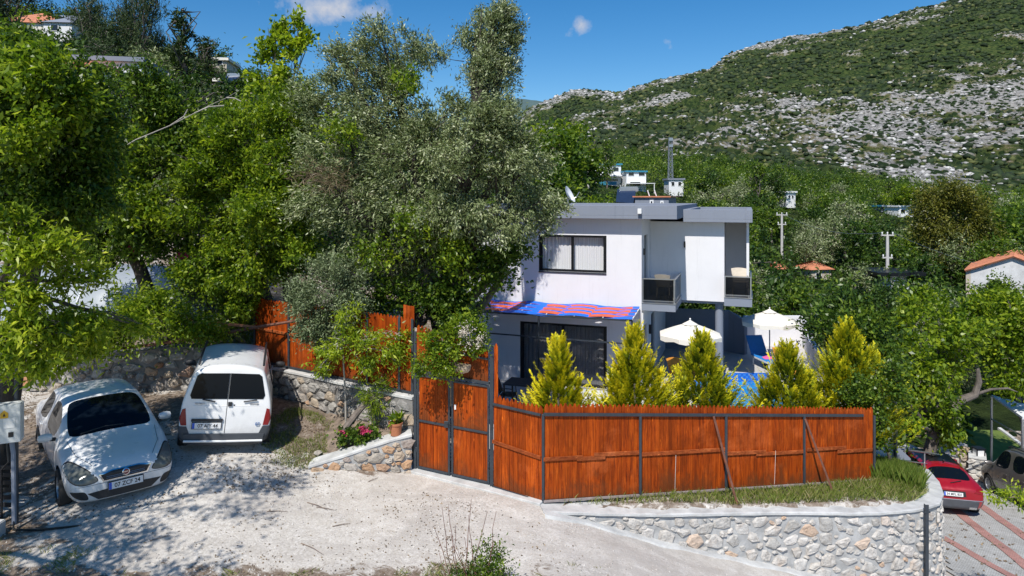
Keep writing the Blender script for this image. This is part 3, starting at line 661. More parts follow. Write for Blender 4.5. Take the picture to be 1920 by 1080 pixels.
def boards(root, a, b, z0a, z0b, h_a, h_b, top, w=.095, seed=0, yoff=0, name='board', skip=None):
    a = Vector((*a, 0)); b = Vector((*b, 0)); d = b - a; L = d.length; d.normalize(); n = max(1, round(L / w)); w = L / n; ang = math.atan2(d.y, d.x); nrm = Vector((d.y, -d.x, 0)); rr = random.Random(seed)
    protos = [board_mesh(w - .004, 1.0, 'flat', seed=k) for k in range(3)] if top == 'flat' else None
    pk = {}
    for i in range(n):
        q = (i + .5) / n; p = a + d * (L * q) - nrm * yoff; z0 = z0a + (z0b - z0a) * q; h = h_a + (h_b - h_a) * q + rr.uniform(-.012, .012)
        if top == 'peak':
            key = round(h, 2); me = pk.setdefault((key, i % 2), None) or board_mesh(w - .004, key, 'peak', seed=i); pk[(key, i % 2)] = me; sc = 1
        else: me = protos[i % 3]; sc = h
        o = bpy.data.objects.new(name, me); link(o, root)
        o.location = Vector((p.x, p.y, z0)) - root.location + nrm * rr.uniform(0, .005); o.rotation_euler = (0, rr.uniform(-.003, .003), ang); o.scale = (1, 1, sc)
def bar(root, name, a, b, w, h, mat, **kw):
    o = MB().beam(Vector(a) - root.location, Vector(b) - root.location, w, h).build(name, mat, root, bevel=.004, **kw); return o
# front fence
FA = Vector((.58, 12.73)); FB = Vector((8.12, 15.35)); zA, zB = .02, -.66; hA, hB = 1.66, 1.46
fd = (FB - FA).normalized(); fn = Vector((fd.y, -fd.x))
fence = empty('wooden_fence', (FA.x, FA.y, zA), 'long low orange board fence with pointed tops above the curved stone wall', 'fence')
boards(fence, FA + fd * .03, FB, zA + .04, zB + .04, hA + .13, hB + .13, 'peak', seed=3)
def fp(q, off=0, dz=0): p = FA + (FB - FA) * q + fn * off; return Vector((p.x, p.y, zA + (zB - zA) * q + dz))
qs = [0.0, .255, .505, .755, 1.0]
for i, q in enumerate(qs):
    off = .028 if i else .0
    bar(fence, 'post', fp(q, off, -.12), fp(q, off, hA + (hB - hA) * q + (.0 if i else -.02)), .05, .05, M['steel'])
bar(fence, 'top_rail', fp(0, .03, hA - .02), fp(.96, .03, hB + .01), .045, .055, M['steel'])
bar(fence, 'bottom_rail', fp(0, .03, .02), fp(1, .03, .02), .04, .04, simple('dusty_steel', (.26, .22, .21), .7, var=.3))
segs = [(.0, .1, .80), (.085, .16, .79), (.13, .255, .86), (.255, .505, .84), (.50, .63, .80), (.60, .76, .77), (.765, .90, .84), (.87, .995, .77)]
for (q0, q1, h) in segs:
    k = hA + (hB - hA) * q0
    bar(fence, 'mid_rail', fp(q0, .022, h * k / hA), fp(q1, .022, h * k / hA + (.03 if q1 - q0 > .2 else .01)), .028, .075, M['rail_wood'])
for q in (.355, .66): bar(fence, 'cord', fp(q, .005, .05), fp(q, .042, .78), .007, .007, M['canvas'])
for k, (q, qb, lab) in enumerate([(.475, .49, 'left of the two thin brown timbers leaning against the orange fence'), (.765, .795, 'right of the two thin brown timbers leaning against the orange fence')]):
    top = fp(q - .01, .06, hA - .12 - .1 * k); foot_ = fp(qb, .55, 0); foot_.z = rw_top(foot_.x, foot_.y) + .06
    o = MB().beam(foot_, top, .036, .034).build('leaning_timber', M['prop_wood'], None, bevel=.004); prop(o, lab, 'timber', 'timbers propped against the fence')
# side fence by the gate
GA = Vector((-2.02, 14.25)); GB = Vector((-.40, 13.39)); gd = (GB - GA).normalized(); gn = Vector((gd.y, -gd.x))
side = empty('side_fence', (GB.x, GB.y, 0), 'short orange board fence panel between the gate and the fence corner', 'fence')
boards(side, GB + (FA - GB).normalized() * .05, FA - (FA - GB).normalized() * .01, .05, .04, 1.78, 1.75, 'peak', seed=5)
sdn = (FA - GB).normalized(); snn = Vector((sdn.y, -sdn.x))
def sp_(q, off, z): p = GB + (FA - GB) * q + snn * off; return Vector((p.x, p.y, z))
bar(side, 'top_rail', sp_(.03, .025, 1.66), sp_(.97, .025, 1.64), .045, .045, M['steel'])
bar(side, 'bottom_rail', sp_(.03, .025, .04), sp_(.97, .025, .02), .04, .04, M['steel'])
bar(side, 'mid_rail', sp_(.03, .022, .93), sp_(.97, .022, .84), .028, .07, M['rail_wood'])
# gate
gate = empty('garden_gate', (GA.x, GA.y, 0), 'double leaf orange board gate in a dark steel frame', 'gate')
gL = (GB - GA).length
def gp(s, off, z): p = GA + gd * s + gn * off; return Vector((p.x, p.y, z))
bar(gate, 'post', gp(0, 0, -.1), gp(0, 0, 2.9), .06, .06, M['steel']); bar(gate, 'post', gp(gL, 0, -.1), gp(gL, 0, 2.62), .07, .07, M['steel'])
for k, (s0, s1) in enumerate(((.05, .86), (.90, gL - .055))):
    leaf = empty('gate_leaf', (0, 0, 0)); leaf.parent = gate; leaf.location = gp(s0, 0, 0) - gate.location
    base = gate.location + leaf.location
    def lb(nm, a_, b_, w_, h_, mt): return MB().beam(Vector(a_) - base, Vector(b_) - base, w_, h_).build(nm, mt, leaf, bevel=.004)
    z0, z1 = .07, 2.02 - .02 * k
    lb('stile', gp(s0 + .02, .0, z0), gp(s0 + .02, .0, z1), .04, .04, M['steel']); lb('stile', gp(s1 - .02, 0, z0), gp(s1 - .02, 0, z1), .04, .04, M['steel'])
    for z in (z0 + .02, 1.06, z1 - .02): lb('rail', gp(s0 + .04, 0, z), gp(s1 - .04, 0, z), .04, .042, M['steel'])
    n = 8; wv_ = (s1 - s0 - .08) / n
    for i in range(n):
        for (za, zb) in ((z0 + .042, 1.038), (1.082, z1 - .042)):
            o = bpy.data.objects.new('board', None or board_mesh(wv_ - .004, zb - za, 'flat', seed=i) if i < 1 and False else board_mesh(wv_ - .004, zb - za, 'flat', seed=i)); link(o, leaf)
            o.location = gp(s0 + .04 + wv_ * (i + .5), -.012, za) - base; o.rotation_euler = (0, 0, math.atan2(gd.y, gd.x))
    if k == 0: lb('lock', gp(s1 - .06, .035, 1.03), gp(s1 - .06, .035, 1.16), .09, .03, M['steel']); lb('latch', gp(s1 - .02, .06, 1.1), gp(s1 + .06, .06, 1.1), .02, .02, M['black'])
    else: lb('notice', gp(s0 + .1, .02, 1.42), gp(s0 + .1, .02, 1.52), .035, .004, M['white_plastic'])
    for z in (.4, 1.6): lb('hinge', gp(s0 if k == 0 else s1, .03, z), gp(s0 if k == 0 else s1, .03, z + .1), .03, .03, M['steel'])
up_ = empty('gate_head_panel', (GA.x, GA.y, 2.05), 'orange pointed board panel above the double gate', 'fence panel')
boards(up_, GA + gd * .04, GB - gd * .08, 2.07, 2.07, .98, .62, 'peak', w=.085, seed=9)
bar(up_, 'rail', gp(.04, .02, 2.09), gp(gL - .04, .02, 2.05), .045, .05, M['steel']); bar(up_, 'rail', gp(gL * .62, .02, 2.56), gp(gL - .02, .02, 2.52), .04, .04, M['steel'])
o = empty('gate_side_board', (GB.x, GB.y, 0), 'tall narrow orange boards standing just right of the gate post', 'fence board')
boards(o, GB + Vector((.05, -.0)), GB + Vector((.13, -.02)), 1.0, 1.0, 1.82, 1.82, 'peak', w=.06, seed=2)
# concrete sill in front of gate
o = MB().prism([tuple(GA + gn * .16 - gd * .05), tuple(FA + gn * .14), tuple(FA - gn * .12), tuple(GA - gn * .15 - gd * .05)], -.12, .045).build('gate_sill', M['concrete'], bevel=.008); prop(o, kind='structure')
# tall back fence on the garden wall
BA = Vector((-6.6, 17.55)); BB = Vector((-2.12, 14.62))
bf = empty('back_fence', (BA.x, BA.y, 1.45), 'tall orange board fence standing on the grey garden wall under the olive', 'fence')
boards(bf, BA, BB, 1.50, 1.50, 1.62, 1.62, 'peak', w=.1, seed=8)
bdd = (BB - BA).normalized(); bnn = Vector((bdd.y, -bdd.x))
def bp(q, off, z): p = BA + (BB - BA) * q + bnn * off; return Vector((p.x, p.y, z))
for q in (0, .25, .5, .75, .93, 1): bar(bf, 'post', bp(q, .025, 1.44), bp(q, .025, 3.1), .05, .05, M['steel'])
bar(bf, 'bottom_rail', bp(0, .025, 1.52), bp(1, .025, 1.52), .045, .045, M['steel']); bar(bf, 'mid_rail', bp(0, .022, 2.35), bp(.9, .022, 2.3), .028, .07, M['rail_wood'])
o = empty('tall_fence_panel', (-2.3, 14.75, 1.5), 'tallest narrow orange fence panel next to the gate head', 'fence panel')
boards(o, (-2.36, 14.83), (-2.10, 14.64), 1.5, 1.5, 1.86, 1.86, 'flat', w=.1, seed=6); 
# ------------------------------------------------------------------ house
PZ = -.30                                                         # patio level
HRZ = math.radians(-19); HO = Vector((3.987, 21.0, PZ))
hU = Vector((math.cos(HRZ), math.sin(HRZ), 0)); hV = Vector((-math.sin(HRZ), math.cos(HRZ), 0))
house = empty('house', HO, 'modern white two storey villa with grey parapets, balconies and dark window frames', 'house', rz=HRZ)
def hbx(nm, x0, x1, y0, y1, z0, z1, mat, par=None, bev=0, **kw): return MB().box(x0, x1, y0, y1, z0 - PZ, z1 - PZ).build(nm, mat, par or house, bevel=bev, **kw)
def holed(nm, a0, a1, z0, z1, holes, c0, c1, mat, axis='x'):
    xs_ = sorted({a0, a1, *[h for q in holes for h in q[:2]]}); zs_ = sorted({z0, z1, *[h for q in holes for h in q[2:]]}); mb = MB()
    for xa, xb in zip(xs_, xs_[1:]):
        for za, zb in zip(zs_, zs_[1:]):
            cx, cz = (xa + xb) / 2, (za + zb) / 2
            if any(q[0] < cx < q[1] and q[2] < cz < q[3] for q in holes): continue
            if axis == 'x': mb.box(xa, xb, c0, c1, za - PZ, zb - PZ)
            else: mb.box(c0, c1, xa, xb, za - PZ, zb - PZ)
    return mb.build(nm, mat, house)
W1 = (-3.3, -1.09, 3.33, 4.5); D1 = (-3.94, -1.08, PZ, 1.66)
holed('front_wall', -6.2, 0, PZ, 5.04, [W1, D1], 0, .2, M['white_wall'])
holed('side_wall', .2, 7.9, PZ, 5.04, [(.55, 1.35, 2.5, 4.5), (.45, 1.25, PZ, 1.66), (2.2, 3.3, PZ, 1.75)], -.2, 0, M['white_wall'], 'y')
hbx('rear_wall', -6.2, 0, 7.9, 8.1, PZ, 5.04, M['white_wall']); hbx('side_wall', -6.2, -6.0, .2, 7.9, PZ, 5.04, M['white_wall'])
hbx('upper_floor', -6.0, -.2, .2, 7.9, 2.25, 2.45, M['concrete']); hbx('ground_floor', -6.0, -.2, .2, 7.9, PZ + .0, PZ + .04, M['tile_floor'])
def window(nm, x0, x1, z0, z1, y, n, curtain=True, pane='pane'):
    f = MB(); t_ = .07
    f.box(x0, x1, y - .03, y + .06, z0 - PZ, z0 + t_ - PZ).box(x0, x1, y - .03, y + .06, z1 - t_ - PZ, z1 - PZ).box(x0, x0 + t_, y - .03, y + .06, z0 + t_ - PZ, z1 - t_ - PZ).box(x1 - t_, x1, y - .03, y + .06, z0 + t_ - PZ, z1 - t_ - PZ)
    o = f.build(nm, M['black'], house); wd = (x1 - x0 - 2 * t_) / n
    for i in range(n):
        a_ = x0 + t_ + wd * i; m_ = MB(); s_ = .04; yy = y + .0 + .025 * (i % 2)
        m_.box(a_, a_ + s_, yy - .01, yy + .02, z0 + t_ - PZ, z1 - t_ - PZ).box(a_ + wd - s_, a_ + wd, yy - .01, yy + .02, z0 + t_ - PZ, z1 - t_ - PZ); m_.build('sash', M['black'], o)
        MB().box(a_ + s_, a_ + wd - s_, yy + .0, yy + .008, z0 + t_ - PZ, z1 - t_ - PZ).build('pane', M[pane], o)
    if curtain:
        P = []; F = []; N = int((x1 - x0) / .012)
        for i in range(N + 1):
            x = x0 + t_ + (x1 - x0 - 2 * t_) * i / N; yy = y + .19 + .012 * math.sin(i * .62 + 1.3 * math.sin(i * .13)); P += [(x, yy, z0 + .05 - PZ), (x, yy, z1 - t_ - PZ)]
        F = [(2 * i, 2 * i + 2, 2 * i + 3, 2 * i + 1) for i in range(N)]
        MB().add(P, F).build('curtain', M['curtain'], o, sm=True)
    return o
wn_ = window('window', *W1, .05, 2, pane='pane_clear'); window('sliding_door', *D1, .05, 2)
MB().box(W1[0], W1[1], -.03, -.005, W1[2] - .05 - PZ, W1[2] - .002 - PZ).build('sill', M['steel'], wn_)
for nm, (a_, b_, za, zb) in (('balcony_door', (.55, 1.35, 2.5, 4.5)), ('side_door', (.45, 1.25, PZ, 1.66)), ('terrace_door', (2.2, 3.3, PZ, 1.75))):
    o = MB().box(-.12, -.06, a_, b_, za - PZ, zb - PZ).build(nm, M['black'], house); MB().box(-.058, -.05, a_ + .08, b_ - .08, za + .1 - PZ, zb - .1 - PZ).build('pane', M['dark_pane'], o)
# roofs: slab plus parapet ring
def roof(x0, x1, y0, y1, z0, z1, left=True):
    mb = MB(); t_ = .18; mb.box(x0, x1, y0, y1, z0 - PZ, z0 + .1 - PZ)
    mb.box(x0, x1, y0, y0 + t_, z0 + .1 - PZ, z1 - PZ).box(x0, x1, y1 - t_, y1, z0 + .1 - PZ, z1 - PZ).box(x1 - t_, x1, y0 + t_, y1 - t_, z0 + .1 - PZ, z1 - PZ)
    if left: mb.box(x0, x0 + t_, y0 + t_, y1 - t_, z0 + .1 - PZ, z1 - PZ)
    return mb.build('roof', M['grey_wall'], house, bevel=.006)
roof(-6.4, 1.1, -.4, 8.3, 5.043, 5.45); roof(1.103, 3.23, 1.62, 7.6, 4.9, 5.31)
fl = MB().box(-.05, .07, -.52, -.42, 5.2 - PZ, 5.36 - PZ).build('floodlight', M['white_plastic'], house, bevel=.01)
MB().box(-.02, .04, -.42, -.403, 5.24 - PZ, 5.3 - PZ).build('bracket', M['steel'], fl)
# right wing
hbx('wing_wall', 0.003, 2.37, 2.0, 2.2, 2.31, 4.898, M['white_wall']); hbx('wing_side_wall', 2.17, 2.37, 2.2, 3.6, 2.31, 4.898, M['white_wall'])
hbx('wing_back_wall', 2.37, 3.05, 3.6, 3.8, 2.31, 4.898, M['white_wall']); hbx('wing_end_wall', 3.05, 3.13, 2.15, 7.4, 2.31, 4.898, M['white_wall'])
hbx('wing_floor', 0.003, 3.13, 2.2, 7.4, 2.2, 2.309, M['grey_wall']); hbx('wing_rear_wall', 0.003, 3.05, 7.2, 7.4, 2.31, 4.898, M['white_wall'])
o = hbx('wall_light', 1.10, 1.15, 1.93, 1.997, 4.05, 4.25, M['black'], bev=.006)
o = hbx('wall_light', .003, .06, .35, .42, 3.9, 4.1, M['black'], bev=.006); o = hbx('wall_light', .003, .07, 1.6, 1.68, 1.2, 1.5, M['black'], bev=.006)
MB().lathe([(.13, 0), (.13, 2.6)], (2.2, 2.35, 0), 24).build('column', M['grey_wall'], house, sm=True)
MB().tube([(.03, -.05, 0), (.03, -.05, 2.45)], .03, 8).build('downpipe', M['white_plastic'], house, sm=True)
# balconies
def balcony(x0, x1, y0, y1, zb, zt, zr, right_side):
    b = empty('balcony', (0, 0, 0)); b.parent = house
    mb = MB(); mb.box(x0, x1, y0, y1, zb - PZ, zt - PZ); mb.build('slab', M['grey_wall'], b, bevel=.005)
    MB().box(x0, x1 + .015, y0 - .015, y1, zt + .002 - PZ, zt + .025 - PZ).build('edge_trim', M['alu'], b)
    r = MB(); g = MB(); i_ = .035
    for (p, q) in ((Vector((x0 + .02, y0 + i_, 0)), Vector((x1 - i_, y0 + i_, 0))), (Vector((x1 - i_, y0 + i_, 0)), Vector((x1 - i_, y1 - .02, 0)))):
        dz = Vector((0, 0, zr - PZ)); r.beam(p + dz, q + dz, .045, .03)
        for k in (.01, .99):
            s_ = p.lerp(q, k); r.beam(s_ + Vector((0, 0, zt - PZ)), s_ + dz - Vector((0, 0, .015)), .03, .03)
        r.beam(p + Vector((0, 0, zt + .09 - PZ)), q + Vector((0, 0, zt + .09 - PZ)), .02, .02)
        d = (q - p).normalized(); n_ = Vector((d.y, -d.x, 0)) * .004
        A = [p + d * .03 - n_, q - d * .03 - n_, q - d * .03 + n_, p + d * .03 + n_]
        g.prism([(v.x, v.y) for v in A], zt + .11 - PZ, zr - .02 - PZ)
    r.build('railing', M['alu'], b); g.build('glass', M['rail_glass'], b)
balcony(.003, 1.02, 0.0, 1.995, 2.22, 2.44, 3.2, True); balcony(2.375, 3.22, 1.6, 3.595, 2.24, 2.5, 3.18, False)
# ------------------------------------------------------------------ generic furniture
def chair(loc, rz, mat, label, kind='chair', group=None):
    c = empty('chair', loc, label, kind, group, rz)
    MB().box(-.22, .22, -.21, .21, .42, .45).build('seat', mat, c, bevel=.012)
    P = []; F = []
    for j in range(5):
        for i in range(5):
            u = -1 + i / 2; P.append((u * (.21 + .01 * j), .19 + .035 * j + .03 * (1 - u * u), .46 + j * .1 - (.03 * u * u if j == 4 else 0)))
    for j in range(4):
        for i in range(4): F.append((j * 5 + i, j * 5 + i + 1, (j + 1) * 5 + i + 1, (j + 1) * 5 + i))
    n = len(P); P2 = P + [(x, y + .02, z) for x, y, z in P]; F2 = F + [tuple(n + i for i in reversed(f)) for f in F]
    edge = [0, 1, 2, 3, 4, 9, 14, 19, 24, 23, 22, 21, 20, 15, 10, 5]; F2 += [(edge[i], edge[(i + 1) % 16], n + edge[(i + 1) % 16], n + edge[i]) for i in range(16)]
    MB().add(P2, F2).build('backrest', mat, c, sm=True)
    for sx in (-1, 1):
        for sy in (-1, 1): MB().beam((sx * .19, sy * .18, .42), (sx * .21, sy * .22, 0), .035, .035).build('leg', mat, c)
        MB().tube([(sx * .23, -.18, .45), (sx * .23, -.16, .64), (sx * .23, .2, .66)], .015, 6).build('armrest', mat, c, sm=True)
    return c
def hw(x, y, z): v = HO + hU * x + hV * y; return Vector((v.x, v.y, z))
chair(hw(.62, .75, 2.45), HRZ + 3.0, M['beige'], 'beige plastic chair on the left balcony with glass rail')
chair(hw(2.85, 2.15, 2.53), HRZ + .1, M['beige'], 'beige plastic chair on the right hand balcony of the house')
def table(loc, w_, d_, h_, mat, label, rz=0, name='table'):
    t_ = empty(name, loc, label, 'table', None, rz)
    MB().box(-w_ / 2, w_ / 2, -d_ / 2, d_ / 2, h_ - .03, h_).build('tabletop', mat, t_, bevel=.01)
    for sx in (-1, 1):
        for sy in (-1, 1): MB().beam((sx * (w_ / 2 - .04), sy * (d_ / 2 - .04), 0), (sx * (w_ / 2 - .04), sy * (d_ / 2 - .04), h_ - .03), .04, .04).build('leg', mat, t_)
    return t_
pm = PZ
p_ = at(985, 726, 19.3); table((p_.x, p_.y, pm + .03), 1.1, .8, .75, M['plastic_black'], 'black garden table in front of the sliding door', HRZ)
p_ = at(953, 735, 19.2); chair((p_.x, p_.y, pm + .03), HRZ + 1.7, M['plastic_black'], 'black chair left of the black garden table')
p_ = at(1012, 735, 18.8); chair((p_.x, p_.y, pm + .03), HRZ - 1.2, M['plastic_black'], 'black chair right of the black table behind the first conifer')
# ------------------------------------------------------------------ patio, pool
px0, px1, py0, py1 = 5.6, 8.75, 16.9, 23.4
mb = MB()
def slab(poly): mb.prism(poly, PZ - 1.2, PZ)
slab([(.2, 14.6), (4.9, 16.0), (px0, 16.25), (px0, 28.5), (-4.5, 28.5), (-2.5, 19.8), (-1.4, 16)])
slab([(px0, 16.25), (8.4, 16.9), (9.6, 17.3), (9.6, 17.6), (px0, 16.9)]) if False else None
slab([(px1, 17.4), (9.5, 18.0), (10.6, 21.8), (11.8, 28.2), (px1, 28.5)]); slab([(px0, py1), (px1, py1), (px1, 28.5), (px0, 28.5)]); slab([(px0, 16.25), (8.3, 16.9), (px1, 17.0), (px1, 17.3), (px0, 17.0)])
o = mb.build('patio', M['tile_floor'], bevel=.01); prop(o, kind='structure')
def pooltile():
    m, nt, p = new_mat('blue_pool_mosaic'); g = geoco(nt); br = nt.nodes.new('ShaderNodeTexChecker'); br.inputs['Scale'].default_value = 12; lk(nt, g, br.inputs[0])
    br.inputs[1].default_value = (.02, .12, .50, 1); br.inputs[2].default_value = (.04, .20, .62, 1); lk(nt, br.outputs[0], p.inputs['Base Color']); p.inputs['Roughness'].default_value = .25; return m
M['pool_tile'] = pooltile()
def water():
    m, nt, p = new_mat('pool_water'); g = geoco(nt)
    n = noise(nt, 1.8, 5, .6, g, 1.0)
    lk(nt, ramp(nt, n, [(.35, (.01, .20, .55)), (.6, (.03, .36, .72))]), p.inputs['Base Color']); p.inputs['Roughness'].default_value = .04
    lk(nt, bump(nt, noise(nt, 5, 4, .6, g, 1), .5, .05), p.inputs['Normal']); return m
o = MB().box(px0 + .03, px1 - .03, 17.32, py1 - .03, PZ - .85, PZ - .32).build('pool_water', water()); prop(o, kind='structure')
mb = MB(); mb.box(px0, px0 + .03, 17.3, py1, PZ - .9, PZ - .01).box(px1 - .03, px1, 17.3, py1, PZ - .9, PZ - .01).box(px0 + .03, px1 - .03, py1 - .03, py1, PZ - .9, PZ - .01)
o = mb.build('pool_lining', M['pool_tile']); prop(o, kind='structure')
def gwall(nm, pts, z0, ztops, th, mat, label):
    r = empty(nm, (*pts[0], z0), label, 'garden wall'); V = []; F = []
    for i, (x, y) in enumerate(pts):
        a_ = pts[max(0, i - 1)]; b_ = pts[min(len(pts) - 1, i + 1)]; d = Vector((b_[0] - a_[0], b_[1] - a_[1], 0)).normalized(); n = Vector((-d.y, d.x, 0)) * th
        for q in ((x, y, z0), (x, y, ztops[i]), (x + n.x, y + n.y, ztops[i]), (x + n.x, y + n.y, z0)): V.append(Vector(q) - r.location)
    for i in range(len(pts) - 1):
        for j in range(4): F.append((i * 4 + j, (i + 1) * 4 + j, (i + 1) * 4 + (j + 1) % 4, i * 4 + (j + 1) % 4))
    F += [(0, 1, 2, 3), tuple((len(pts) - 1) * 4 + j for j in (3, 2, 1, 0))]
    MB().add(V, F).build('wall_panel', mat, r); return r
def xy(px, D): return ((px - 960) / FPX * D, D)
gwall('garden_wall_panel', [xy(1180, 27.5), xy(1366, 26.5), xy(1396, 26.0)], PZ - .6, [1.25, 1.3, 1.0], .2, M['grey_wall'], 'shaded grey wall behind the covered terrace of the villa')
gwall('garden_wall_panel', [xy(1397, 27.5), xy(1505, 27.8)], PZ - .8, [.90, .86], .2, M['white_wall'], 'white rendered wall behind the blue lounger by the pool')
gwall('garden_wall_panel', [xy(1506, 27.7), xy(1516, 24.6), xy(1540, 22.4)], PZ - 1.2, [.75, .55, .42], .18, M['white_wall'], 'low stepped white wall at the right end of the pool terrace')
# ------------------------------------------------------------------ umbrellas, loungers
def umbrella(loc, r, h, label, tilt=0, rz=0):
    u = empty('parasol', loc, label, 'parasol', 'cream parasols by the pool', rz)
    MB().tube([(0, 0, 0), (0, 0, h)], .022, 10).build('pole', M['alu'], u, sm=True)
    MB().lathe([(0.001, 0), (.22, 0), (.22, .05), (.04, .09), (.03, .2)], (0, 0, 0), 20).build('base', M['plastic_black'], u, sm=True)
    P = []; F = []; n = 8; sub = 4; rings = 6; drop = r * .36; N = n * sub
    for j in range(rings + 1):
        q = j / rings
        for i in range(N):
            a_ = 2 * math.pi * i / N; f = (i % sub) / sub; sag = 1 - .045 * math.sin(math.pi * f) * q; rad = r * q * (1 - .0 * f) * (1 if f == 0 else (math.cos(math.pi / n) / math.cos(math.pi / n - 2 * math.pi / n * f)))
            P.append((rad * math.cos(a_), rad * math.sin(a_), h - .05 - drop * (q ** 1.25) - .05 * math.sin(math.pi * f) * q * (1 - q) * 2 + .0 * sag))
    for j in range(rings):
        for i in range(N): F.append((j * N + i, j * N + (i + 1) % N, (j + 1) * N + (i + 1) % N, (j + 1) * N + i))
    b0 = len(P)
    for i in range(N):
        x, y, z = P[rings * N + i]; f = (i % sub) / sub; P.append((x * 1.0, y * 1.0, z - .13 - .03 * math.sin(math.pi * f * 2)))
    for i in range(N): F.append((rings * N + i, rings * N + (i + 1) % N, b0 + (i + 1) % N, b0 + i))
    MB().add(P, F).build('canopy', M['canvas'], u, sm=True)
    cap = MB().lathe([(.24 * r, h - .05 - drop * .12), (.05, h + .01), (.02, h + .03)], (0, 0, 0), 16).build('vent_cap', M['canvas'], u, sm=True)
    MB().lathe([(0.001, h + .1), (.03, h + .07), (.015, h + .02)], (0, 0, 0), 10).build('finial', M['white_plastic'], u, sm=True)
    for i in range(n):
        a_ = 2 * math.pi * i / n; MB().tube([(.02, 0, h - .12), (r * .97 * 1, 0, h - .1 - drop)], .008, 4).build('rib', M['alu'], u, xf=Matrix.Rotation(a_, 4, 'Z'))
    return u
p_ = at(1294, 700, 20.4); umbrella((p_.x, p_.y, PZ), .95, 1.98 + .32, 'cream parasol under the balcony, half in the shade of the house', rz=.2)
p_ = at(1443, 690, 24.3); umbrella((p_.x, p_.y, PZ), 1.0, 2.0, 'cream parasol in full sun beside the blue lounger', rz=.1)
def lounger(loc, rz, mat, label, towel=None):
    l = empty('sun_lounger', loc, label, 'sun lounger', None, rz)
    MB().beam((-.3, 0, .3), (-.3, -1.3, .3), .04, .05).beam((.3, 0, .3), (.3, -1.3, .3), .04, .05).build('frame', M['white_plastic'], l)
    MB().box(-.3, .3, -1.32, 0, .325, .345).build('seat_sling', mat, l, bevel=.004)
    MB().beam((0, .0, .34), (0, .42, .95), .62, .025, up=(0, -1, .7)).build('backrest', mat, l)
    for sx in (-1, 1):
        for y in (-1.2, -.1): MB().beam((sx * .3, y, .3), (sx * .3, y, 0), .04, .04).build('leg', M['white_plastic'], l)
    return l
p_ = at(1424, 676, 24.6); lounger((p_.x, p_.y, PZ), .15, M['blue_sling'], 'blue sun lounger beside the pool with a towel on it'); lp = p_
mb = MB(); mb.add([(-.2, -.75, .352), (.2, -.8, .352), (.22, -.5, .36), (.05, -.42, .40), (-.18, -.48, .358), (0, -.62, .41)], [(0, 1, 5), (1, 2, 5), (2, 3, 5), (3, 4, 5), (4, 0, 5), (4, 3, 2, 1, 0)])
o = mb.build('towel', simple('pink_towel', (.75, .12, .35), .9), None, xf=Matrix.Translation((p_.x, p_.y, PZ)) @ Matrix.Rotation(.15, 4, 'Z')); prop(o, 'crumpled pink towel on the blue lounger', 'towel')
p_ = at(1476, 700, 22.6); lounger((p_.x, p_.y, PZ), .1, M['orange_plastic'], 'orange sun lounger hidden behind the fourth conifer')
p_ = at(1452, 665, 25.0); table((p_.x, p_.y, PZ), .4, .4, .4, M['white_plastic'], 'small white side table right of the blue lounger', name='side_table')
for (px, py, D, col, lb_) in ((1272, 690, 21.6, M['orange_plastic'], 'orange chair on the shaded terrace left of the parasol'), (1316, 700, 20.9, M['terracotta'], 'rust coloured chair under the half shaded parasol')):
    p_ = at(px, py, D); chair((p_.x, p_.y, PZ), HRZ + .6, col, lb_)
# blue float
o = MB().lathe([(.001, .28), (.2, .27), (.34, .2), (.4, .1), (.36, .0), (.001, -.02)], (0, 0, 0), 24).build('pool_float', M['blue_sling'], sm=True); p_ = at(1252, 752, 17.6); o.location = (p_.x, p_.y, PZ + .03); prop(o, 'round blue inflatable float between the second and third conifer', 'float')
# game board with round holes
gb = empty('game_board', (*xy(1116, 18.2), PZ), 'white game cabinet with two rows of dark holes and a red base', 'game table', rz=HRZ)
MB().box(-.4, .4, 0, .3, .30, .78).build('board', M['white_plastic'], gb, bevel=.01); MB().box(-.4, .4, -.01, .31, .12, .295).build('base', M['red_plastic'], gb, bevel=.01)
for i in range(6):
    for j in range(2): MB().lathe([(.001, 0), (.035, 0), (.035, .008)], (-.32 + .128 * i, -.006, .42 + .2 * j), 14, 'y').build('hole', M['black'], gb)
# ------------------------------------------------------------------ pergola with woven strips
pg = empty('pergola', hw(-5.2, -1.5, PZ), 'steel pergola with woven blue and coral fabric strips against the villa', 'pergola', rz=HRZ)
pz1, pz0 = 2.27 - PZ, 2.16 - PZ; L_ = 5.15; Wd = 1.5
def pz(y): return pz0 + (pz1 - pz0) * (y / Wd)
for x in (0, 2.35, L_): MB().beam((x, 0, 0), (x, 0, pz0), .05, .05).build('post', M['steel'], pg)
for y in (0, Wd - .03): MB().beam((0, y, pz(y)), (L_, y, pz(y)), .05, .05).build('beam', M['steel'], pg)
MB().beam((0, 0, 1.82), (L_, 0, 1.78), .03, .04).build('crossbar', M['steel'], pg)
nb = 6
for i in range(nb + 1):
    x = L_ * i / nb; MB().beam((x, .03, pz(.03) + .03), (x, Wd - .06, pz(Wd) + .03), .03, .03).build('rafter', M['white_plastic'], pg)
ns_ = 13
for k in range(ns_):
    y = .08 + (Wd - .2) * k / (ns_ - 1); col = M['blue_print'] if k % 2 == 0 else M['coral_weave']; V = []; F = []; N = 96
    for i in range(N + 1):
        x = L_ * i / N; ph = math.pi * x / (L_ / nb); s_ = 1 if k % 2 == 0 else -1
        tw = .105 * (0.62 + .38 * abs(math.cos(ph / 1))); yy = y + .05 * s_ * math.sin(ph / 2 + 1.2) ; zz = pz(y) + .035 + .030 * s_ * math.cos(ph + (k // 2) * math.pi)
        V += [(x, yy - tw, zz - .022), (x, yy + tw, zz + .022)]
    for i in range(N): F.append((2 * i, 2 * i + 2, 2 * i + 3, 2 * i + 1))
    MB().add(V, F).build('woven_strip', col, pg, sm=True)
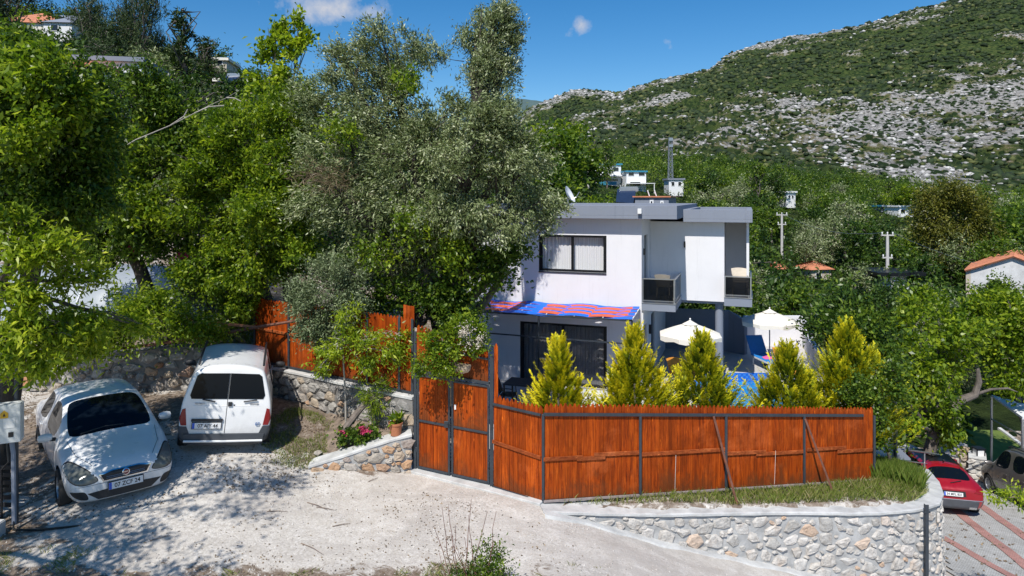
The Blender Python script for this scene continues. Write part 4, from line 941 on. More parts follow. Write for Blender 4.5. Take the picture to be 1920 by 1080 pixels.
# ------------------------------------------------------------------ satellite dish on the roof
sdish = empty('satellite_dish', hw(-3.1, 3.0, 5.15), 'white satellite dish on the flat roof beside the olive crown', 'satellite dish')
MB().tube([(0, 0, 0), (0, 0, .62)], .03, 8).build('mast', M['alu'], sdish, sm=True)
MB().lathe([(.001, 0), (.13, .02), (.24, .055), (.32, .11), (.33, .11), (.24, .045), (.13, .005), (.001, -.015)], (0, 0, 0), 28).build('dish', M['white_paint'], sdish, sm=True, xf=Matrix.Translation((0, 0, .62)) @ Matrix.Rotation(math.radians(60), 4, 'Y') @ Matrix.Rotation(.3, 4, 'X'))
MB().tube([(0, 0, .45), (.3, 0, .55), (.42, 0, .75)], .012, 6).build('feed_arm', M['alu'], sdish)
# ------------------------------------------------------------------ vehicles
from mathutils.bvhtree import BVHTree
def car_shell(root, st, glass, mat_body, wheels, wr=.315, crease=0.0, ww=.24):
    """st: stations front to back (x, ws, zs, wm, zm, wb, zb, wt, zt, zc[, lean]); glass(i, j) -> True for the panes"""
    NR = 10; V = []; 
    for s in st:
        x, ws, zs, wm, zm, wb, zb, wt, zt, zc = s[:10]; lean = s[10] if len(s) > 10 else 0
        half = [(0, zs), (ws * .92, zs), (ws, zs + .07), (wm, zm), (wm * .99, (zm + zb) / 2 + .04), (wb, zb), (wt + .035, zt - .035), (wt - .03, zt + .005), (wt * .6, zc - .25 * (zc - zt)), (0, zc)]
        for side in (1, -1):
            for (y, z) in half: V.append((x + lean * max(0, z - .95), y * side, z))
    F = []; mi = []
    n = len(st)
    def idx(i, side, j): return i * 20 + side * 10 + j
    for i in range(n - 1):
        for side in (0, 1):
            for j in range(9):
                f = (idx(i, side, j), idx(i + 1, side, j), idx(i + 1, side, j + 1), idx(i, side, j + 1)); F.append(f if side == 0 else f[::-1]); mi.append(1 if glass(i, j) else 0)
    for i in (0, n - 1):
        for j in range(9):
            f = (idx(i, 0, j), idx(i, 0, j + 1), idx(i, 1, j + 1), idx(i, 1, j)); F.append(f); mi.append(0)
    me = bpy.data.meshes.new('shell'); me.from_pydata(V, [], F)
    for m_ in (mat_body, M['car_glass'], M['plastic_black']): me.materials.append(m_)
    me.polygons.foreach_set('material_index', mi)
    bm = bmesh.new(); bm.from_mesh(me); bmesh.ops.remove_doubles(bm, verts=bm.verts, dist=1e-4); bmesh.ops.recalc_face_normals(bm, faces=bm.faces)
    if crease:
        cl_ = bm.edges.layers.float.new('crease_edge')
        for e in bm.edges:
            if len({f.material_index for f in e.link_faces}) > 1: e[cl_] = crease
    bm.to_mesh(me); bm.free()
    ob = bpy.data.objects.new('shell', me); C.objects.link(ob); sm_ = ob.modifiers.new('s', 'SUBSURF'); sm_.levels = 3; sm_.render_levels = 3
    cut = MB()
    for (wx, wy) in wheels:
        s_ = 1 if wy > 0 else -1; k = 28; P = []
        for yy in (wy - s_ * ww, wy + s_ * .3):
            for i in range(k): a_ = 2 * math.pi * i / k; P.append((wx + (wr + .055) * math.cos(a_), yy, wr + (wr + .055) * math.sin(a_)))
        cut.add(P, [tuple(range(k)), tuple(range(k, 2 * k))[::-1]] + [(i, k + i, k + (i + 1) % k, (i + 1) % k) for i in range(k)])
    cm_ = bpy.data.meshes.new('cut'); cm_.from_pydata(cut.v, [], cut.f)
    for m_ in (mat_body, M['car_glass'], M['plastic_black']): cm_.materials.append(m_)
    cm_.polygons.foreach_set('material_index', [2] * len(cm_.polygons))
    bm = bmesh.new(); bm.from_mesh(cm_); bmesh.ops.recalc_face_normals(bm, faces=bm.faces); bm.to_mesh(cm_); bm.free()
    co = bpy.data.objects.new('cut', cm_); C.objects.link(co)
    bo = ob.modifiers.new('b', 'BOOLEAN'); bo.operation = 'DIFFERENCE'; bo.object = co; bo.solver = 'EXACT'
    dg = bpy.context.evaluated_depsgraph_get(); dg.update(); fin = bpy.data.meshes.new_from_object(ob.evaluated_get(dg), depsgraph=dg)
    bpy.data.objects.remove(ob); bpy.data.objects.remove(co)
    bm = bmesh.new(); bm.from_mesh(fin); bvh = BVHTree.FromBMesh(bm); bm.free()
    for k, nm in ((0, 'body'), (1, 'window')):
        bm = bmesh.new(); bm.from_mesh(fin); bmesh.ops.delete(bm, geom=[f for f in bm.faces if f.material_index != k], context='FACES')
        if nm == 'window':
            # each pane its own part
            bm.faces.ensure_lookup_table(); seen = set(); groups = []
            for f in bm.faces:
                if f.index in seen: continue
                stack = [f]; seen.add(f.index); g = []
                while stack:
                    q = stack.pop(); g.append([v.co.copy() for v in q.verts])
                    for e in q.edges:
                        for h in e.link_faces:
                            if h.index not in seen: seen.add(h.index); stack.append(h)
                groups.append(g)
            for g in groups:
                m2 = MB(); 
                for f in g: m2.add(f, [tuple(range(len(f)))])
                me2 = bpy.data.meshes.new('window'); me2.from_pydata(m2.v, [], m2.f); b2 = bmesh.new(); b2.from_mesh(me2); bmesh.ops.remove_doubles(b2, verts=b2.verts, dist=1e-5); bmesh.ops.recalc_face_normals(b2, faces=b2.faces)
                # a dark rubber seal round the pane
                bd = [e for e in b2.edges if len(e.link_faces) == 1]; V_ = []; F_ = []
                ctr = sum((v.co for v in b2.verts), Vector()) / len(b2.verts)
                for e in bd:
                    a_, b_ = e.verts; n_ = e.link_faces[0].normal; 
                    if n_.dot(a_.co - Vector((a_.co.x, 0, .8))) < 0 and abs(n_.y) > .3: n_ = -n_
                    def off_(v): d = (ctr - v.co).normalized(); return v.co + d * .03 + n_ * .002
                    i0 = len(V_); V_ += [a_.co + n_ * .003, b_.co + n_ * .003, off_(b_), off_(a_)]; F_.append((i0, i0 + 1, i0 + 2, i0 + 3))
                b2.to_mesh(me2); b2.free(); me2.materials.append(M['car_glass']); me2.polygons.foreach_set('use_smooth', [True] * len(me2.polygons))
                link(bpy.data.objects.new('window', me2), root)
            bm.free(); continue
        me2 = bpy.data.meshes.new(nm); bm.to_mesh(me2); bm.free(); me2.materials.clear(); me2.materials.append(mat_body)
        me2.polygons.foreach_set('material_index', [0] * len(me2.polygons)); me2.polygons.foreach_set('use_smooth', [True] * len(me2.polygons))
        try: me2.set_sharp_from_angle(angle=math.radians(40))
        except Exception: pass
        link(bpy.data.objects.new(nm, me2), root)
    for (wx, wy) in wheels:
        bm = bmesh.new(); bm.from_mesh(fin); bmesh.ops.delete(bm, geom=[f for f in bm.faces if f.material_index != 2 or (f.calc_center_median().x - wx) ** 2 > .3 or f.calc_center_median().y * wy < 0], context='FACES')
        me2 = bpy.data.meshes.new('wheel_well'); bm.to_mesh(me2); bm.free(); me2.materials.clear(); me2.materials.append(M['plastic_black']); me2.polygons.foreach_set('material_index', [0] * len(me2.polygons)); link(bpy.data.objects.new('wheel_well', me2), root)
    return bvh
def smooth_loop(P, k=5):
    n = len(P); out = []
    for i in range(n):
        p0, p1, p2, p3 = (Vector(P[(i + d) % n]) for d in (-1, 0, 1, 2))
        for j in range(k):
            t_ = j / k; out.append(.5 * ((2 * p1) + (-p0 + p2) * t_ + (2 * p0 - 5 * p1 + 4 * p2 - p3) * t_ ** 2 + (-p0 + 3 * p1 - 3 * p2 + p3) * t_ ** 3))
    return out
def patch(root, bvh, name, outline, axis, mat, off=.006, smooth_=True, dirn=None, depth=.02, **kw):
    """project an outline onto the shell. axis 'f' (outline is y,z seen from the front), 'r' (rear), 's+' / 's-' (x,z from a side), 't' (x,y from above)"""
    O = smooth_loop(outline) if smooth_ else []
    if not smooth_:
        for i in range(len(outline)):
            a_ = Vector(outline[i]); b_ = Vector(outline[(i + 1) % len(outline)]); O += [a_.lerp(b_, j / 6) for j in range(6)]
    ctr = sum(O, Vector((0, 0))) / len(O)
    def cast(p):
        if axis == 'f': o_, d = Vector((1.5, p[0], p[1])), Vector((-1, 0, 0))
        elif axis == 'r': o_, d = Vector((-6.5, p[0], p[1])), Vector((1, 0, 0))
        elif axis == 's+': o_, d = Vector((p[0], 3, p[1])), Vector((0, -1, 0))
        elif axis == 's-': o_, d = Vector((p[0], -3, p[1])), Vector((0, 1, 0))
        else: o_, d = Vector((p[0], p[1], 4)), Vector((0, 0, -1))
        if dirn: d2 = Vector(dirn).normalized(); o_ = o_ + d * (1.5 if axis in 'f' else 2) - d2 * 3; d = d2
        h = bvh.ray_cast(o_, d)
        if h[0] is None: return None
        nn = h[1] if h[1].dot(d) < 0 else -h[1]
        return h[0] + nn * off, nn
    V = []; rings = [1.0, .8, .55, .3]; n = len(O); F = []
    for s_ in rings:
        for p in O:
            q = ctr + (p - ctr) * s_; c = cast(q) or cast(ctr + (p - ctr) * s_ * .9) or cast(ctr)
            if c is None: return None
            V.append(c[0])
    cc = cast(ctr); V.append(cc[0])
    for r_ in range(len(rings) - 1):
        for i in range(n): F.append((r_ * n + i, r_ * n + (i + 1) % n, (r_ + 1) * n + (i + 1) % n, (r_ + 1) * n + i))
    for i in range(n): F.append(((len(rings) - 1) * n + i, (len(rings) - 1) * n + (i + 1) % n, len(V) - 1))
    b0 = len(V)
    for i in range(n): V.append(V[i] - cc[1] * depth)
    for i in range(n): F.append((i, b0 + i, b0 + (i + 1) % n, (i + 1) % n))
    return MB().add(V, F).build(name, mat, root, sm=True, **kw)
def strip(root, bvh, name, pts, axis, mat, wd=.008, off=.002, **kw):
    """thin line over the shell through points"""
    P = []
    for a_, b_ in zip(pts, pts[1:]):
        for j in range(8): P.append(Vector(a_).lerp(Vector(b_), j / 8))
    P.append(Vector(pts[-1])); L = []
    for p in P:
        if axis == 't': h = bvh.ray_cast(Vector((p[0], p[1], 4)), Vector((0, 0, -1)))
        elif axis == 'r': h = bvh.ray_cast(Vector((-6.5, p[0], p[1])), Vector((1, 0, 0)))
        elif axis == 'f': h = bvh.ray_cast(Vector((1.5, p[0], p[1])), Vector((-1, 0, 0)))
        else: s_ = 1 if axis == 's+' else -1; h = bvh.ray_cast(Vector((p[0], 3 * s_, p[1])), Vector((0, -s_, 0)))
        if h[0] is not None: L.append(h[0] + h[1] * off)
    if len(L) > 2: return MB().tube(L, wd / 2, 4).build(name, mat, root)
def wheel(root, x, y, r, side, mat_rim, spokes=9):
    wl = empty('wheel', (0, 0, 0)); wl.parent = root; wl.location = (x, y, r); wl.rotation_euler = (0, 0, 0 if side > 0 else math.pi)
    MB().lathe([(r * .62, -.10), (r * .93, -.10), (r, -.06), (r, .06), (r * .95, .095), (r * .64, .10), (r * .62, .08), (r * .62, -.10)], (0, 0, 0), 32, 'y').build('tyre', M['rubber'], wl, sm=True)
    m_ = MB(); m_.lathe([(r * .62, .085), (r * .56, .06), (r * .53, .01), (.001, .0)], (0, 0, 0), 32, 'y'); m_.lathe([(.001, .075), (.05, .07), (.06, .02)], (0, 0, 0), 16, 'y')
    for i in range(spokes):
        a_ = 2 * math.pi * i / spokes; m_.beam((.04 * math.cos(a_), .055, .04 * math.sin(a_)), (r * .58 * math.cos(a_), .06, r * .58 * math.sin(a_)), .035, .02, up=(0, 1, 0))
    m_.build('rim', mat_rim, wl, sm=True)
def mirror(root, x, y, z, mat, side):
    m_ = MB(); m_.lathe([(.001, -.12), (.07, -.10), (.095, -.03), (.095, .04), (.07, .10), (.001, .12)], (0, 0, 0), 14, 'y')
    o = m_.build('wing_mirror', mat, root, sm=True, xf=Matrix.Translation((x, y + side * .14, z + .05)) @ Matrix.Diagonal((.65, 1, .78, 1)))
    MB().beam((x, y - side * .02, z), (x, y + side * .07, z + .01), .06, .05).build('stalk', M['plastic_black'], o)
    return o
def frame_at(p, n, up=(0, 0, 1)):
    n = Vector(n).normalized(); r_ = Vector(up).cross(n).normalized(); u = n.cross(r_)
    return Matrix(((r_.x, u.x, n.x, p[0]), (r_.y, u.y, n.y, p[1]), (r_.z, u.z, n.z, p[2]), (0, 0, 0, 1)))
def number_plate(root, c, n, txt, w_=.52, h_=.112, backed=True):
    mt = frame_at(c, n); o = MB().box(-w_ / 2, w_ / 2, -h_ / 2, h_ / 2, -.015, .004).build('number_plate', M['plate_white'], root, xf=mt)
    MB().box(-w_ / 2 + .002, -w_ / 2 + .045, -h_ / 2 + .002, h_ / 2 - .002, .0043, .0058).build('blue_band', M['plate_blue'], o, xf=mt)
    MB().box(-w_ / 2 - .012, w_ / 2 + .012, -h_ / 2 - .012, h_ / 2 + .012, -.02, -.001).build('plate_holder', M['plastic_black'], o, xf=mt)
    text_obj(txt, h_ * .86, M['ink'], o, mt @ Matrix.Translation((.022, -.004, .0045)) @ Matrix.Diagonal((.93, 1, 1, 1)), 'plate_lettering', .0015)
    return o
def place(root, x, y, z, heading, pitch=0, roll=0):
    root.location = (x, y, z); root.rotation_mode = 'XYZ'; root.rotation_euler = (roll, pitch, heading)
# --- white saloon, seen from its front
sed = empty('saloon_car', (0, 0, 0), 'white saloon car in dappled shade with its front towards the road, plate 07 ZCF 24', 'car')
S1 = [(0.0, .50, .27, .60, .42, .58, .56, .46, .66, .67), (-.07, .66, .22, .74, .45, .71, .62, .55, .72, .74), (-.28, .76, .19, .83, .48, .80, .70, .63, .80, .835), (-.75, .80, .18, .865, .52, .84, .81, .67, .90, .94), (-1.0, .80, .18, .87, .54, .85, .87, .72, .96, 1.00),
      (-1.12, .80, .18, .87, .54, .85, .89, .73, 1.0, 1.045), (-1.55, .80, .18, .87, .54, .85, .93, .67, 1.25, 1.30), (-1.98, .80, .18, .87, .54, .85, .945, .61, 1.42, 1.46), (-2.08, .80, .18, .87, .54, .85, .95, .605, 1.435, 1.475), (-2.50, .80, .18, .87, .54, .85, .955, .605, 1.455, 1.50), (-2.60, .80, .18, .87, .54, .85, .955, .605, 1.455, 1.50),
      (-3.25, .80, .18, .87, .54, .845, .96, .59, 1.41, 1.46), (-3.35, .80, .18, .87, .54, .845, .965, .585, 1.38, 1.43), (-3.85, .79, .18, .86, .55, .83, .97, .58, 1.08, 1.12), (-3.98, .78, .19, .85, .55, .82, .96, .60, 1.03, 1.06), (-4.35, .74, .22, .82, .55, .78, .92, .58, 1.0, 1.02), (-4.5, .6, .3, .7, .55, .66, .85, .5, .9, .92)]
def g1(i, j):
    if j in (7, 8) and 5 <= i <= 6: return True
    if j in (7, 8) and i == 12: return True
    if j == 5 and i in (6, 7, 8, 10, 11): return True
    return False
bv = car_shell(sed, S1, g1, M['paint_white'], [(-.86, .78), (-.86, -.78), (-3.46, .78), (-3.46, -.78)], .31, .6)
for sgn in (1, -1):
    patch(sed, bv, 'headlight', [(sgn * .42, .59), (sgn * .60, .555), (sgn * .77, .60), (sgn * .825, .72), (sgn * .74, .795), (sgn * .55, .735)], 'f', M['lamp_glass'], .006)
    patch(sed, bv, 'lamp_bezel', [(sgn * .405, .588), (sgn * .60, .54), (sgn * .78, .585), (sgn * .84, .72), (sgn * .745, .81), (sgn * .54, .75)], 'f', M['plastic_black'], .002)
    patch(sed, bv, 'fog_recess', [(sgn * .55, .30), (sgn * .70, .32), (sgn * .775, .41), (sgn * .68, .445), (sgn * .59, .42)], 'f', M['plastic_black'], .004)
    mirror(sed, -1.48, sgn * .84, .95, M['paint_white'], sgn)
    strip(sed, bv, 'bonnet_seam', [(-1.08, sgn * .70), (-.6, sgn * .64), (-.2, sgn * .46)], 't', M['plastic_black'], .008, .001)
    ax = 's+' if sgn > 0 else 's-'
    for xx in (-1.42, -2.45, -3.3): strip(sed, bv, 'door_seam', [(xx, .3), (xx + .02, .9)], ax, M['plastic_black'], .007, .001)
    for xx in (-2.3, -3.2): patch(sed, bv, 'door_handle', [(xx, .8), (xx + .18, .8), (xx + .18, .83), (xx, .83)], ax, M['paint_white'], .025)
patch(sed, bv, 'grille_surround', [(-.40, .675), (-.34, .55), (.34, .55), (.40, .675), (.2, .705), (-.2, .705)], 'f', M['chrome'], .010, False)
patch(sed, bv, 'grille', [(-.37, .662), (-.32, .567), (.32, .567), (.37, .662), (.2, .688), (-.2, .688)], 'f', M['plastic_black'], .016, False)
for z in (.595, .622): strip(sed, bv, 'grille_bar', [(-.29, z), (.29, z)], 'f', M['alu'], .008, .018)
h = bv.ray_cast(Vector((1, 0, .635)), Vector((-1, 0, 0)))[0]
bd = MB().lathe([(.001, .012), (.05, .012), (.058, .006), (.06, -.02)], (0, 0, 0), 24).build('badge', M['chrome'], sed, sm=True, xf=frame_at(h + Vector((.022, 0, .01)), (1, 0, .15)))
MB().lathe([(.001, .0145), (.042, .0142), (.044, .011)], (0, 0, 0), 24).build('badge_face', simple('badge_plum', (.20, .02, .04), .3), bd, sm=True, xf=frame_at(h + Vector((.022, 0, .01)), (1, 0, .15)))
text_obj('FIAT', .03, M['chrome'], bd, frame_at(h + Vector((.037, 0, .01)), (1, 0, .15)), 'badge_lettering', .001)
patch(sed, bv, 'lower_intake', [(-.56, .40), (-.40, .275), (.40, .275), (.56, .40), (.3, .42), (-.3, .42)], 'f', M['plastic_black'], .005, False)
h = bv.ray_cast(Vector((1, 0, .47)), Vector((-1, 0, 0)))[0]; number_plate(sed, h + Vector((.03, 0, -.01)), (1, 0, .08), '07 ZCF 24')
strip(sed, bv, 'bumper_seam', [(-.72, .52), (-.40, .53), (.40, .53), (.72, .52)], 'f', M['plastic_black'], .006, .001)
MB().tube([(-1.12, -.5, 1.07), (-1.17, -.1, 1.11), (-1.15, .2, 1.095)], .009, 5).build('wiper', M['plastic_black'], sed)
for (x_, y_) in ((-.86, .78), (-.86, -.78), (-3.46, .78), (-3.46, -.78)): wheel(sed, x_, y_, .31, 1 if y_ > 0 else -1, M['alu'])
sed.scale = (1.03, 1.03, 1.05); place(sed, -6.82, 12.05, .20, math.radians(-49), .02)
# --- white van, seen from its back
def van_shell(root, paint, L=4.1, W=.86, H=1.80):
    k = W / .86
    st = [(0.0, .55 * k, .30, .64 * k, .45, .62 * k, .62, .5 * k, .74, .76), (-.10, .70 * k, .24, .78 * k, .48, .74 * k, .72, .6 * k, .84, .87), (-.4, .78 * k, .2, .84 * k, .5, .80 * k, .86, .66 * k, .98, 1.01), (-.85, .80 * k, .2, W, .52, .83 * k, .95, .70 * k, 1.06, 1.10),
          (-1.0, .80 * k, .2, W, .52, .83 * k, .98, .70 * k, 1.10, 1.16), (-1.35, .80 * k, .2, W, .54, .84 * k, 1.02, .66 * k, 1.40, 1.46), (-1.65, .80 * k, .2, W, .54, .84 * k, 1.04, .64 * k, 1.62, 1.70), (-1.78, .80 * k, .2, W, .54, .84 * k, 1.05, .64 * k, 1.67, 1.76),
          (-2.25, .80 * k, .2, W, .54, .84 * k, 1.06, .645 * k, 1.70, H), (-2.37, .80 * k, .2, W, .54, .84 * k, 1.06, .645 * k, 1.70, H + .005), (-3.2, .80 * k, .2, W, .54, .84 * k, 1.06, .64 * k, 1.70, H), (-3.3, .80 * k, .2, W, .54, .84 * k, 1.06, .64 * k, 1.69, H),
          (-3.85, .80 * k, .22, W * .995, .54, .835 * k, 1.06, .63 * k, 1.67, H - .03), (-L + .1, .80 * k, .24, W * .99, .54, .83 * k, 1.06, .63 * k, 1.68, H - .03, .06), (-L, .79 * k, .27, W * .97, .54, .82 * k, 1.06, .615 * k, 1.66, H - .05, .11), (-L - .02, .75 * k, .31, W * .92, .55, .77 * k, 1.04, .58 * k, 1.62, H - .10, .12)]
    def g(i, j):
        if j in (7, 8) and i in (4, 5): return True
        if j == 5 and i in (5, 6, 7, 9): return True
        return False
    whl = [(-.80, .77 * k), (-.80, -.77 * k), (-3.42, .77 * k), (-3.42, -.77 * k)]
    return car_shell(root, st, g, paint, whl, .315, .6), whl
van = empty('van', (0, 0, 0), 'white panel van parked with its rear doors to the road, plate 07 AIY 44', 'van')
bv, whl = van_shell(van, M['paint_white'], 4.1, .865, 1.82)
for sgn in (1, -1):
    patch(van, bv, 'rear_window', [(sgn * .010, 1.13), (sgn * .66, 1.13), (sgn * .69, 1.20), (sgn * .60, 1.57), (sgn * .54, 1.615), (sgn * .010, 1.625)], 'r', M['car_glass'], .010, False)
    patch(van, bv, 'tail_light', [(sgn * .70, .62), (sgn * .80, .62), (sgn * .835, .75), (sgn * .80, .93), (sgn * .745, .95)], 'r', M['tail_red'], .012, False)
    patch(van, bv, 'bumper_corner', [(sgn * .62, .28), (sgn * .82, .34), (sgn * .85, .60), (sgn * .70, .60), (sgn * .63, .44)], 'r', M['van_bumper'], .018, False, depth=.05)
    MB().tube([(-1.9, sgn * .63, 1.75), (-2.0, sgn * .63, 1.82), (-3.6, sgn * .61, 1.80), (-3.75, sgn * .61, 1.72)], .022, 6).build('roof_rail', M['plastic_black'], van, sm=True)
    ax = 's+' if sgn > 0 else 's-'
    for xx in (-1.1, -2.3, -3.25): strip(van, bv, 'door_seam', [(xx, .3), (xx, 1.0)], ax, M['plastic_black'], .008, .001)
    strip(van, bv, 'side_moulding', [(-1.2, .62), (-3.0, .62)], ax, M['van_bumper'], .07, -.01)
    mirror(van, -1.15, sgn * .86, 1.08, M['plastic_black'], sgn)
patch(van, bv, 'bumper', [(-.70, .27), (.70, .27), (.74, .46), (-.74, .46)], 'r', M['van_bumper'], .05, False, depth=.12)
MB().tube([(-4.19, -.72, .335), (-4.2, 0, .33), (-4.19, .72, .335)], .022, 8).build('bumper_bar', M['white_plastic'], van, sm=True)
strip(van, bv, 'door_seam', [(0.0, .47), (0.0, 1.78)], 'r', M['plastic_black'], .012, .002)
strip(van, bv, 'door_crease', [(-.62, 1.0), (.62, 1.0)], 'r', M['paint_white'], .02, -.004)
for a_, b_ in (((-.30, 1.085), (-.55, 1.12)), ((.22, 1.085), (.46, 1.13))):
    P1 = bv.ray_cast(Vector((-6, a_[0], a_[1])), Vector((1, 0, 0)))[0]; P2 = bv.ray_cast(Vector((-6, b_[0], b_[1])), Vector((1, 0, 0)))[0]
    MB().tube([P1 + Vector((-.03, 0, 0)), P2 + Vector((-.03, 0, 0))], .013, 6).build('wiper', M['plastic_black'], van)
patch(van, bv, 'door_handle', [(-.09, .995), (-.015, .995), (-.015, 1.075), (-.09, 1.075)], 'r', M['plastic_black'], .03, False)
patch(van, bv, 'lock', [(-.145, 1.0), (-.12, 1.0), (-.12, 1.025), (-.145, 1.025)], 'r', M['plastic_black'], .008, False)
patch(van, bv, 'plate_light_bar', [(.05, .70), (.62, .70), (.62, .75), (.05, .75)], 'r', M['plastic_black'], .03, False)
h = bv.ray_cast(Vector((-6, .335, .62)), Vector((1, 0, 0)))[0]; number_plate(van, h + Vector((-.028, 0, 0)), (-1, 0, 0), '07 AIY 44')
h = bv.ray_cast(Vector((-6, -.60, .60)), Vector((1, 0, 0)))[0]; text_obj('07', .085, simple('blue_vinyl', (.02, .12, .35), .5), van, frame_at(h + Vector((-.02, 0, .04)), (-1, 0, 0)), 'lettering', .004)
for y_, s_ in ((.50, 'PEUGEOT'), (-.50, 'PARTNER')):
    h = bv.ray_cast(Vector((-6, y_, 1.04)), Vector((1, 0, 0)))[0]; text_obj(s_, .04, M['alu'], van, frame_at(h + Vector((-.015, 0, 0)), (-1, 0, 0)), 'lettering', .004)
for (x_, y_) in whl: wheel(van, x_, y_, .315, 1 if y_ > 0 else -1, M['alu'])
vh = math.radians(109); vx, vy = -5.74, 13.5
place(van, vx + math.cos(vh) * 4.1, vy + math.sin(vh) * 4.1, .62, vh, -.01, .10)
# --- red crossover, seen from its back
red = empty('hatchback_car', (0, 0, 0), 'dark red crossover with black roof parked behind the curved stone wall', 'car')
S3 = [(0.0, .5, .3, .6, .5, .58, .66, .46, .76, .78), (-.1, .68, .24, .78, .5, .74, .72, .6, .84, .87), (-.5, .80, .2, .88, .52, .84, .86, .68, .96, 1.0), (-1.0, .82, .2, .91, .54, .87, .94, .72, 1.03, 1.07), (-1.15, .82, .2, .91, .54, .87, .96, .70, 1.08, 1.13),
      (-1.9, .82, .2, .91, .54, .87, 1.0, .58, 1.42, 1.49), (-2.0, .82, .2, .91, .54, .87, 1.0, .57, 1.44, 1.53), (-2.4, .82, .2, .91, .54, .87, 1.01, .57, 1.46, 1.55), (-2.5, .82, .2, .91, .54, .87, 1.01, .57, 1.46, 1.55), (-3.4, .82, .2, .91, .54, .865, 1.02, .56, 1.40, 1.50), (-3.72, .82, .2, .91, .54, .86, 1.02, .55, 1.35, 1.455),
      (-3.8, .82, .22, .91, .55, .86, 1.02, .56, 1.31, 1.41), (-4.12, .80, .24, .90, .56, .86, 1.0, .66, 1.06, 1.10), (-4.22, .78, .26, .89, .56, .84, .93, .68, .99, 1.02), (-4.34, .74, .30, .84, .56, .80, .86, .66, .91, .93), (-4.38, .66, .36, .74, .56, .72, .80, .6, .84, .86)]
def g3(i, j):
    if j in (7, 8) and i in (4, 11): return True
    if j == 5 and i in (5, 6, 8, 9): return True
    return False
bv = car_shell(red, S3, g3, M['paint_red'], [(-.85, .82), (-.85, -.82), (-3.5, .82), (-3.5, -.82)], .34, .5)
patch(red, bv, 'roof_panel', [(-1.98, -.52), (-1.98, .52), (-3.5, .50), (-3.5, -.50)], 't', M['black'], .006, False)
for sgn in (1, -1):
    patch(red, bv, 'tail_light', [(sgn * .58, .80), (sgn * .80, .76), (sgn * .87, .84), (sgn * .84, .93), (sgn * .66, .90)], 'r', M['tail_red'], .012, False)
    mirror(red, -1.45, sgn * .88, 1.0, M['paint_red'], sgn)
patch(red, bv, 'lower_bumper', [(-.78, .30), (.78, .30), (.86, .56), (-.86, .56)], 'r', M['van_bumper'], .02, False, depth=.08)
strip(red, bv, 'bumper_trim', [(-.80, .57), (.80, .57)], 'r', M['alu'], .03, .012)
patch(red, bv, 'exhaust_trim', [(-.62, .33), (-.42, .33), (-.42, .38), (-.62, .38)], 'r', M['chrome'], .03, False)
patch(red, bv, 'plate_recess', [(-.36, .66), (.36, .66), (.34, .82), (-.34, .82)], 'r', M['plastic_black'], .003, False)
h = bv.ray_cast(Vector((-6, 0, .73)), Vector((1, 0, 0)))[0]; number_plate(red, h + Vector((-.035, 0, 0)), (-1, 0, .05), '34 MFL 831')
MB().beam((-3.62, 0, 1.50), (-3.70, 0, 1.56), .03, .05).build('antenna', M['black'], red)
MB().tube([(-4.25, .02, 1.02), (-4.18, -.3, 1.09)], .014, 5).build('wiper', M['black'], red)
for (x_, y_) in ((-.85, .82), (-.85, -.82), (-3.5, .82), (-3.5, -.82)): wheel(red, x_, y_, .34, 1 if y_ > 0 else -1, M['alu'])
rh = math.radians(76); rx, ry = 13.55, 20.9
rz0 = gz(rx, ry); rz1 = gz(rx + math.cos(rh) * 4.2, ry + math.sin(rh) * 4.2)
place(red, rx + math.cos(rh) * 4.38, ry + math.sin(rh) * 4.38, rz1 - .02, rh, math.atan2(rz0 - rz1, 4.2))
# --- grey van at the right edge
grv = empty('minivan', (0, 0, 0), 'taupe grey minivan with roof rails cut by the right edge of the picture', 'minivan')
bv, whl = van_shell(grv, M['paint_grey'], 4.3, .89, 1.80)
for sgn in (1, -1):
    MB().tube([(-1.9, sgn * .64, 1.74), (-2.0, sgn * .64, 1.81), (-3.7, sgn * .62, 1.79), (-3.85, sgn * .62, 1.7)], .022, 6).build('roof_rail', M['plastic_black'], grv, sm=True)
    mirror(grv, -1.25, sgn * .88, 1.06, M['paint_grey'], sgn); ax = 's+' if sgn > 0 else 's-'
    for xx in (-1.15, -2.3, -3.3): strip(grv, bv, 'door_seam', [(xx, .3), (xx, 1.0)], ax, M['plastic_black'], .01, .001)
    for xx in (-2.15, -3.15): patch(grv, bv, 'door_handle', [(xx, .88), (xx + .18, .88), (xx + .18, .92), (xx, .92)], ax, M['paint_grey'], .03)
    patch(grv, bv, 'headlight', [(sgn * .48, .70), (sgn * .70, .70), (sgn * .76, .86), (sgn * .60, .84)], 'f', M['lamp_glass'], .01)
    strip(grv, bv, 'sill', [(-1.2, .30), (-3.0, .30)], ax, M['van_bumper'], .09, -.02)
for (x_, y_) in whl: wheel(grv, x_, y_, .315, 1 if y_ > 0 else -1, M['alu'])
gh = math.radians(80); gx, gy = 17.75, 24.6; z0 = gz(gx, gy); z1 = gz(gx - math.cos(gh) * 3, gy - math.sin(gh) * 3)
place(grv, gx, gy, z0 + .02, gh, math.atan2(z1 - z0, 3.0))
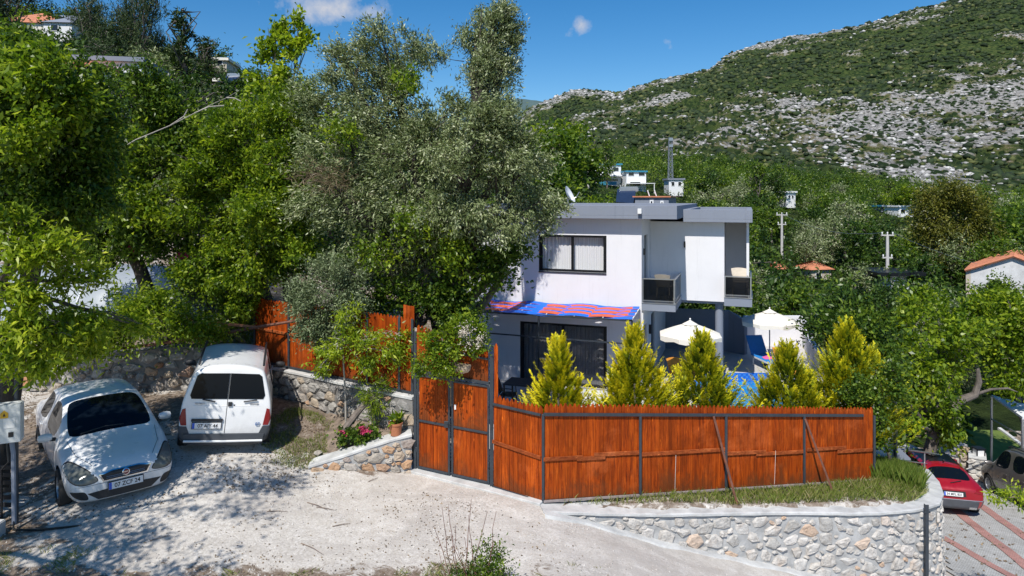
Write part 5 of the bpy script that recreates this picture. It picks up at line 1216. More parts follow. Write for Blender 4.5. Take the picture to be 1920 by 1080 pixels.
# ------------------------------------------------------------------ foliage kit
def leafcloud(name, parent, mat, Cn, per, spread, L, W, seed=0, up=.35, droop=0, center=None, tint0=None, fold=.25, lv=.35, outward=.6, hang=0, **kw):
    """Cn (n,3) clump centres in parent's space; per leaves each"""
    r = np.random.default_rng(seed); n = len(Cn); N = n * per; c = np.repeat(Cn, per, 0)
    ctr = Cn.mean(0) if center is None else np.asarray(center)
    ax = Cn - ctr; ax /= np.linalg.norm(ax, axis=1, keepdims=True) + 1e-6; ax = ax + r.normal(size=(n, 3)) * .7; ax /= np.linalg.norm(ax, axis=1, keepdims=True)
    cs = r.uniform(.5, 1.25, n); ax = np.repeat(ax, per, 0); cs = np.repeat(cs, per)[:, None]; g = r.normal(size=(N, 3)) * spread * cs; al = (g * ax).sum(1, keepdims=True); g = g * .72 + ax * al * 1.15; p = c + g
    ctr = Cn.mean(0) if center is None else np.asarray(center)
    out = p - ctr; out /= np.linalg.norm(out, axis=1, keepdims=True) + 1e-6
    d = r.normal(size=(N, 3)) * .7 + out * outward + np.array([0, 0, -droop]); d /= np.linalg.norm(d, axis=1, keepdims=True)
    nr = r.normal(size=(N, 3)) * .75 + np.array([0, 0, up]) + out * .35
    s = np.cross(d, nr); s /= np.linalg.norm(s, axis=1, keepdims=True) + 1e-6; nn = np.cross(s, d)
    l = L * (1 + lv * r.uniform(-1, 1, (N, 1))); w_ = W * (1 + lv * r.uniform(-1, 1, (N, 1)))
    V = np.stack([p, p + d * l * .45 + s * w_ * .5 + nn * w_ * fold, p + d * l - nn * l * .12, p + d * l * .45 - s * w_ * .5 + nn * w_ * fold], 1).reshape(-1, 3)
    F = np.arange(N * 4).reshape(-1, 4)
    tc_ = r.uniform(.1, .9, n) if tint0 is None else tint0
    t = np.clip(np.repeat(tc_, per) * .55 + r.uniform(0, .45, N) + r.normal(size=N) * .08, 0, 1)
    me = np_mesh(name, V, F, mat, np.repeat(t, 4)); o = bpy.data.objects.new(name, me); link(o, parent); prop(o, **kw); return o
def lobed(blobs, seed, k=4):
    """break each round mass into a core with smaller boughs pushing out of it"""
    rr = random.Random(seed); out = []
    for c, R in blobs:
        c = Vector(c); out.append((c, tuple(q * .82 for q in R)))
        for _ in range(k):
            d = Vector((rr.gauss(0, 1), rr.gauss(0, 1), rr.gauss(0, 1))).normalized(); s = rr.uniform(.28, .5); out.append((c + Vector((d.x * R[0], d.y * R[1], d.z * R[2])) * rr.uniform(.7, 1.0), tuple(q * s * rr.uniform(.8, 1.2) for q in R)))
    return out
def blob_points(blobs, n, seed, shell=.55, flat=1):
    """blobs: (centre, (rx, ry, rz)); returns clump centres biased to the outside of each"""
    r = np.random.default_rng(seed); vol = np.array([b[1][0] * b[1][2] + .5 * b[1][1] for b in blobs]); k = r.choice(len(blobs), n, p=vol / vol.sum())
    u = r.normal(size=(n, 3)); u /= np.linalg.norm(u, axis=1, keepdims=True); rad = shell + (1 - shell) * r.uniform(0, 1, (n, 1)) ** .7; rad = np.where(r.uniform(size=(n, 1)) < .25, r.uniform(.1, 1, (n, 1)), rad)
    rad *= 1 + .14 * r.normal(size=(n, 1))
    c = np.array([tuple(blobs[i][0]) for i in k]); R = np.array([blobs[i][1] for i in k]); return c + u * R * rad, k
def limbs(root, base, fork, blobs, r0, mat, seed, pts=None, twigs=60, name='trunk', lean=.25, rb=.3):
    rr = random.Random(seed); mb = MB(); base = Vector(base); fork = Vector(fork); P = []
    for i in range(7):
        q = i / 6; P.append(base.lerp(fork, q) + Vector((rr.uniform(-1, 1), rr.uniform(-1, 1), 0)) * r0 * .35 * math.sin(math.pi * q))
    mb.tube(P, [r0 * (1.35 if i == 0 else 1.05 - .05 * i) for i in range(7)], 10)
    for (c, R) in blobs:
        c = Vector(c); a = fork; m1 = a.lerp(c, .35) + Vector((rr.uniform(-1, 1), rr.uniform(-1, 1), rr.uniform(0, 1))) * lean; m2 = a.lerp(c, .7) + Vector((rr.uniform(-1, 1), rr.uniform(-1, 1), rr.uniform(-.3, .8))) * lean; rb_ = r0 * rb * rr.uniform(.8, 1.3)
        Q = []
        for i in range(9):
            t = i / 8; Q.append(a * (1 - t) ** 3 + m1 * 3 * t * (1 - t) ** 2 + m2 * 3 * t * t * (1 - t) + c * t ** 3 + Vector((rr.uniform(-1, 1),) * 3) * .02)
        mb.tube(Q, [max(.008, rb_ * (1.25 - i / 8)) for i in range(9)], 6)
        for _ in range(4):
            e = c + Vector((rr.uniform(-.8, .8) * R[0], rr.uniform(-.8, .8) * R[1], rr.uniform(-.3, .9) * R[2])); s = Q[rr.randrange(4, 9)]
            mb.tube([s, s.lerp(e, .5) + Vector((rr.uniform(-.1, .1), rr.uniform(-.1, .1), .08)), e], [rb_ * .45, rb_ * .3, .006], 5)
    if pts is not None:
        for k in range(twigs):
            e = Vector(pts[rr.randrange(len(pts))]); c = min((Vector(b[0]) for b in blobs), key=lambda v: (v - e).length); s = e.lerp(c, .55)
            mb.tube([s, s.lerp(e, .5) + Vector((rr.uniform(-.05, .05), rr.uniform(-.05, .05), rr.uniform(-.05, .05))), e], [.014, .009, .004], 4, caps=False)
    return mb.build(name, mat, root, sm=True)
def tree(name, label, base, fork, blobs, mat, n, per, spread, L, W, seed, cat='tree', r0=.15, bark='bark', group=None, twigs=80, extra=None, lob=4, **kw):
    root = empty(name, base, label, cat, group); b0 = Vector(base); B = [(Vector(c) - b0, R) for c, R in blobs]
    pts, k = blob_points(lobed(B, seed, lob), n, seed); limbs(root, (0, 0, -.1), Vector(fork) - b0, B, r0, M[bark], seed, pts, twigs)
    leafcloud('crown', root, M[mat], pts, per, spread, L, W, seed, center=sum((c for c, R in B), Vector()) / len(B), **kw)
    if extra:
        for (m2, n2, per2, sp2, L2, W2, bl) in extra:
            p2, _ = blob_points(lobed([(Vector(c) - b0, R) for c, R in bl], seed + 5, 2), n2, seed + 5); leafcloud('crown', root, M[m2], p2, per2, sp2, L2, W2, seed + 9)
    return root
def bl(D, *quads, dd=None):
    """blobs given as photo ellipses at a distance D"""
    out = []
    for q in quads:
        px, py, rx, ry = q[:4]; D_ = q[4] if len(q) > 4 else D; s = D_ / FPX
        out.append((at(px, py, D_), (rx * s, (q[5] if len(q) > 5 else (rx + ry) / 2 * .9 * s), ry * s)))
    return out
# ------------------------------------------------------------------ the big olive in the middle
B = bl(17, (925, 80, 62, 70, 18.8), (915, 165, 60, 60, 18.8), (945, 120, 45, 70, 18.8), (725, 105, 100, 62), (650, 120, 50, 45), (600, 190, 80, 70), (700, 200, 120, 80), (800, 240, 80, 60, 16.6), (915, 245, 56, 48, 15.0), (640, 290, 110, 70, 16.3), (760, 300, 110, 80, 16.3), (880, 300, 110, 60, 15.6), (970, 330, 68, 62, 15.5), (600, 370, 60, 50, 16), (720, 390, 120, 60, 16.2), (850, 400, 110, 60, 15.7),
       (955, 410, 75, 50, 15.5), (1010, 380, 44, 34, 15.5), (800, 470, 120, 50, 17), (690, 470, 80, 50, 16.6), (905, 490, 45, 35, 17.2), (900, 120, 40, 80, 18.8), (925, 210, 66, 42, 15.0), (975, 275, 52, 40, 15.0), (930, 60, 50, 45, 18.8), (860, 205, 40, 36, 15.8))
olb = (-1.6, 17.3, .4)
tree('olive_tree', 'huge old olive tree with silvery leaves rising behind the orange fence', olb, at(825, 520, 17.2), B, 'leaf_olive', 3500, 38, .09, .10, .028, 21, lob=2, r0=.36, bark='bark_dark', twigs=260, cat='tree', outward=.9)
# hollow old trunks of the olive, lit patches of pale wood
ol = [o_ for o_ in C.objects if o_.name == 'olive_tree'][0]
mb = MB(); rr = random.Random(5)
for (p0, p1, p2, r_) in (((800, 600), (815, 520), (775, 440), .2), ((830, 610), (850, 540), (900, 430), .22), ((845, 600), (900, 540), (960, 470), .13), ((790, 610), (760, 540), (728, 500), .17), ((820, 600), (830, 500), (835, 400), .17), ((870, 600), (930, 560), (945, 500), .1)):
    a_, b_, c_ = (at(*p, 16.9 + rr.uniform(-.2, .3)) - Vector(olb) for p in (p0, p1, p2)); Q = []
    for i in range(14):
        t_ = i / 13; Q.append(a_ * (1 - t_) ** 2 + b_ * 2 * t_ * (1 - t_) + c_ * t_ * t_ + Vector((rr.uniform(-1, 1), rr.uniform(-1, 1), rr.uniform(-1, 1))) * r_ * .18)
    mb.tube(Q, [r_ * (1.2 - .55 * i / 13) * rr.uniform(.85, 1.15) for i in range(14)], 9)
mb.build('limb', M['bark'], ol, sm=True)
pts, _ = blob_points([(Vector(c) - Vector(olb), R) for c, R in bl(16.4, (890, 500, 75, 45), (950, 470, 40, 30), (820, 560, 60, 30), (860, 590, 50, 25), (720, 560, 60, 40))], 260, 3)
leafcloud('climbing_vine', ol, M['leaf_mid'], pts, 30, .12, .10, .07, 31, label='bright green vine climbing over the olive trunks')
pts, _ = blob_points([(Vector(c) - Vector(olb), R) for c, R in bl(15.6, (600, 330, 45, 18), (640, 340, 30, 14), (850, 300, 30, 30, 15.9))], 50, 8)
pts2, _ = blob_points([(Vector(c) - Vector(olb), R) for c, R in bl(15.6, (700, 480, 50, 40), (780, 430, 40, 50), (850, 470, 30, 40), (640, 250, 30, 30), (760, 150, 26, 20))], 120, 9)
leafcloud('climbing_vine', ol, M['leaf_bright'], pts2, 24, .12, .09, .06, 34, label='bright fresh green leaves among the grey olive foliage')
leafcloud('dead_twigs', ol, M['dry'], pts, 24, .16, .22, .008, 33, fold=0, label='bare grey twigs in the olive crown')
# ------------------------------------------------------------------ trees to its left
T = tree
T('walnut_tree', 'dark leafy walnut tree filling the upper left corner of the photo', (-9.6, 12.6, .3), at(70, 420, 12.3), bl(12, (60, 125, 85, 50), (20, 180, 70, 60, 11.6), (120, 180, 60, 60, 12.4), (60, 280, 100, 70), (150, 310, 60, 60, 12.6), (30, 370, 70, 50, 11.8), (120, 400, 80, 50, 12.5), (20, 90, 40, 26, 12.3), (180, 250, 40, 50, 13)), 'leaf_mid', 850, 44, .10, .105, .05, 41, r0=.2, bark='bark_dark', droop=.25,
  extra=[('leaf_bright', 230, 26, .10, .11, .05, bl(11.2, (60, 130, 90, 50, 11.2), (120, 200, 60, 50, 11.8), (40, 250, 60, 50, 11)))])
B = bl(10.6, (40, 480, 55, 40), (110, 470, 55, 30, 11), (30, 560, 45, 40), (80, 620, 75, 32, 10.9), (60, 680, 55, 22, 10.7), (150, 600, 60, 22, 11.5), (20, 650, 40, 35, 10.3), (20, 420, 45, 30), (150, 520, 40, 25, 11.5), (250, 610, 45, 14, 12.3), (140, 650, 60, 20, 11.6))
T('ash_tree', 'low hanging bright yellow green branches over the white saloon roof', (-10.4, 11.6, .2), at(0, 540, 11.2), B, 'leaf_fresh', 300, 32, .10, .13, .042, 43, r0=.12, bark='bark', droop=.35, twigs=120)
T('shade_tree', 'leafy canopy left of the camera whose dappled shade falls over the yard', (-11.5, 7.4, .1), (-10.5, 7.4, 4.8), [((-9.6, 8.6, 6.4), (1.5, 1.3, .9)), ((-8.6, 7.2, 6.2), (1.5, 1.3, .8)), ((-8.9, 9.4, 7.2), (1.2, 1.2, .8)), ((-7.6, 6.0, 5.8), (1.4, 1.2, .7)), ((-11, 9.2, 6.6), (1.6, 1.4, .9)), ((-7.2, 7.6, 7.0), (.9, 1.0, .5)), ((-10.4, 10.8, 7.2), (1.2, 1.2, .8)), ((-6.4, 5.4, 5.2), (.9, .9, .5)), ((-9.3, 5.6, 5.6), (1.4, 1.0, .7))], 'leaf_fresh', 760, 22, .16, .13, .05, 44, r0=.22, bark='bark', twigs=80)
T('walnut_tree', 'dark green broadleaf tree with deep shade between the walnut and the mulberry', (-8.8, 17.9, 1.8), at(230, 430, 18), bl(17.6, (250, 190, 80, 70), (200, 300, 80, 70), (300, 300, 90, 80), (230, 400, 90, 60), (330, 210, 60, 50), (190, 470, 60, 40), (300, 450, 70, 50)), 'leaf_mid', 850, 40, .115, .11, .055, 45, r0=.2, bark='bark_dark',
  extra=[('leaf_bright', 120, 26, .16, .14, .065, bl(16.6, (260, 380, 60, 40), (230, 280, 50, 40)))])
T('mulberry_tree', 'bright lime green mulberry tree left of the large olive', (-6.3, 18.6, 1.7), at(480, 480, 18.4), bl(17.3, (440, 240, 85, 55), (520, 290, 70, 70), (410, 330, 90, 60), (500, 390, 80, 60, 16.8), (400, 420, 80, 55), (560, 430, 50, 60, 16.6), (480, 480, 80, 50), (540, 210, 50, 50), (450, 540, 60, 40), (370, 500, 60, 40)), 'leaf_bright', 1000, 42, .11, .105, .05, 47, r0=.22, bark='bark_dark',
  extra=[('leaf_mid', 300, 34, .2, .14, .06, bl(18.3, (440, 300, 110, 90), (480, 450, 100, 70)))])
ml = [o_ for o_ in C.objects if o_.get('label', '').startswith('bright lime green mulberry')][0]; mb = MB()
for P in (((190, 300), (255, 262), (320, 235), (365, 212), (392, 198), (425, 183), (448, 170)), ((365, 212), (392, 200), (420, 198)), ((320, 235), (345, 218), (352, 205)), ((425, 183), (440, 184), (452, 190))):
    Q = [at(a_, b_, 15.6) - ml.location for a_, b_ in P]; mb.tube(Q, [max(.003, .016 - .0024 * j) for j in range(len(Q))], 5)
mb.build('bare_branch', M['bark_pale'], ml)
T('fig_tree', 'young tree with upright bright shoots against the sky left of the olive', (-6.6, 20.2, 1.9), at(520, 330, 20), bl(20, (520, 60, 22, 16), (505, 100, 26, 22), (550, 90, 18, 26), (525, 140, 40, 26), (490, 160, 26, 20), (560, 40, 12, 9), (570, 75, 10, 10), (500, 200, 60, 40), (545, 180, 30, 30)), 'leaf_fresh', 130, 34, .10, .16, .09, 49, r0=.09, bark='bark')
T('pomegranate_bush', 'rounded green bush in front of the greenhouse above the parking wall', (-8.8, 16.9 + 1.0, 1.7), at(280, 600, 17.6), bl(16.4, (230, 600, 60, 32), (300, 590, 60, 30), (190, 630, 60, 26, 16.2), (360, 610, 45, 28), (250, 560, 60, 20), (120, 620, 60, 35, 16)), 'leaf_bright', 380, 34, .15, .09, .045, 51, cat='bush', r0=.05)
T('garden_bush', 'soft grey green bush between the greenhouse and the tall orange fence', (-6.8, 18.2, 1.7), at(400, 590, 18), bl(18.2, (400, 560, 50, 50), (440, 590, 40, 40), (370, 530, 40, 30)), 'leaf_grey', 200, 36, .15, .10, .03, 52, cat='bush', r0=.04)
T('garden_bush', 'light green weedy shrub at the left end of the tall orange fence', (-6.6, 17.9, 1.5), at(430, 620, 17.6), bl(17.5, (430, 610, 45, 25), (380, 620, 50, 16)), 'leaf_mid', 120, 36, .13, .12, .012, 53, cat='bush', r0=.03)
# shrubs in front of the back fence
T('olive_bush', 'round grey green olive bush hanging over the tall orange fence', (-4.6, 16.15 + .5, 1.45), at(640, 620, 15.8), bl(15.4, (620, 540, 60, 50), (660, 590, 45, 45), (580, 580, 45, 45), (640, 500, 50, 26), (600, 630, 40, 30), (560, 560, 20, 30)), 'leaf_grey', 560, 40, .08, .07, .024, 55, cat='bush', r0=.06, bark='bark')
rt = T('ash_sapling', 'slender sapling with drooping fresh leaves growing beside the garden wall', (-3.62, 14.95, .60), at(642, 640, 14.9), bl(14.6, (640, 640, 26, 32), (690, 640, 60, 20), (740, 630, 22, 14), (600, 690, 22, 10), (690, 690, 32, 16), (730, 665, 26, 14), (650, 600, 30, 20), (610, 660, 24, 16)), 'leaf_fresh', 130, 26, .085, .10, .034, 57, r0=.022, bark='bark_pale', droop=.5, twigs=60)
# climbing jasmine in the log planter over the gate
pl = empty('log_planter', (0, 0, 0), 'split log planter fixed to the boards above the gate', 'planter'); pc = at(857, 686, 13.55)
pl.location = pc - Vector((0, 0, .12)); mb = MB(); V = []; F = []; K = 10
for i in range(9):
    x = -.27 + .54 * i / 8; r_ = .15 * (1 + .12 * math.sin(i * 2.3)) * (.8 if i in (0, 8) else 1)
    for j in range(K):
        a_ = math.pi + math.pi * j / (K - 1); V.append((x, .8 * r_ * math.cos(a_), .15 + r_ * math.sin(a_) * (1 + .1 * math.sin(3 * j + i))))
for i in range(8):
    for j in range(K): F.append((i * K + j, (i + 1) * K + j, (i + 1) * K + (j + 1) % K, i * K + (j + 1) % K))
F += [tuple(range(K)), tuple(8 * K + j for j in range(K))[::-1]]
mb.add(V, F).build('trough', simple('pale_log', (.46, .36, .26), .9, var=.35, scale=12, bmp=.8), pl, xf=Matrix.Rotation(math.atan2(gd.y, gd.x), 4, 'Z'))
T('jasmine', 'leafy climber with cream flowers spilling out of the log planter', tuple(pc), pc + Vector((0, .02, .15)), bl(13.4, (850, 650, 45, 30), (815, 670, 35, 25), (890, 640, 26, 26), (830, 625, 35, 14), (870, 610, 30, 12), (790, 690, 18, 12), (905, 640, 10, 20), (840, 690, 26, 14)), 'leaf_bright', 230, 24, .06, .06, .036, 61, cat='climbing plant', r0=.015, twigs=40,
  extra=[('petal_white', 46, 9, .03, .03, .025, bl(13.2, (885, 635, 22, 26), (870, 615, 16, 12)))])
# plants by the low wall
T('geranium', 'geraniums with pink flowers on the soil behind the low wall', (-3.25, 14.35, .62), (-3.25, 14.35, .72), [((-3.45, 14.3, .72), (.16, .12, .10)), ((-3.15, 14.3, .74), (.2, .14, .12)), ((-2.95, 14.35, .76), (.12, .1, .1))], 'leaf_mid', 70, 26, .05, .06, .055, 63, cat='flowers', r0=.01, twigs=20,
  extra=[('petal_pink', 9, 26, .022, .035, .035, [((-3.46, 14.2, .83), (.10, .06, .04)), ((-3.1, 14.18, .86), (.18, .06, .06))])])
T('oleander', 'tall thin leaved plant in front of the wall between log and flower pot', (-2.95, 14.62, .70), (-2.95, 14.6, 1.2), [((-3.0, 14.55, 1.42), (.16, .14, .12)), ((-2.9, 14.55, 1.2), (.12, .1, .1)), ((-2.75, 14.6, 1.72), (.12, .1, .1))], 'leaf_bright', 40, 20, .07, .14, .018, 65, cat='plant', r0=.02, twigs=26)
pt_ = empty('flower_pot', (-2.43, 14.26, .74), 'terracotta flower pot with a broad leaved plant on the low wall', 'flower pot')
MB().lathe([(.001, 0), (.105, 0), (.135, .22), (.15, .22), (.15, .26), (.13, .26), (.12, .2), (.001, .2)], (0, 0, 0), 24).build('pot', M['terracotta'], pt_, sm=True)
leafcloud('leaves', pt_, M['leaf_bright'], np.array([(0, 0, .27), (.03, 0, .33), (-.04, .02, .30), (.05, .02, .36)]), 9, .03, .18, .07, 66, outward=.8, droop=-.9, fold=.3)
o = MB().tube([(-3.62, 14.25, .62), (-3.5, 14.35, .85), (-3.3, 14.52, 1.1), (-3.05, 14.66, 1.38)], [.04, .075, .07, .055], 9).build('old_log', M['deep_wood'], sm=True); prop(o, 'grey weathered log leaning on the garden wall behind the geraniums', 'log')
o = bpy.data.objects.new('boulder', stone_proto(1, M['stone_pale'], 400)); link(o); o.location = at(643, 840, 14.25); o.location.z = gz(o.location.x, 14.25) + .12; o.scale = (.14, .10, .11); prop(o, 'rounded white boulder on the soil above the low wall', 'boulder')
for i, (px, py, s) in enumerate(((668, 832, .10), (688, 822, .13), (612, 845, .07), (628, 855, .06), (596, 872, .08), (655, 846, .05))):
    o = bpy.data.objects.new('loose_stone', stone_proto(i, M['stone_warm'], 410 + i)); link(o); p_ = at(px, py, 14.2); o.location = (p_.x, 14.2, gz(p_.x, 14.2) + .05); o.scale = (s, s * .7, s * .6); prop(o, ('flat grey stone just right of the white boulder', 'largest loose stone, beside the geraniums above the low wall', 'small stone left of the white boulder', 'smallest stone below left of the white boulder', 'loose stone at the low left end of the wedge wall', 'tiny stone close under the white boulder')[i], 'stone', 'loose stones on the soil behind the low wall')
# ------------------------------------------------------------------ golden conifers
def conifer(base, h, r, seed, label, sidex=0):
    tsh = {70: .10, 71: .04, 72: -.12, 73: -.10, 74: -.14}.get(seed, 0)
    root = empty('golden_conifer', base, label, 'conifer', 'golden conifers along the fence'); rg = np.random.default_rng(seed)
    MB().tube([(0, 0, -.1), (0, 0, h * .6)], [.05, .02], 8).build('trunk', M['bark'], root)
    cones = [(0, 0, r, h, int(330 * (r / .8) * (h / 2.7)))]
    for _ in range(3 + seed % 3): t0 = rg.uniform(0, 6.28); cones.append((math.cos(t0) * r * .34, math.sin(t0) * r * .26, r * rg.uniform(.32, .45), h * rg.uniform(.6, .8), int(60 * r / .8)))
    q = []; z = []; a = []; env = []; CX = []; HH = []
    for (cx_, cy_, r_, h_, n_) in cones:
        q_ = rg.uniform(.12, 1, n_) ** 1.25; a_ = rg.uniform(0, 2 * np.pi, n_); q.append(q_); z.append(.05 * h_ + q_ * h_ * .9); a.append(a_); e_ = r_ * np.minimum((1 - q_) ** 1.28 + .02, .62) * (1 + .2 * np.sin(a_ * 3 + seed) * (1 - q_) + .16 * rg.normal(size=n_)); env.append(np.clip(e_, .02, None)); CX.append(np.tile([cx_, cy_, 0], (n_, 1))); HH.append(np.full(n_, h_))
    q, z, a, env, CX, HH = (np.concatenate(v) for v in (q, z, a, env, CX, HH)); n = len(q)
    reach = rg.uniform(.45, 1.0, n) ** .6
    VS = []; TT = []; S = 34
    for i in range(n):
        R_ = env[i] * reach[i]; ca, sa = math.cos(a[i]), math.sin(a[i]); o0 = np.array([ca * R_ * .74, sa * R_ * .74, z[i] - .06 * HH[i] * (1 - q[i])]) + CX[i]
        d = np.array([ca * .75, sa * .75, .62 + .9 * q[i] ** 3]); d /= np.linalg.norm(d); ln = (.20 + .46 * R_) * rg.uniform(.7, 1.5); nrm = np.array([-ca * .5, -sa * .5, 1.0]) + rg.normal(size=3) * .5; sd_ = np.cross(d, nrm); sd_ /= np.linalg.norm(sd_); nrm = np.cross(sd_, d)
        t = rg.uniform(.05, 1, S); side = rg.choice([-1, 1], S); fa = rg.uniform(.22, .62, S) * (1 - .35 * t)
        p = o0 + d * (t * ln)[:, None] + nrm * (rg.normal(size=S) * .012)[:, None] + np.array([0, 0, 1]) * ((t ** 2) * ln * .18)[:, None]
        dd_ = d * np.cos(fa)[:, None] + sd_ * (side * np.sin(fa))[:, None] + rg.normal(size=(S, 3)) * .10; l = (.05 + .095 * (1 - t)) * rg.uniform(.7, 1.3, S); wv_ = np.cross(dd_, nrm) ; wv_ /= np.linalg.norm(wv_, axis=1, keepdims=True); wd_ = .012
        VS.append(np.stack([p, p + dd_ * (l * .5)[:, None] + wv_ * wd_, p + dd_ * l[:, None], p + dd_ * (l * .5)[:, None] - wv_ * wd_], 1).reshape(-1, 3))
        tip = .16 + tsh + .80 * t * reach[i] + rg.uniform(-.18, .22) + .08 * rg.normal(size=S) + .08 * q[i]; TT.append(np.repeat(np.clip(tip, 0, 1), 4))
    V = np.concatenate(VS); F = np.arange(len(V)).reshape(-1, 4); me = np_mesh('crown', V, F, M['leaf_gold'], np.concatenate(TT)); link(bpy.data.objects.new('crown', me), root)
    return root
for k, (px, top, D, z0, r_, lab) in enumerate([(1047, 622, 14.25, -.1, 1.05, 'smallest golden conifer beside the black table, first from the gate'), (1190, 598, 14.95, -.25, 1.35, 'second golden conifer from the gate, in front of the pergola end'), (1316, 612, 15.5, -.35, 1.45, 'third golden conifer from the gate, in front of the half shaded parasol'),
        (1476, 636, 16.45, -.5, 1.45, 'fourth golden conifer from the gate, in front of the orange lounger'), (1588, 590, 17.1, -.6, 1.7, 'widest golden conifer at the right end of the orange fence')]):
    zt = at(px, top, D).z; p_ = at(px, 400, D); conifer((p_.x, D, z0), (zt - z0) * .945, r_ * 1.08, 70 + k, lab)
# ivy at the fence end, plants right of it
T('ivy_bush', 'dark green ivy hanging over the right end of the orange fence', (9.3, 16.6, -1.0), at(1640, 760, 16.2), bl(15.9, (1640, 770, 28, 45), (1620, 740, 24, 30), (1660, 720, 26, 40), (1635, 810, 20, 20), (1600, 735, 20, 14)), 'leaf_mid', 190, 34, .08, .07, .055, 81, cat='bush', r0=.04)
# weed in the foreground
wd_r = empty('wild_shrub', (-.62, 9.75, -.1), 'sparse wild shrub with bare reddish stems in the front of the gravel', 'shrub'); rr = random.Random(9)
for i in range(16):
    a_ = rr.uniform(-.9, .9); hh = rr.uniform(.8, 1.65) * (1 - .25 * abs(a_)); x0 = rr.uniform(-.25, .3)
    P = [Vector((x0, rr.uniform(-.1, .1), 0))]
    for j in range(1, 7): P.append(P[0] + Vector((a_ * .42 * (j / 6) ** 1.2 + rr.uniform(-.02, .02), rr.uniform(-.05, .05), hh * j / 6)))
    MB().tube(P, [.009 - .001 * j for j in range(7)], 5).build('stem', simple('red_stem', (.16, .07, .05), .8) if i == 0 else bpy.data.materials['red_stem'], wd_r)
pts, _ = blob_points([((.25, 0, .55), (.22, .2, .38)), ((.02, 0, .35), (.3, .2, .3)), ((.38, 0, .4), (.2, .15, .35))], 170, 91); leafcloud('leaves', wd_r, M['leaf_mid'], pts, 16, .06, .05, .022, 92)
pts, _ = blob_points([((-.2, 0, .5), (.25, .2, .45))], 24, 93); leafcloud('dry_leaves', wd_r, M['dry'], pts, 8, .05, .04, .015, 94)
# ------------------------------------------------------------------ paved lower driveway, lawn
def on_ground(px, py, z0=-3.5):
    z = z0
    for _ in range(25): p = atz(px, py, z); z = .5 * z + .5 * gz(p.x, p.y)
    return p.x, p.y
def drape(name, poly, dz, mat, step=.25, **kw):
    xs_ = [p[0] for p in poly]; ys_ = [p[1] for p in poly]; gx_ = np.arange(min(xs_), max(xs_) + step, step); gy_ = np.arange(min(ys_), max(ys_) + step, step)
    X_, Y_ = np.meshgrid(gx_, gy_); Z_ = ground_h(X_, Y_) + dz; cx = (X_[:-1, :-1] + X_[1:, 1:]) / 2; cy = (Y_[:-1, :-1] + Y_[1:, 1:]) / 2
    me = grid_mesh(name, X_, Y_, Z_, mat, in_poly(cx, cy, poly)); o = bpy.data.objects.new(name, me); link(o); prop(o, **kw); return o
def paver_mat(name, c1, c2, c3):
    m, nt, p = new_mat(name); g = geoco(nt); mp = nt.nodes.new('ShaderNodeMapping'); lk(nt, g, mp.inputs[0]); mp.inputs['Rotation'].default_value = (0, 0, .7)
    br = nt.nodes.new('ShaderNodeTexBrick'); lk(nt, mp.outputs[0], br.inputs[0]); br.inputs['Scale'].default_value = 5; br.inputs['Mortar Size'].default_value = .03
    br.inputs['Color1'].default_value = (*c1, 1); br.inputs['Color2'].default_value = (*c2, 1); br.inputs['Mortar'].default_value = (*c3, 1)
    n = noise(nt, 2.5, 7, .7, g, .4); lk(nt, mixc(nt, 1, br.outputs[0], ramp(nt, n, [(.3, (.7, .69, .67)), (.6, (1, 1, 1))]), 'MULTIPLY'), p.inputs['Base Color'])
    p.inputs['Roughness'].default_value = .9; lk(nt, bump(nt, br.outputs['Fac'], -.4, .01), p.inputs['Normal']); return m
M['paver'] = paver_mat('pale_concrete_pavers', (.52, .52, .51), (.44, .44, .43), (.24, .23, .22)); M['paver_red'] = paver_mat('pink_red_pavers', (.50, .25, .22), (.44, .21, .185), (.25, .17, .15))
drape('driveway', [(9.6, 13.6), (10.1, 15.4), (10.9, 17.3), (12.3, 20.5), (13.3, 25), (19.5, 27), (21, 20), (17, 13.6)], .035, M['paver'], kind='structure')
def stripe(a, b, wd):
    A = Vector((*on_ground(*a), 0)); B_ = Vector((*on_ground(*b), 0)); d = (B_ - A).normalized(); A -= d * 2.5; B_ += d * 2; n = Vector((-d.y, d.x, 0)) * wd / 2; K = 40; V = []; F = []
    for i in range(K + 1):
        p = A.lerp(B_, i / K)
        for s_ in (-1, -.33, .33, 1): q = p + n * s_; V.append((q.x, q.y, gz(q.x, q.y) + .052))
    for i in range(K):
        for j in range(3): F.append((i * 4 + j, i * 4 + j + 1, (i + 1) * 4 + j + 1, (i + 1) * 4 + j))
    o = MB().add(V, F).build('driveway_stripe', M['paver_red'], sm=True); prop(o, kind='structure')
stripe((1852, 960), (1925, 1012), .30); stripe((1803, 968), (1920, 1062), .30); stripe((1785, 1020), (1900, 1085), .28)
def lawn_mat():
    m, nt, p = new_mat('mown_lawn'); g = geoco(nt); lk(nt, ramp(nt, noise(nt, 3, 7, .75, g), [(.3, (.06, .10, .02)), (.55, (.12, .17, .03)), (.75, (.19, .22, .05))]), p.inputs['Base Color']); p.inputs['Roughness'].default_value = .95
    lk(nt, bump(nt, noise(nt, 40, 3, .7, g), .8, .03), p.inputs['Normal']); return m
M['lawn'] = lawn_mat()
x1_, y1_ = on_ground(1848, 900, -5); x2_, y2_ = on_ground(1905, 872, -5); x3_, y3_ = on_ground(1848, 805, -5); x4_, y4_ = on_ground(1838, 810, -5)
drape('lawn', [(x1_ - .4, y1_ - 1.2), (x2_ + 1.4, y2_ - 1.0), (x3_ + .6, y3_), (x4_ - 1.0, y4_ + .3)], .03, M['lawn'], .3, kind='structure')
mb = MB(); K = 12
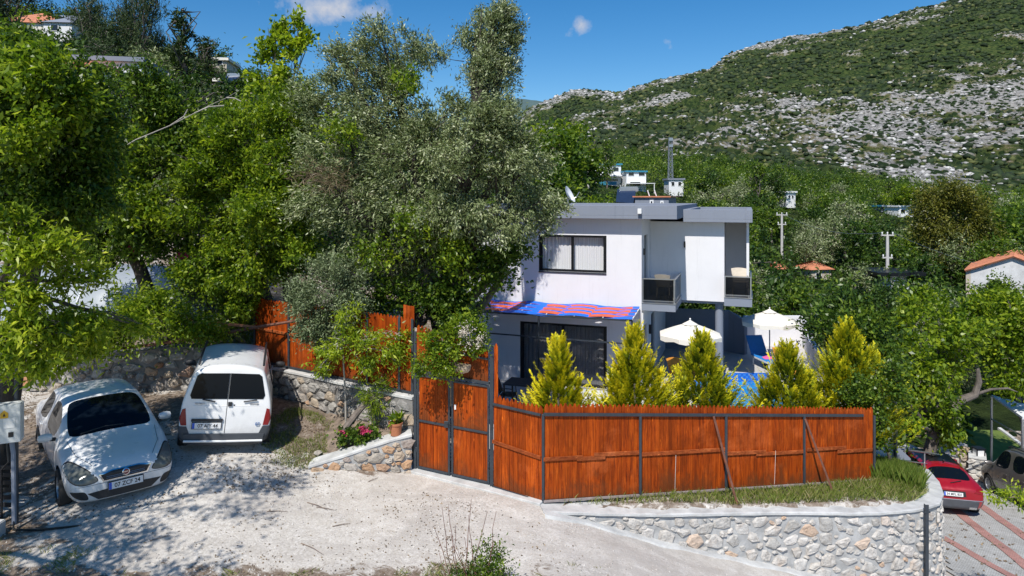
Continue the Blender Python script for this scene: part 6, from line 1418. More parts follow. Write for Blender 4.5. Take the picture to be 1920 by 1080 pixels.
for i in range(K):
    a_ = (x2_ + 1.4 + (x3_ - .8 - x2_) * i / K, y2_ - 1.0 + (y3_ - y2_ + 1.0) * i / K); b_ = (x2_ + 1.4 + (x3_ - .8 - x2_) * (i + 1) / K, y2_ - 1.0 + (y3_ - y2_ + 1.0) * (i + 1) / K)
    mb.beam((*a_, gz(*a_) + .06), (*b_, gz(*b_) + .06), .14, .1)
o = mb.build('lawn_edging', M['concrete']); prop(o, kind='structure')
# ------------------------------------------------------------------ lower gate pillar, railing, stone pillar, carport
gpz = gz(9.9, 17.7)
def pbox(nm, lab, cat, px0_, px1_, D, z0, z1, depth, mat, parts=None):
    r = empty(nm, ((px0_ + px1_) / 2 / FPX * D - 960 / FPX * D, D, z0), lab, cat); hw_ = (px1_ - px0_) / FPX * D / 2
    MB().box(-hw_, hw_, 0, depth, 0, z1 - z0).build('shaft', mat, r, bevel=.01); return r, hw_
pw = pbox('gate_pier', 'white plastered gate pier beside the ivy at the end of the orange fence', 'gate pier', 1640, 1675, 17.4, -2.0, at(0, 790, 17.4).z, .4, M['white_wall'])[0]
MB().box(-.30, .30, -.05, .45, 0, .06).build('cap', M['stone_pale'], pw, xf=Matrix.Translation((0, 0, at(0, 790, 17.4).z + 2.0)))
pw2, hw2 = pbox('low_pier', 'small low pier with a sloping grey slate cap beside the red car roof', 'pier', 1681, 1701, 17.6, -3.2, at(0, 860, 17.6).z, .35, M['concrete'])
zc_ = at(0, 860, 17.6).z + 3.2; mb = MB(); mb.add([(-.16, -.05, zc_), (.20, -.05, zc_ - .03), (.20, .4, zc_ - .03), (-.16, .4, zc_), (-.16, -.05, zc_ + .36), (.20, -.05, zc_ + .02), (.20, .4, zc_ + .02), (-.16, .4, zc_ + .36)], [(0, 3, 2, 1), (4, 5, 6, 7), (0, 1, 5, 4), (1, 2, 6, 5), (2, 3, 7, 6), (3, 0, 4, 7)]).build('slate_cap', M['grey_wall'], pw2)
gp_ = empty('gate_post', at(1679, 880, 17.35), 'dark steel pipe post with curved top beside the white gate pier', 'post')
z0 = gp_.location.z; zt = at(0, 757, 17.35).z - z0; MB().tube([(0, 0, -.3), (0, 0, zt), (-.05, 0, zt + .2), (-.16, 0, zt + .38), (-.24, 0, zt + .46)], .045, 8).build('pipe', M['steel'], gp_, sm=True)
MB().tube([(-.24, 0, zt + .46), (-.3, 0, zt + .2), (-.3, 0, zt - .1)], .02, 6).build('scroll', M['steel'], gp_, sm=True)
rl = empty('handrail', at(1697, 850, 21), 'grey metal handrail between the slate capped pier and the leaning tree', 'railing'); a_ = at(1697, 843, 21) - rl.location; b_ = at(1800, 858, 23.5) - rl.location
MB().tube([a_, b_], .03, 8).build('top_bar', M['alu'], rl, sm=True); MB().tube([a_ - Vector((0, 0, .35)), b_ - Vector((0, 0, .35))], .02, 6).build('lower_bar', M['alu'], rl)
for q in (0, .33, .66, 1): c_ = a_.lerp(b_, q); MB().tube([c_, c_ - Vector((0, 0, 1.1))], .025, 6).build('baluster', M['alu'], rl)
SP = [xy(1816, 25.4), xy(1850, 25.1)]
rubble_wall('stone_pillar', 'square rubble stone pillar with a lantern on top between the two parked cars', SP, lambda x, y: at(0, 862, 25.2).z, lambda x, y: gz(x, y) - .1, .7, M['stone_pale'], M['mortar'], rmin=.07, rmax=.16, gap=-.01, maxn=40, seed=21, cap=(.7, .06, .03))
ln_ = empty('lantern', at(1839, 860, 25.4), 'black framed lantern standing on the rubble stone pillar', 'lantern'); MB().box(-.13, .13, 0, .26, .02, .30).build('glass', M['white_plastic'], ln_)
for sx in (-.14, .14):
    for sy in (-.01, .27): MB().beam((sx, sy, 0), (sx, sy, .34), .03, .03).build('corner_post', M['black'], ln_)
MB().box(-.17, .17, -.04, .30, .34, .37).build('lid', M['black'], ln_); MB().box(-.17, .17, -.04, .30, -.01, .018).build('base', M['black'], ln_)
BW = [xy(1700, 25.5), xy(1760, 25.8), xy(1815, 26.0)]
rubble_wall('rockery_wall', 'rough rubble wall with rocks behind the leaning grey tree trunk', BW, lambda x, y: at(0, 850, 25.8).z + .25 * math.sin(x * 3), lambda x, y: gz(x, y) - .1, .6, M['stone_warm'], M['mortar'], rmin=.1, rmax=.26, gap=-.02, maxn=80, seed=23, proud=.12)
FW = [xy(1815, 34), xy(1865, 34.2), xy(1960, 34.5)]
zfw = at(0, 812, 34).z
rubble_wall('boundary_wall', 'low pale stone boundary wall with green netting beyond the lawn', FW, lambda x, y: zfw if x > 24.2 else at(0, 776, 34).z, lambda x, y: zfw - 1.0, .4, M['stone_pale'], M['mortar'], rmin=.1, rmax=.2, gap=-.01, maxn=90, seed=25)
nf = empty('netting_fence', (*xy(1863, 34.3), zfw), 'dark green netting fence on the boundary wall beyond the carport', 'fence'); e_ = Vector((*xy(1960, 34.6), zfw)) - nf.location
MB().beam((0, 0, .5), e_ + Vector((0, 0, .5)), .02, 1.0).build('netting', M['green_mesh'], nf)
for q in (0, .35, .7, 1): c_ = e_ * q; MB().tube([c_ + Vector((0, -.05, 0)), c_ + Vector((0, -.05, 1.1))], .03, 6).build('post', M['alu'], nf)
cp = empty('carport', (*xy(1862, 27), -5.2), 'white sheet carport roof on slim grey posts above the lawn', 'carport')
c0 = at(1859, 744, 27.5); c1 = at(1925, 762, 26.5); c2 = at(1960, 790, 24.5); c3 = at(1915, 800, 24.0)
P = [c0, c1, at(1990, 792, 23.5), at(1917, 786, 24.3)]; P = [p - cp.location for p in P]; MB().add([tuple(p) for p in P] + [tuple(p + Vector((0, 0, .08))) for p in P], [(3, 2, 1, 0), (4, 5, 6, 7), (0, 1, 5, 4), (1, 2, 6, 5), (2, 3, 7, 6), (3, 0, 4, 7)]).build('roof', M['white_paint'], cp)
for p in (P[0], P[3]): MB().tube([p, Vector((p.x, p.y, -.3))], .045, 8).build('post', M['alu'], cp, sm=True)
MB().tube([P[0] + Vector((0, 0, -.9)), P[3] + Vector((0, 0, -.6))], .03, 6).build('brace', M['alu'], cp)
# leaning tree and leafy growth on the right
B = bl(23, (1700, 640, 60, 55, 22), (1760, 600, 60, 50), (1730, 700, 60, 50, 22), (1680, 720, 40, 50, 20.5), (1780, 680, 40, 40), (1660, 600, 40, 30, 24), (1800, 620, 40, 40), (1760, 790, 40, 22, 22), (1790, 815, 30, 22, 22), (1690, 790, 30, 30, 20), (1720, 560, 50, 25, 25))
lt = T('fig_tree', 'leaning tree with grey trunk and broad leaves above the red car', (13.9, 22.8, -4.4), at(1750, 815, 22.8), B, 'leaf_bright', 400, 30, .14, .16, .09, 101, r0=.16, bark='bark', twigs=90, droop=.2)
ltb = Vector((13.9, 22.8, -4.4)); Q = [at(*p, 22.6) - ltb for p in ((1742, 850), (1752, 810), (1775, 775), (1797, 752), (1828, 740), (1836, 715), (1833, 690))]; MB().tube(Q, [.2, .17, .16, .15, .12, .09, .05], 9).build('limb', M['bark'], lt, sm=True)
Q = [at(*p, 22.6) - ltb for p in ((1828, 740), (1858, 730), (1890, 728), (1908, 735))]; MB().tube(Q, [.05, .04, .03, .012], 7).build('limb', M['bark'], lt, sm=True)
T('mulberry_tree', 'bright leafy tree at the right edge below the red roofed white house', (20.5, 26.5, -5.2), at(1900, 720, 26.5), bl(25, (1900, 600, 60, 45), (1860, 570, 50, 26, 27), (1910, 670, 50, 40), (1830, 590, 40, 30, 27), (1890, 720, 36, 16), (1950, 640, 50, 60), (1870, 630, 30, 30)), 'leaf_bright', 330, 30, .15, .17, .095, 103, r0=.13)
T('broadleaf_bush', 'dense dark green bush behind the widest golden conifer', (9.2, 21, -2.5), at(1590, 650, 21), bl(20.5, (1590, 620, 60, 50, 22), (1560, 580, 40, 40, 23), (1650, 680, 50, 60), (1620, 600, 50, 50, 22), (1640, 760, 30, 50, 19)), 'leaf_dark', 420, 34, .17, .15, .07, 105, cat='bush', r0=.1, extra=[('leaf_mid', 120, 24, .15, .15, .07, bl(19.8, (1600, 610, 60, 40), (1650, 670, 40, 50)))])
T('wild_olive', 'loose grey leaved bush in the garden below the white right hand house', (15.5, 29.5, -5), at(1810, 700, 29), bl(28, (1790, 610, 40, 30), (1720, 640, 40, 30, 29), (1830, 690, 26, 40), (1700, 580, 40, 25, 31)), 'leaf_grey', 220, 34, .2, .12, .035, 107, cat='bush', r0=.08)
tb = empty('overhanging_branch', at(1990, 925, 14), 'light green leafy branch reaching in front of the grey minivan', 'branch')
Q = [at(*p, 14) - tb.location for p in ((1990, 925), (1940, 935), (1900, 932), (1862, 935))]; MB().tube(Q, [.02, .015, .01, .004], 5).build('twig', M['twig'], tb)
pts, _ = blob_points([(Vector(c) - tb.location, R) for c, R in bl(14, (1895, 935, 42, 10), (1870, 930, 20, 10), (1915, 925, 25, 12), (1960, 930, 40, 15))], 46, 108); leafcloud('leaves', tb, M['leaf_fresh'], pts, 12, .05, .09, .035, 109, droop=.1)
# ------------------------------------------------------------------ electrics at the left edge
eb = empty('electric_cabinet', (-8.32, 11.4, gz(-8.5, 11.45)), 'grey electric meter cabinet with yellow warning sticker on a pole at the left edge', 'electric cabinet'); ez = eb.location.z
MB().box(-.42, .13, -.16, .08, 1.65 - ez, 2.28 - ez).build('cabinet', M['box_grey'], eb, bevel=.012, xf=Matrix.Rotation(.42, 4, 'Z'))
Rz = Matrix.Rotation(.42, 4, 'Z')
st = MB().add([(-.15, -.166, 2.07 - ez), (-.04, -.166, 2.07 - ez), (-.04, -.166, 2.15 - ez), (-.095, -.166, 2.2 - ez), (-.15, -.166, 2.15 - ez)], [(0, 1, 2, 3, 4)]).build('warning_sticker', M['yellow_sticker'], eb, xf=Rz)
MB().add([(-.115, -.168, 2.10 - ez), (-.075, -.168, 2.10 - ez), (-.095, -.168, 2.155 - ez)], [(0, 1, 2)]).build('warning_sign', M['ink'], st, xf=Rz)
MB().box(-.11, .05, -.166, -.162, 1.9 - ez, 2.06 - ez).build('window', M['white_plastic'], eb, xf=Rz); MB().box(-.04, .03, -.168, -.162, 1.75 - ez, 1.83 - ez).build('label_plate', M['ink'], eb, xf=Rz); MB().box(-.36, -.30, -.175, -.162, 1.88 - ez, 1.97 - ez).build('lock', M['black'], eb, xf=Rz)
MB().tube([(-.06, .14, -.3), (-.06, .14, 3.2)], .035, 10).build('pole', M['steel'], eb, sm=True); MB().box(-.60, -.45, .1, .3, -.3, 4.0).build('post', M['steel'], eb)
MB().tube([(-.02, -.02, 1.62 - ez), (.03, -.05, 1.45 - ez), (.04, -.05, .5 - ez), (.05, -.06, .12)], .035, 8).build('conduit', M['grey_wall'], eb, sm=True)
MB().tube([(.05, -.06, .2), (.08, -.12, .05), (.5, -.1, .03), (1.1, .05, .03)], .018, 6).build('cable', M['black'], eb, sm=True)
MB().tube([(-.1, -.02, 1.62 - ez), (-.05, -.05, 1.3 - ez), (-.18, -.03, 1.0), (-.2, 0, .1)], .015, 6).build('cable', M['black'], eb, sm=True)
o = MB().box(-.18, .18, -.15, .15, 0, .28).build('concrete_block', M['concrete'], bevel=.015); o.location = (-8.55, 11.15, gz(-8.55, 11.15) - .03); prop(o, 'grey concrete block on the ground under the electric cabinet', 'block')
# palette like dark lattice behind the cabinet foot
lc = empty('metal_crate', (-9.0, 11.9, gz(-9, 11.9)), 'dark slatted crate standing behind the conduit at the left edge', 'crate')
for i in range(6): MB().box(-.35, .3, 0, .02, .1 + .13 * i, .17 + .13 * i).build('slat', M['plastic_black'], lc)
for x in (-.33, .27): MB().box(x, x + .05, .02, .07, 0, .85).build('post', M['plastic_black'], lc)
# ------------------------------------------------------------------ greenhouse, beams, roses
gh_ = empty('greenhouse', (-12, 20.4, 1.9), 'pale plastic sheeting of a low tunnel greenhouse behind the leaves', 'greenhouse')
m, nt, p = new_mat('greenhouse_film'); p.inputs['Base Color'].default_value = (.36, .40, .44, 1); p.inputs['Roughness'].default_value = .35; p.inputs['Alpha'].default_value = .82; M['film'] = m
V = []; F = []; rr = random.Random(3); NX, NA = 40, 16
for i in range(NX + 1):
    for j in range(NA + 1):
        a_ = math.pi * j / NA; x = -4 + 9.2 * i / NX; sag = .06 * math.sin(i * 1.57) + rr.uniform(-.03, .03); V.append((x, -1.7 * math.cos(a_), (1.75 - sag) * math.sin(a_) + rr.uniform(-.02, .02)))
for i in range(NX):
    for j in range(NA): F.append((i * (NA + 1) + j, (i + 1) * (NA + 1) + j, (i + 1) * (NA + 1) + j + 1, i * (NA + 1) + j + 1))
MB().add(V, F).build('plastic_film', M['film'], gh_, sm=True)
for i in range(8): MB().tube([(-4 + 9.2 * i / 7, -1.72 * math.cos(math.pi * j / 12), 1.79 * math.sin(math.pi * j / 12)) for j in range(13)], .02, 5).build('hoop', M['alu'], gh_)
o = MB().beam(at(330, 598, 16.8), at(487, 614, 16.7), .07, .06).build('wooden_beam', M['beam_wood'], bevel=.005); prop(o, 'short sunlit orange beam lying towards the end of the back fence', 'beam')
o = MB().tube([at(130, 662, 16.3), at(260, 650, 16.5), at(380, 632, 16.6), at(490, 612, 16.7), at(640, 588, 16.3)], [.03, .035, .04, .04, .03], 6).build('wooden_pole', M['prop_wood'], sm=True); prop(o, 'long dark reddish pole running above the parking wall', 'pole')
T('rose_bush', 'climbing rose with pink flowers in front of the greenhouse', (-9.4, 18.2, 1.8), at(345, 500, 18.2), bl(18, (340, 500, 26, 30), (360, 530, 20, 20)), 'leaf_mid', 50, 26, .12, .08, .04, 111, cat='rose', r0=.02, extra=[('petal_pink', 9, 30, .035, .06, .05, bl(17.2, (343, 480, 10, 5), (347, 500, 5, 16), (284, 506, 4, 4), (245, 462, 4, 3)))])
# ------------------------------------------------------------------ background buildings
def bhouse(name, label, px, pyb, D, w_, d_, h_, wall, roofm, roof='flat', rz=0, wins=(), over=.25, pitch=.35, cat='house', sink=1.5, rth=.28):
    c = at(px, pyb, D); r = empty(name, (c.x, c.y, c.z - sink), label, cat, None, rz); H_ = h_ + sink
    MB().box(-w_ / 2, w_ / 2, 0, d_, 0, H_).build('wall', wall, r)
    if roof == 'flat': MB().box(-w_ / 2 - over, w_ / 2 + over, -over, d_ + over, H_ + .003, H_ + rth).build('roof', roofm, r)
    elif roof == 'gable':      # ridge along y, gable faces the viewer
        rh_ = w_ / 2 * pitch; MB().add([(-w_ / 2, 0, H_), (w_ / 2, 0, H_), (0, 0, H_ + rh_), (-w_ / 2, d_, H_), (w_ / 2, d_, H_), (0, d_, H_ + rh_)], [(0, 1, 2), (3, 5, 4), (0, 2, 5, 3), (1, 4, 5, 2)]).build('gable', wall, r)
        rf = empty('roof', (0, 0, 0)); rf.parent = r
        for s_ in (-1, 1):
            nrow = max(6, int(d_ / .28)); 
            mb = MB(); a_ = (s_ * (w_ / 2 + over), 0, H_ - over * pitch + .02); b_ = (0, 0, H_ + rh_ + .03)
            for i in range(nrow):
                y = -over + (d_ + 2 * over) * (i + .5) / nrow; mb.tube([(a_[0], y, a_[2]), (b_[0], y, b_[2])], .11, 6)
            mb.build('tile_field', roofm, rf, sm=True, kind='stuff')
    elif roof == 'hip':
        rh_ = d_ / 2 * pitch * 1.6; o_ = over; MB().add([(-w_ / 2 - o_, -o_, H_), (w_ / 2 + o_, -o_, H_), (w_ / 2 + o_, d_ + o_, H_), (-w_ / 2 - o_, d_ + o_, H_), (-w_ / 2 + d_ / 2, d_ / 2, H_ + rh_), (w_ / 2 - d_ / 2, d_ / 2, H_ + rh_)], [(0, 1, 5, 4), (1, 2, 5), (2, 3, 4, 5), (3, 0, 4), (3, 2, 1, 0)]).build('roof', roofm, r)
    for q in wins:
        x0, x1, z0, z1 = q[:4]; mt = q[4] if len(q) > 4 else M['dark_pane']; mb = MB(); f = mb.box(x0, x1, -.05, -.004, sink + z0, sink + z1).build('window' if len(q) <= 5 else q[5], M['white_paint'] if mt is M['dark_pane'] else mt, r)
        if mt is M['dark_pane']: MB().box(x0 + .06, x1 - .06, -.06, -.052, sink + z0 + .06, sink + z1 - .06).build('pane', mt, f)
    return r
b1 = bhouse('apartment_house', 'white two storey house with blue trim and balcony under the mountain', 1140, 345, 126, 4.8, 5, 3.5, M['white_paint'], M['teal_paint'], 'flat', 0, [(-2.0, -.8, 2.3, 3.1), (.8, 2.0, 2.3, 3.1), (-2.1, 1.9, .5, 1.0)])
MB().box(-2.4, 2.4, -1.2, -.1, 2.9, 3.15).build('balcony', M['white_paint'], b1); MB().box(-1.7, 1.4, -1.25, -1.21, 1.3, 1.9).build('blue_band', M['teal_paint'], b1)
b2 = bhouse('apartment_house', 'white house with teal roof edge and terrace right of the two storey house', 1193, 353, 123, 3.6, 5, 2.9, M['white_paint'], M['teal_paint'], 'flat', .1, [(-1.5, -.4, 2.2, 2.9), (.4, 1.6, 2.2, 2.9), (-1.2, .8, .4, 1.2)]); MB().box(-2.6, 3.0, -1.6, -.1, 2.3, 2.42).build('terrace', M['white_paint'], b2)
for x in (-2.5, 2.8): MB().box(x, x + .12, -1.55, -1.4, 0, 2.29).build('post', M['white_paint'], b2)
bhouse('garden_shed', 'small grey white shed at the foot of the lattice mast', 1268, 352, 122, 2.6, 4, 1.4, M['white_paint'], M['grey_wall'], 'flat', 0, [(-.9, -.3, .3, 1.1), (.3, .9, .3, 1.1)], cat='shed')
bhouse('garden_shed', 'tiny white hut among the trees right of the villa roof', 1483, 374, 122, 1.8, 3, 1.2, M['white_paint'], M['white_paint'], 'flat', .2, [(-.5, -.1, .2, .8), (.1, .5, .2, .8)], cat='shed')
bhouse('villa', 'small white villa with teal panel left of the bronze eucalyptus', 1700, 404, 122, 3.1, 4, 1.5, M['white_paint'], M['white_paint'], 'flat', .1, [(.9, 1.6, .2, 1.3, M['teal_paint'], 'panel'), (-1.2, -.3, .4, 1.1)]); bhouse('villa', 'grey flat roofed building left of the small white villa', 1668, 398, 127, 3.0, 4, 1.0, M['grey_wall'], M['teal_paint'], 'flat', 0, [(-.8, 0, .3, .8)])
an = bhouse('annex', 'grey annex with thin orange roof edge just above the villa parapet', 1222, 385, 36, 1.75, 4, .42, M['grey_wall'], M['roof_tile'], 'flat', HRZ, [(-.1, .1, .05, .28), (.45, .62, .02, .24)], over=.12, rth=.07)
for px, lb_ in ((1218, 'left one of two white slanted tanks on the grey annex roof'), (1231, 'right one of two white slanted tanks on the grey annex roof')): o = MB().beam(at(px, 369, 36.5), at(px - 4, 357, 36.5), .09, .05).build('roof_tank', M['white_paint'], bevel=.01); prop(o, lb_, 'water heater', 'white heater tanks on the annex roof')
sl = empty('solar_heater', at(1185, 372, 37), 'dark solar water heater panel left of the grey annex', 'solar heater'); MB().beam((-.45, -.5, -.25), (-.2, .6, .45), 1.0, .05, up=(0, -.5, 1)).build('panel', M['solar'], sl); MB().beam((-.6, .65, .5), (.45, .65, .5), .3, .3).build('tank', M['alu'], sl, bevel=.05)
rh = bhouse('white_house', 'white gabled house with red tile roof at the right edge', 1900, 562, 50, 5.2, 7, 2.1, simple('stained_white_render', (.62, .62, .62), .9, var=.22, scale=1.3), M['roof_tile'], 'gable', -.66, [(-1.5, -.6, -.2, 1.4)], pitch=.42, over=.35)
MB().box(-2.9, -2.6, -.02, 2, 0, 3.5).build('side_post', M['beige'], rh)
bhouse('pool_bar', 'open pool bar with pale stone piers and dark canopy in the valley garden', 1678, 545, 52, 1.9, 2, 1.2, M['stone_pale'], M['black'], 'flat', .05, [(-.3, .3, .2, .8)], over=.9, cat='pool bar'); bhouse('white_cabin', 'little white and blue cabin beside the pool bar', 1692, 562, 51, .9, 1.2, .75, M['white_paint'], M['white_paint'], 'flat', 0, [(-.3, -.1, .1, .6, M['teal_paint'], 'door')], over=.03, cat='cabin')
o = MB().box(-1.0, 1.0, -.4, .6, -.6, .1).build('far_pool', M['blue_sling']); o.location = at(1668, 564, 50); prop(o, 'small blue pool in front of the valley pool bar', 'pool')
bhouse('cottage', 'pale cottage with an orange tile roof left of the nearer pole', 1540, 530, 62, 2.0, 2.4, 1.2, M['beige'], M['roof_tile'], 'hip', .2, [(-.6, 0, .3, 1.1)]); bhouse('cottage', 'pale cottage with faded red roof behind the villa corner', 1462, 528, 64, 1.0, 2, 1.2, M['beige'], M['roof_tile'], 'hip', -.1, [(-.3, .2, .3, 1.0)])
# hillside houses upper left
bhouse('hillside_house', 'cream hillside house with red tile roof in the top left corner', 50, 70, 75, 7.5, 7, 1.6, M['canvas'], M['roof_tile'], 'hip', .15, [(-2.6, -1.4, .4, 1.4), (-.6, .6, .4, 1.4), (1.8, 3.0, .4, 1.4)]); bhouse('hillside_house', 'white hillside house with grey gable left of the pines', 108, 62, 72, 2.8, 5, 1.1, M['white_paint'], M['grey_wall'], 'hip', .1, [(-.7, .1, .2, .9)])
bhouse('hillside_house', 'white terraced house half hidden behind the walnut leaves', 205, 185, 42, 3.6, 5, 2.3, M['white_wall'], M['grey_wall'], 'flat', .2, [(-1.2, -.3, .6, 1.7), (.3, 1.2, .6, 1.7)])
bhouse('hillside_house', 'whitewashed lower house with rubble gable behind the walnut crown', 120, 175, 40, 3.4, 5, 1.5, M['white_wall'], M['roof_tile'], 'flat', -.1, [(-.8, 0, .3, 1.0)])
hh = bhouse('hillside_house', 'stone house with cream eaves and solar heater right of the cypresses', 440, 176, 58, 3.0, 4, 1.0, M['beige'], M['canvas'], 'flat', .1, [(-1.2, -.5, .3, 1.0), (.2, 1.0, .3, 1.0)])
bhouse('hillside_house', 'cream upper house with wide eaves behind the round pine', 412, 126, 72, 1.4, 4, .7, M['beige'], M['canvas'], 'flat', .1, [(-.4, .3, .2, .9)])
sl = empty('solar_heater', at(437, 150, 57), 'blue solar water heater on the cream hillside house', 'solar heater'); MB().beam((-.5, -.6, -.3), (-.1, .5, .45), 1.2, .06, up=(0, -.5, 1)).build('panel', M['solar'], sl); MB().beam((-.7, .55, .5), (.5, .55, .5), .3, .3).build('tank', M['alu'], sl, bevel=.05)
# masts and poles
def pole(px, pyb, pyt, D, label, arms):
    b = at(px, pyb, D); t_ = at(px, pyt, D); h = t_.z - b.z; r = empty('utility_pole', (b.x, b.y, b.z - 2), label, 'utility pole')
    MB().tube([(0, 0, 0), (0, 0, h + 2)], [.17, .11], 10).build('pole', M['pole_conc'], r, sm=True)
    for (q, w_) in arms:
        z = 2 + h * q; MB().box(-w_ / 2, w_ / 2, -.06, .06, z - .05, z + .05).build('crossarm', M['pole_conc'], r)
        for k in (-1, 0, 1): MB().lathe([(.001, .22), (.05, .2), (.06, .1), (.03, 0)], (k * w_ * .42, 0, z + .05), 8).build('insulator', M['white_plastic'], r)
    return t_
pa = pole(1466, 492, 403, 72, 'pale concrete utility pole farther away, left of the other one', [(1.0, 1.2), (.8, .9)]); pb = pole(1664, 565, 441, 54, 'pale concrete utility pole nearer the camera with a transformer bracket', [(1.0, 1.0), (.66, .8)]); pc_ = pole(1103, 330, 284, 110, 'thin lamp pole in front of the mountain left of the blue trimmed house', [(.97, .5)])
def wire(a, b, sag, lab):
    P = [a.lerp(b, i / 16) - Vector((0, 0, sag * 4 * (i / 16) * (1 - i / 16))) for i in range(17)]; o = MB().tube(P, .012, 4).build('power_line', M['alu']); prop(o, lab, 'cable')
wire(pb + Vector((-.4, 0, .2)), pa + Vector((0, 0, .2)), .8, 'thin power line between the two utility poles'); wire(pb + Vector((.4, 0, .2)), at(2100, 520, 52), 1.2, 'thin power line running right from the nearer pole')
tw = empty('lattice_mast', at(1257, 349, 124), 'slender steel lattice mast in front of the cliffs', 'mast'); hgt = at(0, 258, 124).z - tw.location.z
for (x, y) in ((-.5, -.5), (.5, -.5), (.5, .5), (-.5, .5)): MB().beam((x * .9, y * .9, -1), (x * .5, y * .5, hgt), .05, .05).build('leg', M['grey_wall'], tw)
mb = MB(); n = 9
for i in range(n):
    z0, z1 = hgt * i / n, hgt * (i + 1) / n; k0 = .9 - .3 * i / n; k1 = .9 - .3 * (i + 1) / n
    for (a_, b_) in (((-.5, -.5), (.5, -.5)), ((.5, -.5), (.5, .5)), ((.5, .5), (-.5, .5)), ((-.5, .5), (-.5, -.5))): mb.beam((a_[0] * k0, a_[1] * k0, z0), (b_[0] * k1, b_[1] * k1, z1), .035, .035); mb.beam((b_[0] * k0, b_[1] * k0, z0), (a_[0] * k1, a_[1] * k1, z1), .035, .035); mb.beam((a_[0] * k1, a_[1] * k1, z1), (b_[0] * k1, b_[1] * k1, z1), .035, .035)
mb.build('lattice', M['grey_wall'], tw)
for z in (.80, .93): MB().box(-.35, .35, -.6, -.5, hgt * z, hgt * z + .5).build('antenna', M['alu'], tw)
# ------------------------------------------------------------------ background trees (own crown and trunk each; meshes shared)
def proto(kind, seed):
    """crown and trunk meshes of unit height"""
    r = random.Random(seed)
    if kind == 'round': B = [((r.uniform(-.24, .24), r.uniform(-.24, .24), r.uniform(.38, .78)), (r.uniform(.2, .3),) * 3) for _ in range(7)]; n, per, sp, L, W, mat = 190, 18, .045, .055, .03, 'leaf_mid'
    elif kind == 'dark': B = [((r.uniform(-.22, .22), r.uniform(-.22, .22), r.uniform(.36, .78)), (r.uniform(.2, .3),) * 3) for _ in range(7)]; n, per, sp, L, W, mat = 190, 18, .045, .055, .03, 'leaf_dark'
    elif kind == 'bright': B = [((r.uniform(-.26, .26), r.uniform(-.26, .26), r.uniform(.36, .76)), (r.uniform(.18, .28),) * 3) for _ in range(8)]; n, per, sp, L, W, mat = 180, 18, .045, .06, .035, 'leaf_bright'
    elif kind == 'olive': B = [((r.uniform(-.26, .26), r.uniform(-.26, .26), r.uniform(.38, .76)), (r.uniform(.17, .27),) * 3) for _ in range(8)]; n, per, sp, L, W, mat = 210, 20, .04, .045, .016, 'leaf_olive'
    elif kind == 'pine': B = [((r.uniform(-.2, .2), r.uniform(-.2, .2), r.uniform(.45, .88)), (r.uniform(.14, .24), r.uniform(.14, .24), r.uniform(.08, .16))) for _ in range(10)]; n, per, sp, L, W, mat = 190, 24, .035, .05, .009, 'leaf_pine'
    elif kind == 'cypress': B = [((0, 0, .1 + .11 * i), (.075 * (1 - .07 * i) + .01, .075 * (1 - .07 * i) + .01, .09)) for i in range(8)]; n, per, sp, L, W, mat = 130, 22, .018, .035, .010, 'leaf_pine'
    elif kind == 'poplar': B = [((r.uniform(-.05, .05), r.uniform(-.05, .05), .28 + .1 * i), (.11 * (1 - .06 * i), .11 * (1 - .06 * i), .1)) for i in range(7)]; n, per, sp, L, W, mat = 90, 18, .035, .035, .022, 'leaf_mid'
    pts, _ = blob_points(B, n, seed); tmp = empty('tmp'); o = leafcloud('crown', tmp, M[mat], pts, per, sp, L, W, seed, center=(0, 0, .5)); t_ = limbs(tmp, (0, 0, -.05), (0, 0, .3), [(Vector(c), R) for c, R in B], .028 if kind != 'poplar' else .02, M['bark'], seed, None, 0, lean=.05)
    a_, b_ = o.data, t_.data; 
    for q in (o, t_, tmp): bpy.data.objects.remove(q)
    return a_, b_
protos = {k: [proto(k, 300 + 10 * i + j) for j in range(n)] for i, (k, n) in enumerate((('round', 3), ('dark', 3), ('bright', 2), ('olive', 3), ('pine', 2), ('cypress', 1), ('poplar', 1)))}
NM = {'round': ('broadleaf_tree', 'mid green rounded tree'), 'dark': ('broadleaf_tree', 'dark green dense tree'), 'bright': ('broadleaf_tree', 'bright spring green tree'), 'olive': ('olive_tree', 'silvery grey green olive'), 'pine': ('pine_tree', 'dark ragged pine'), 'cypress': ('cypress_tree', 'slim dark cypress'), 'poplar': ('poplar_tree', 'slender pale poplar')}
LM = [(-220, 'beyond the left edge'), (60, 'under the cream hillside house'), (205, 'near the white terraced house'), (330, 'beside the tall cypress'), (440, 'near the solar heater house'), (620, 'behind the big olive, left side'), (830, 'behind the big olive crown'), (1040, 'above the villa roof, left end'), (1140, 'near the white two storey house'), (1193, 'near the teal edged house'), (1257, 'near the lattice mast'), (1350, 'above the villa roof, right end'), (1466, 'near the farther utility pole'), (1550, 'near the orange roofed cottage'), (1664, 'near the nearer utility pole'), (1790, 'around the bronze eucalyptus'), (1890, 'near the red roofed white house'), (2050, 'beyond the right edge')]
rt_ = random.Random(77); AUTO = {}
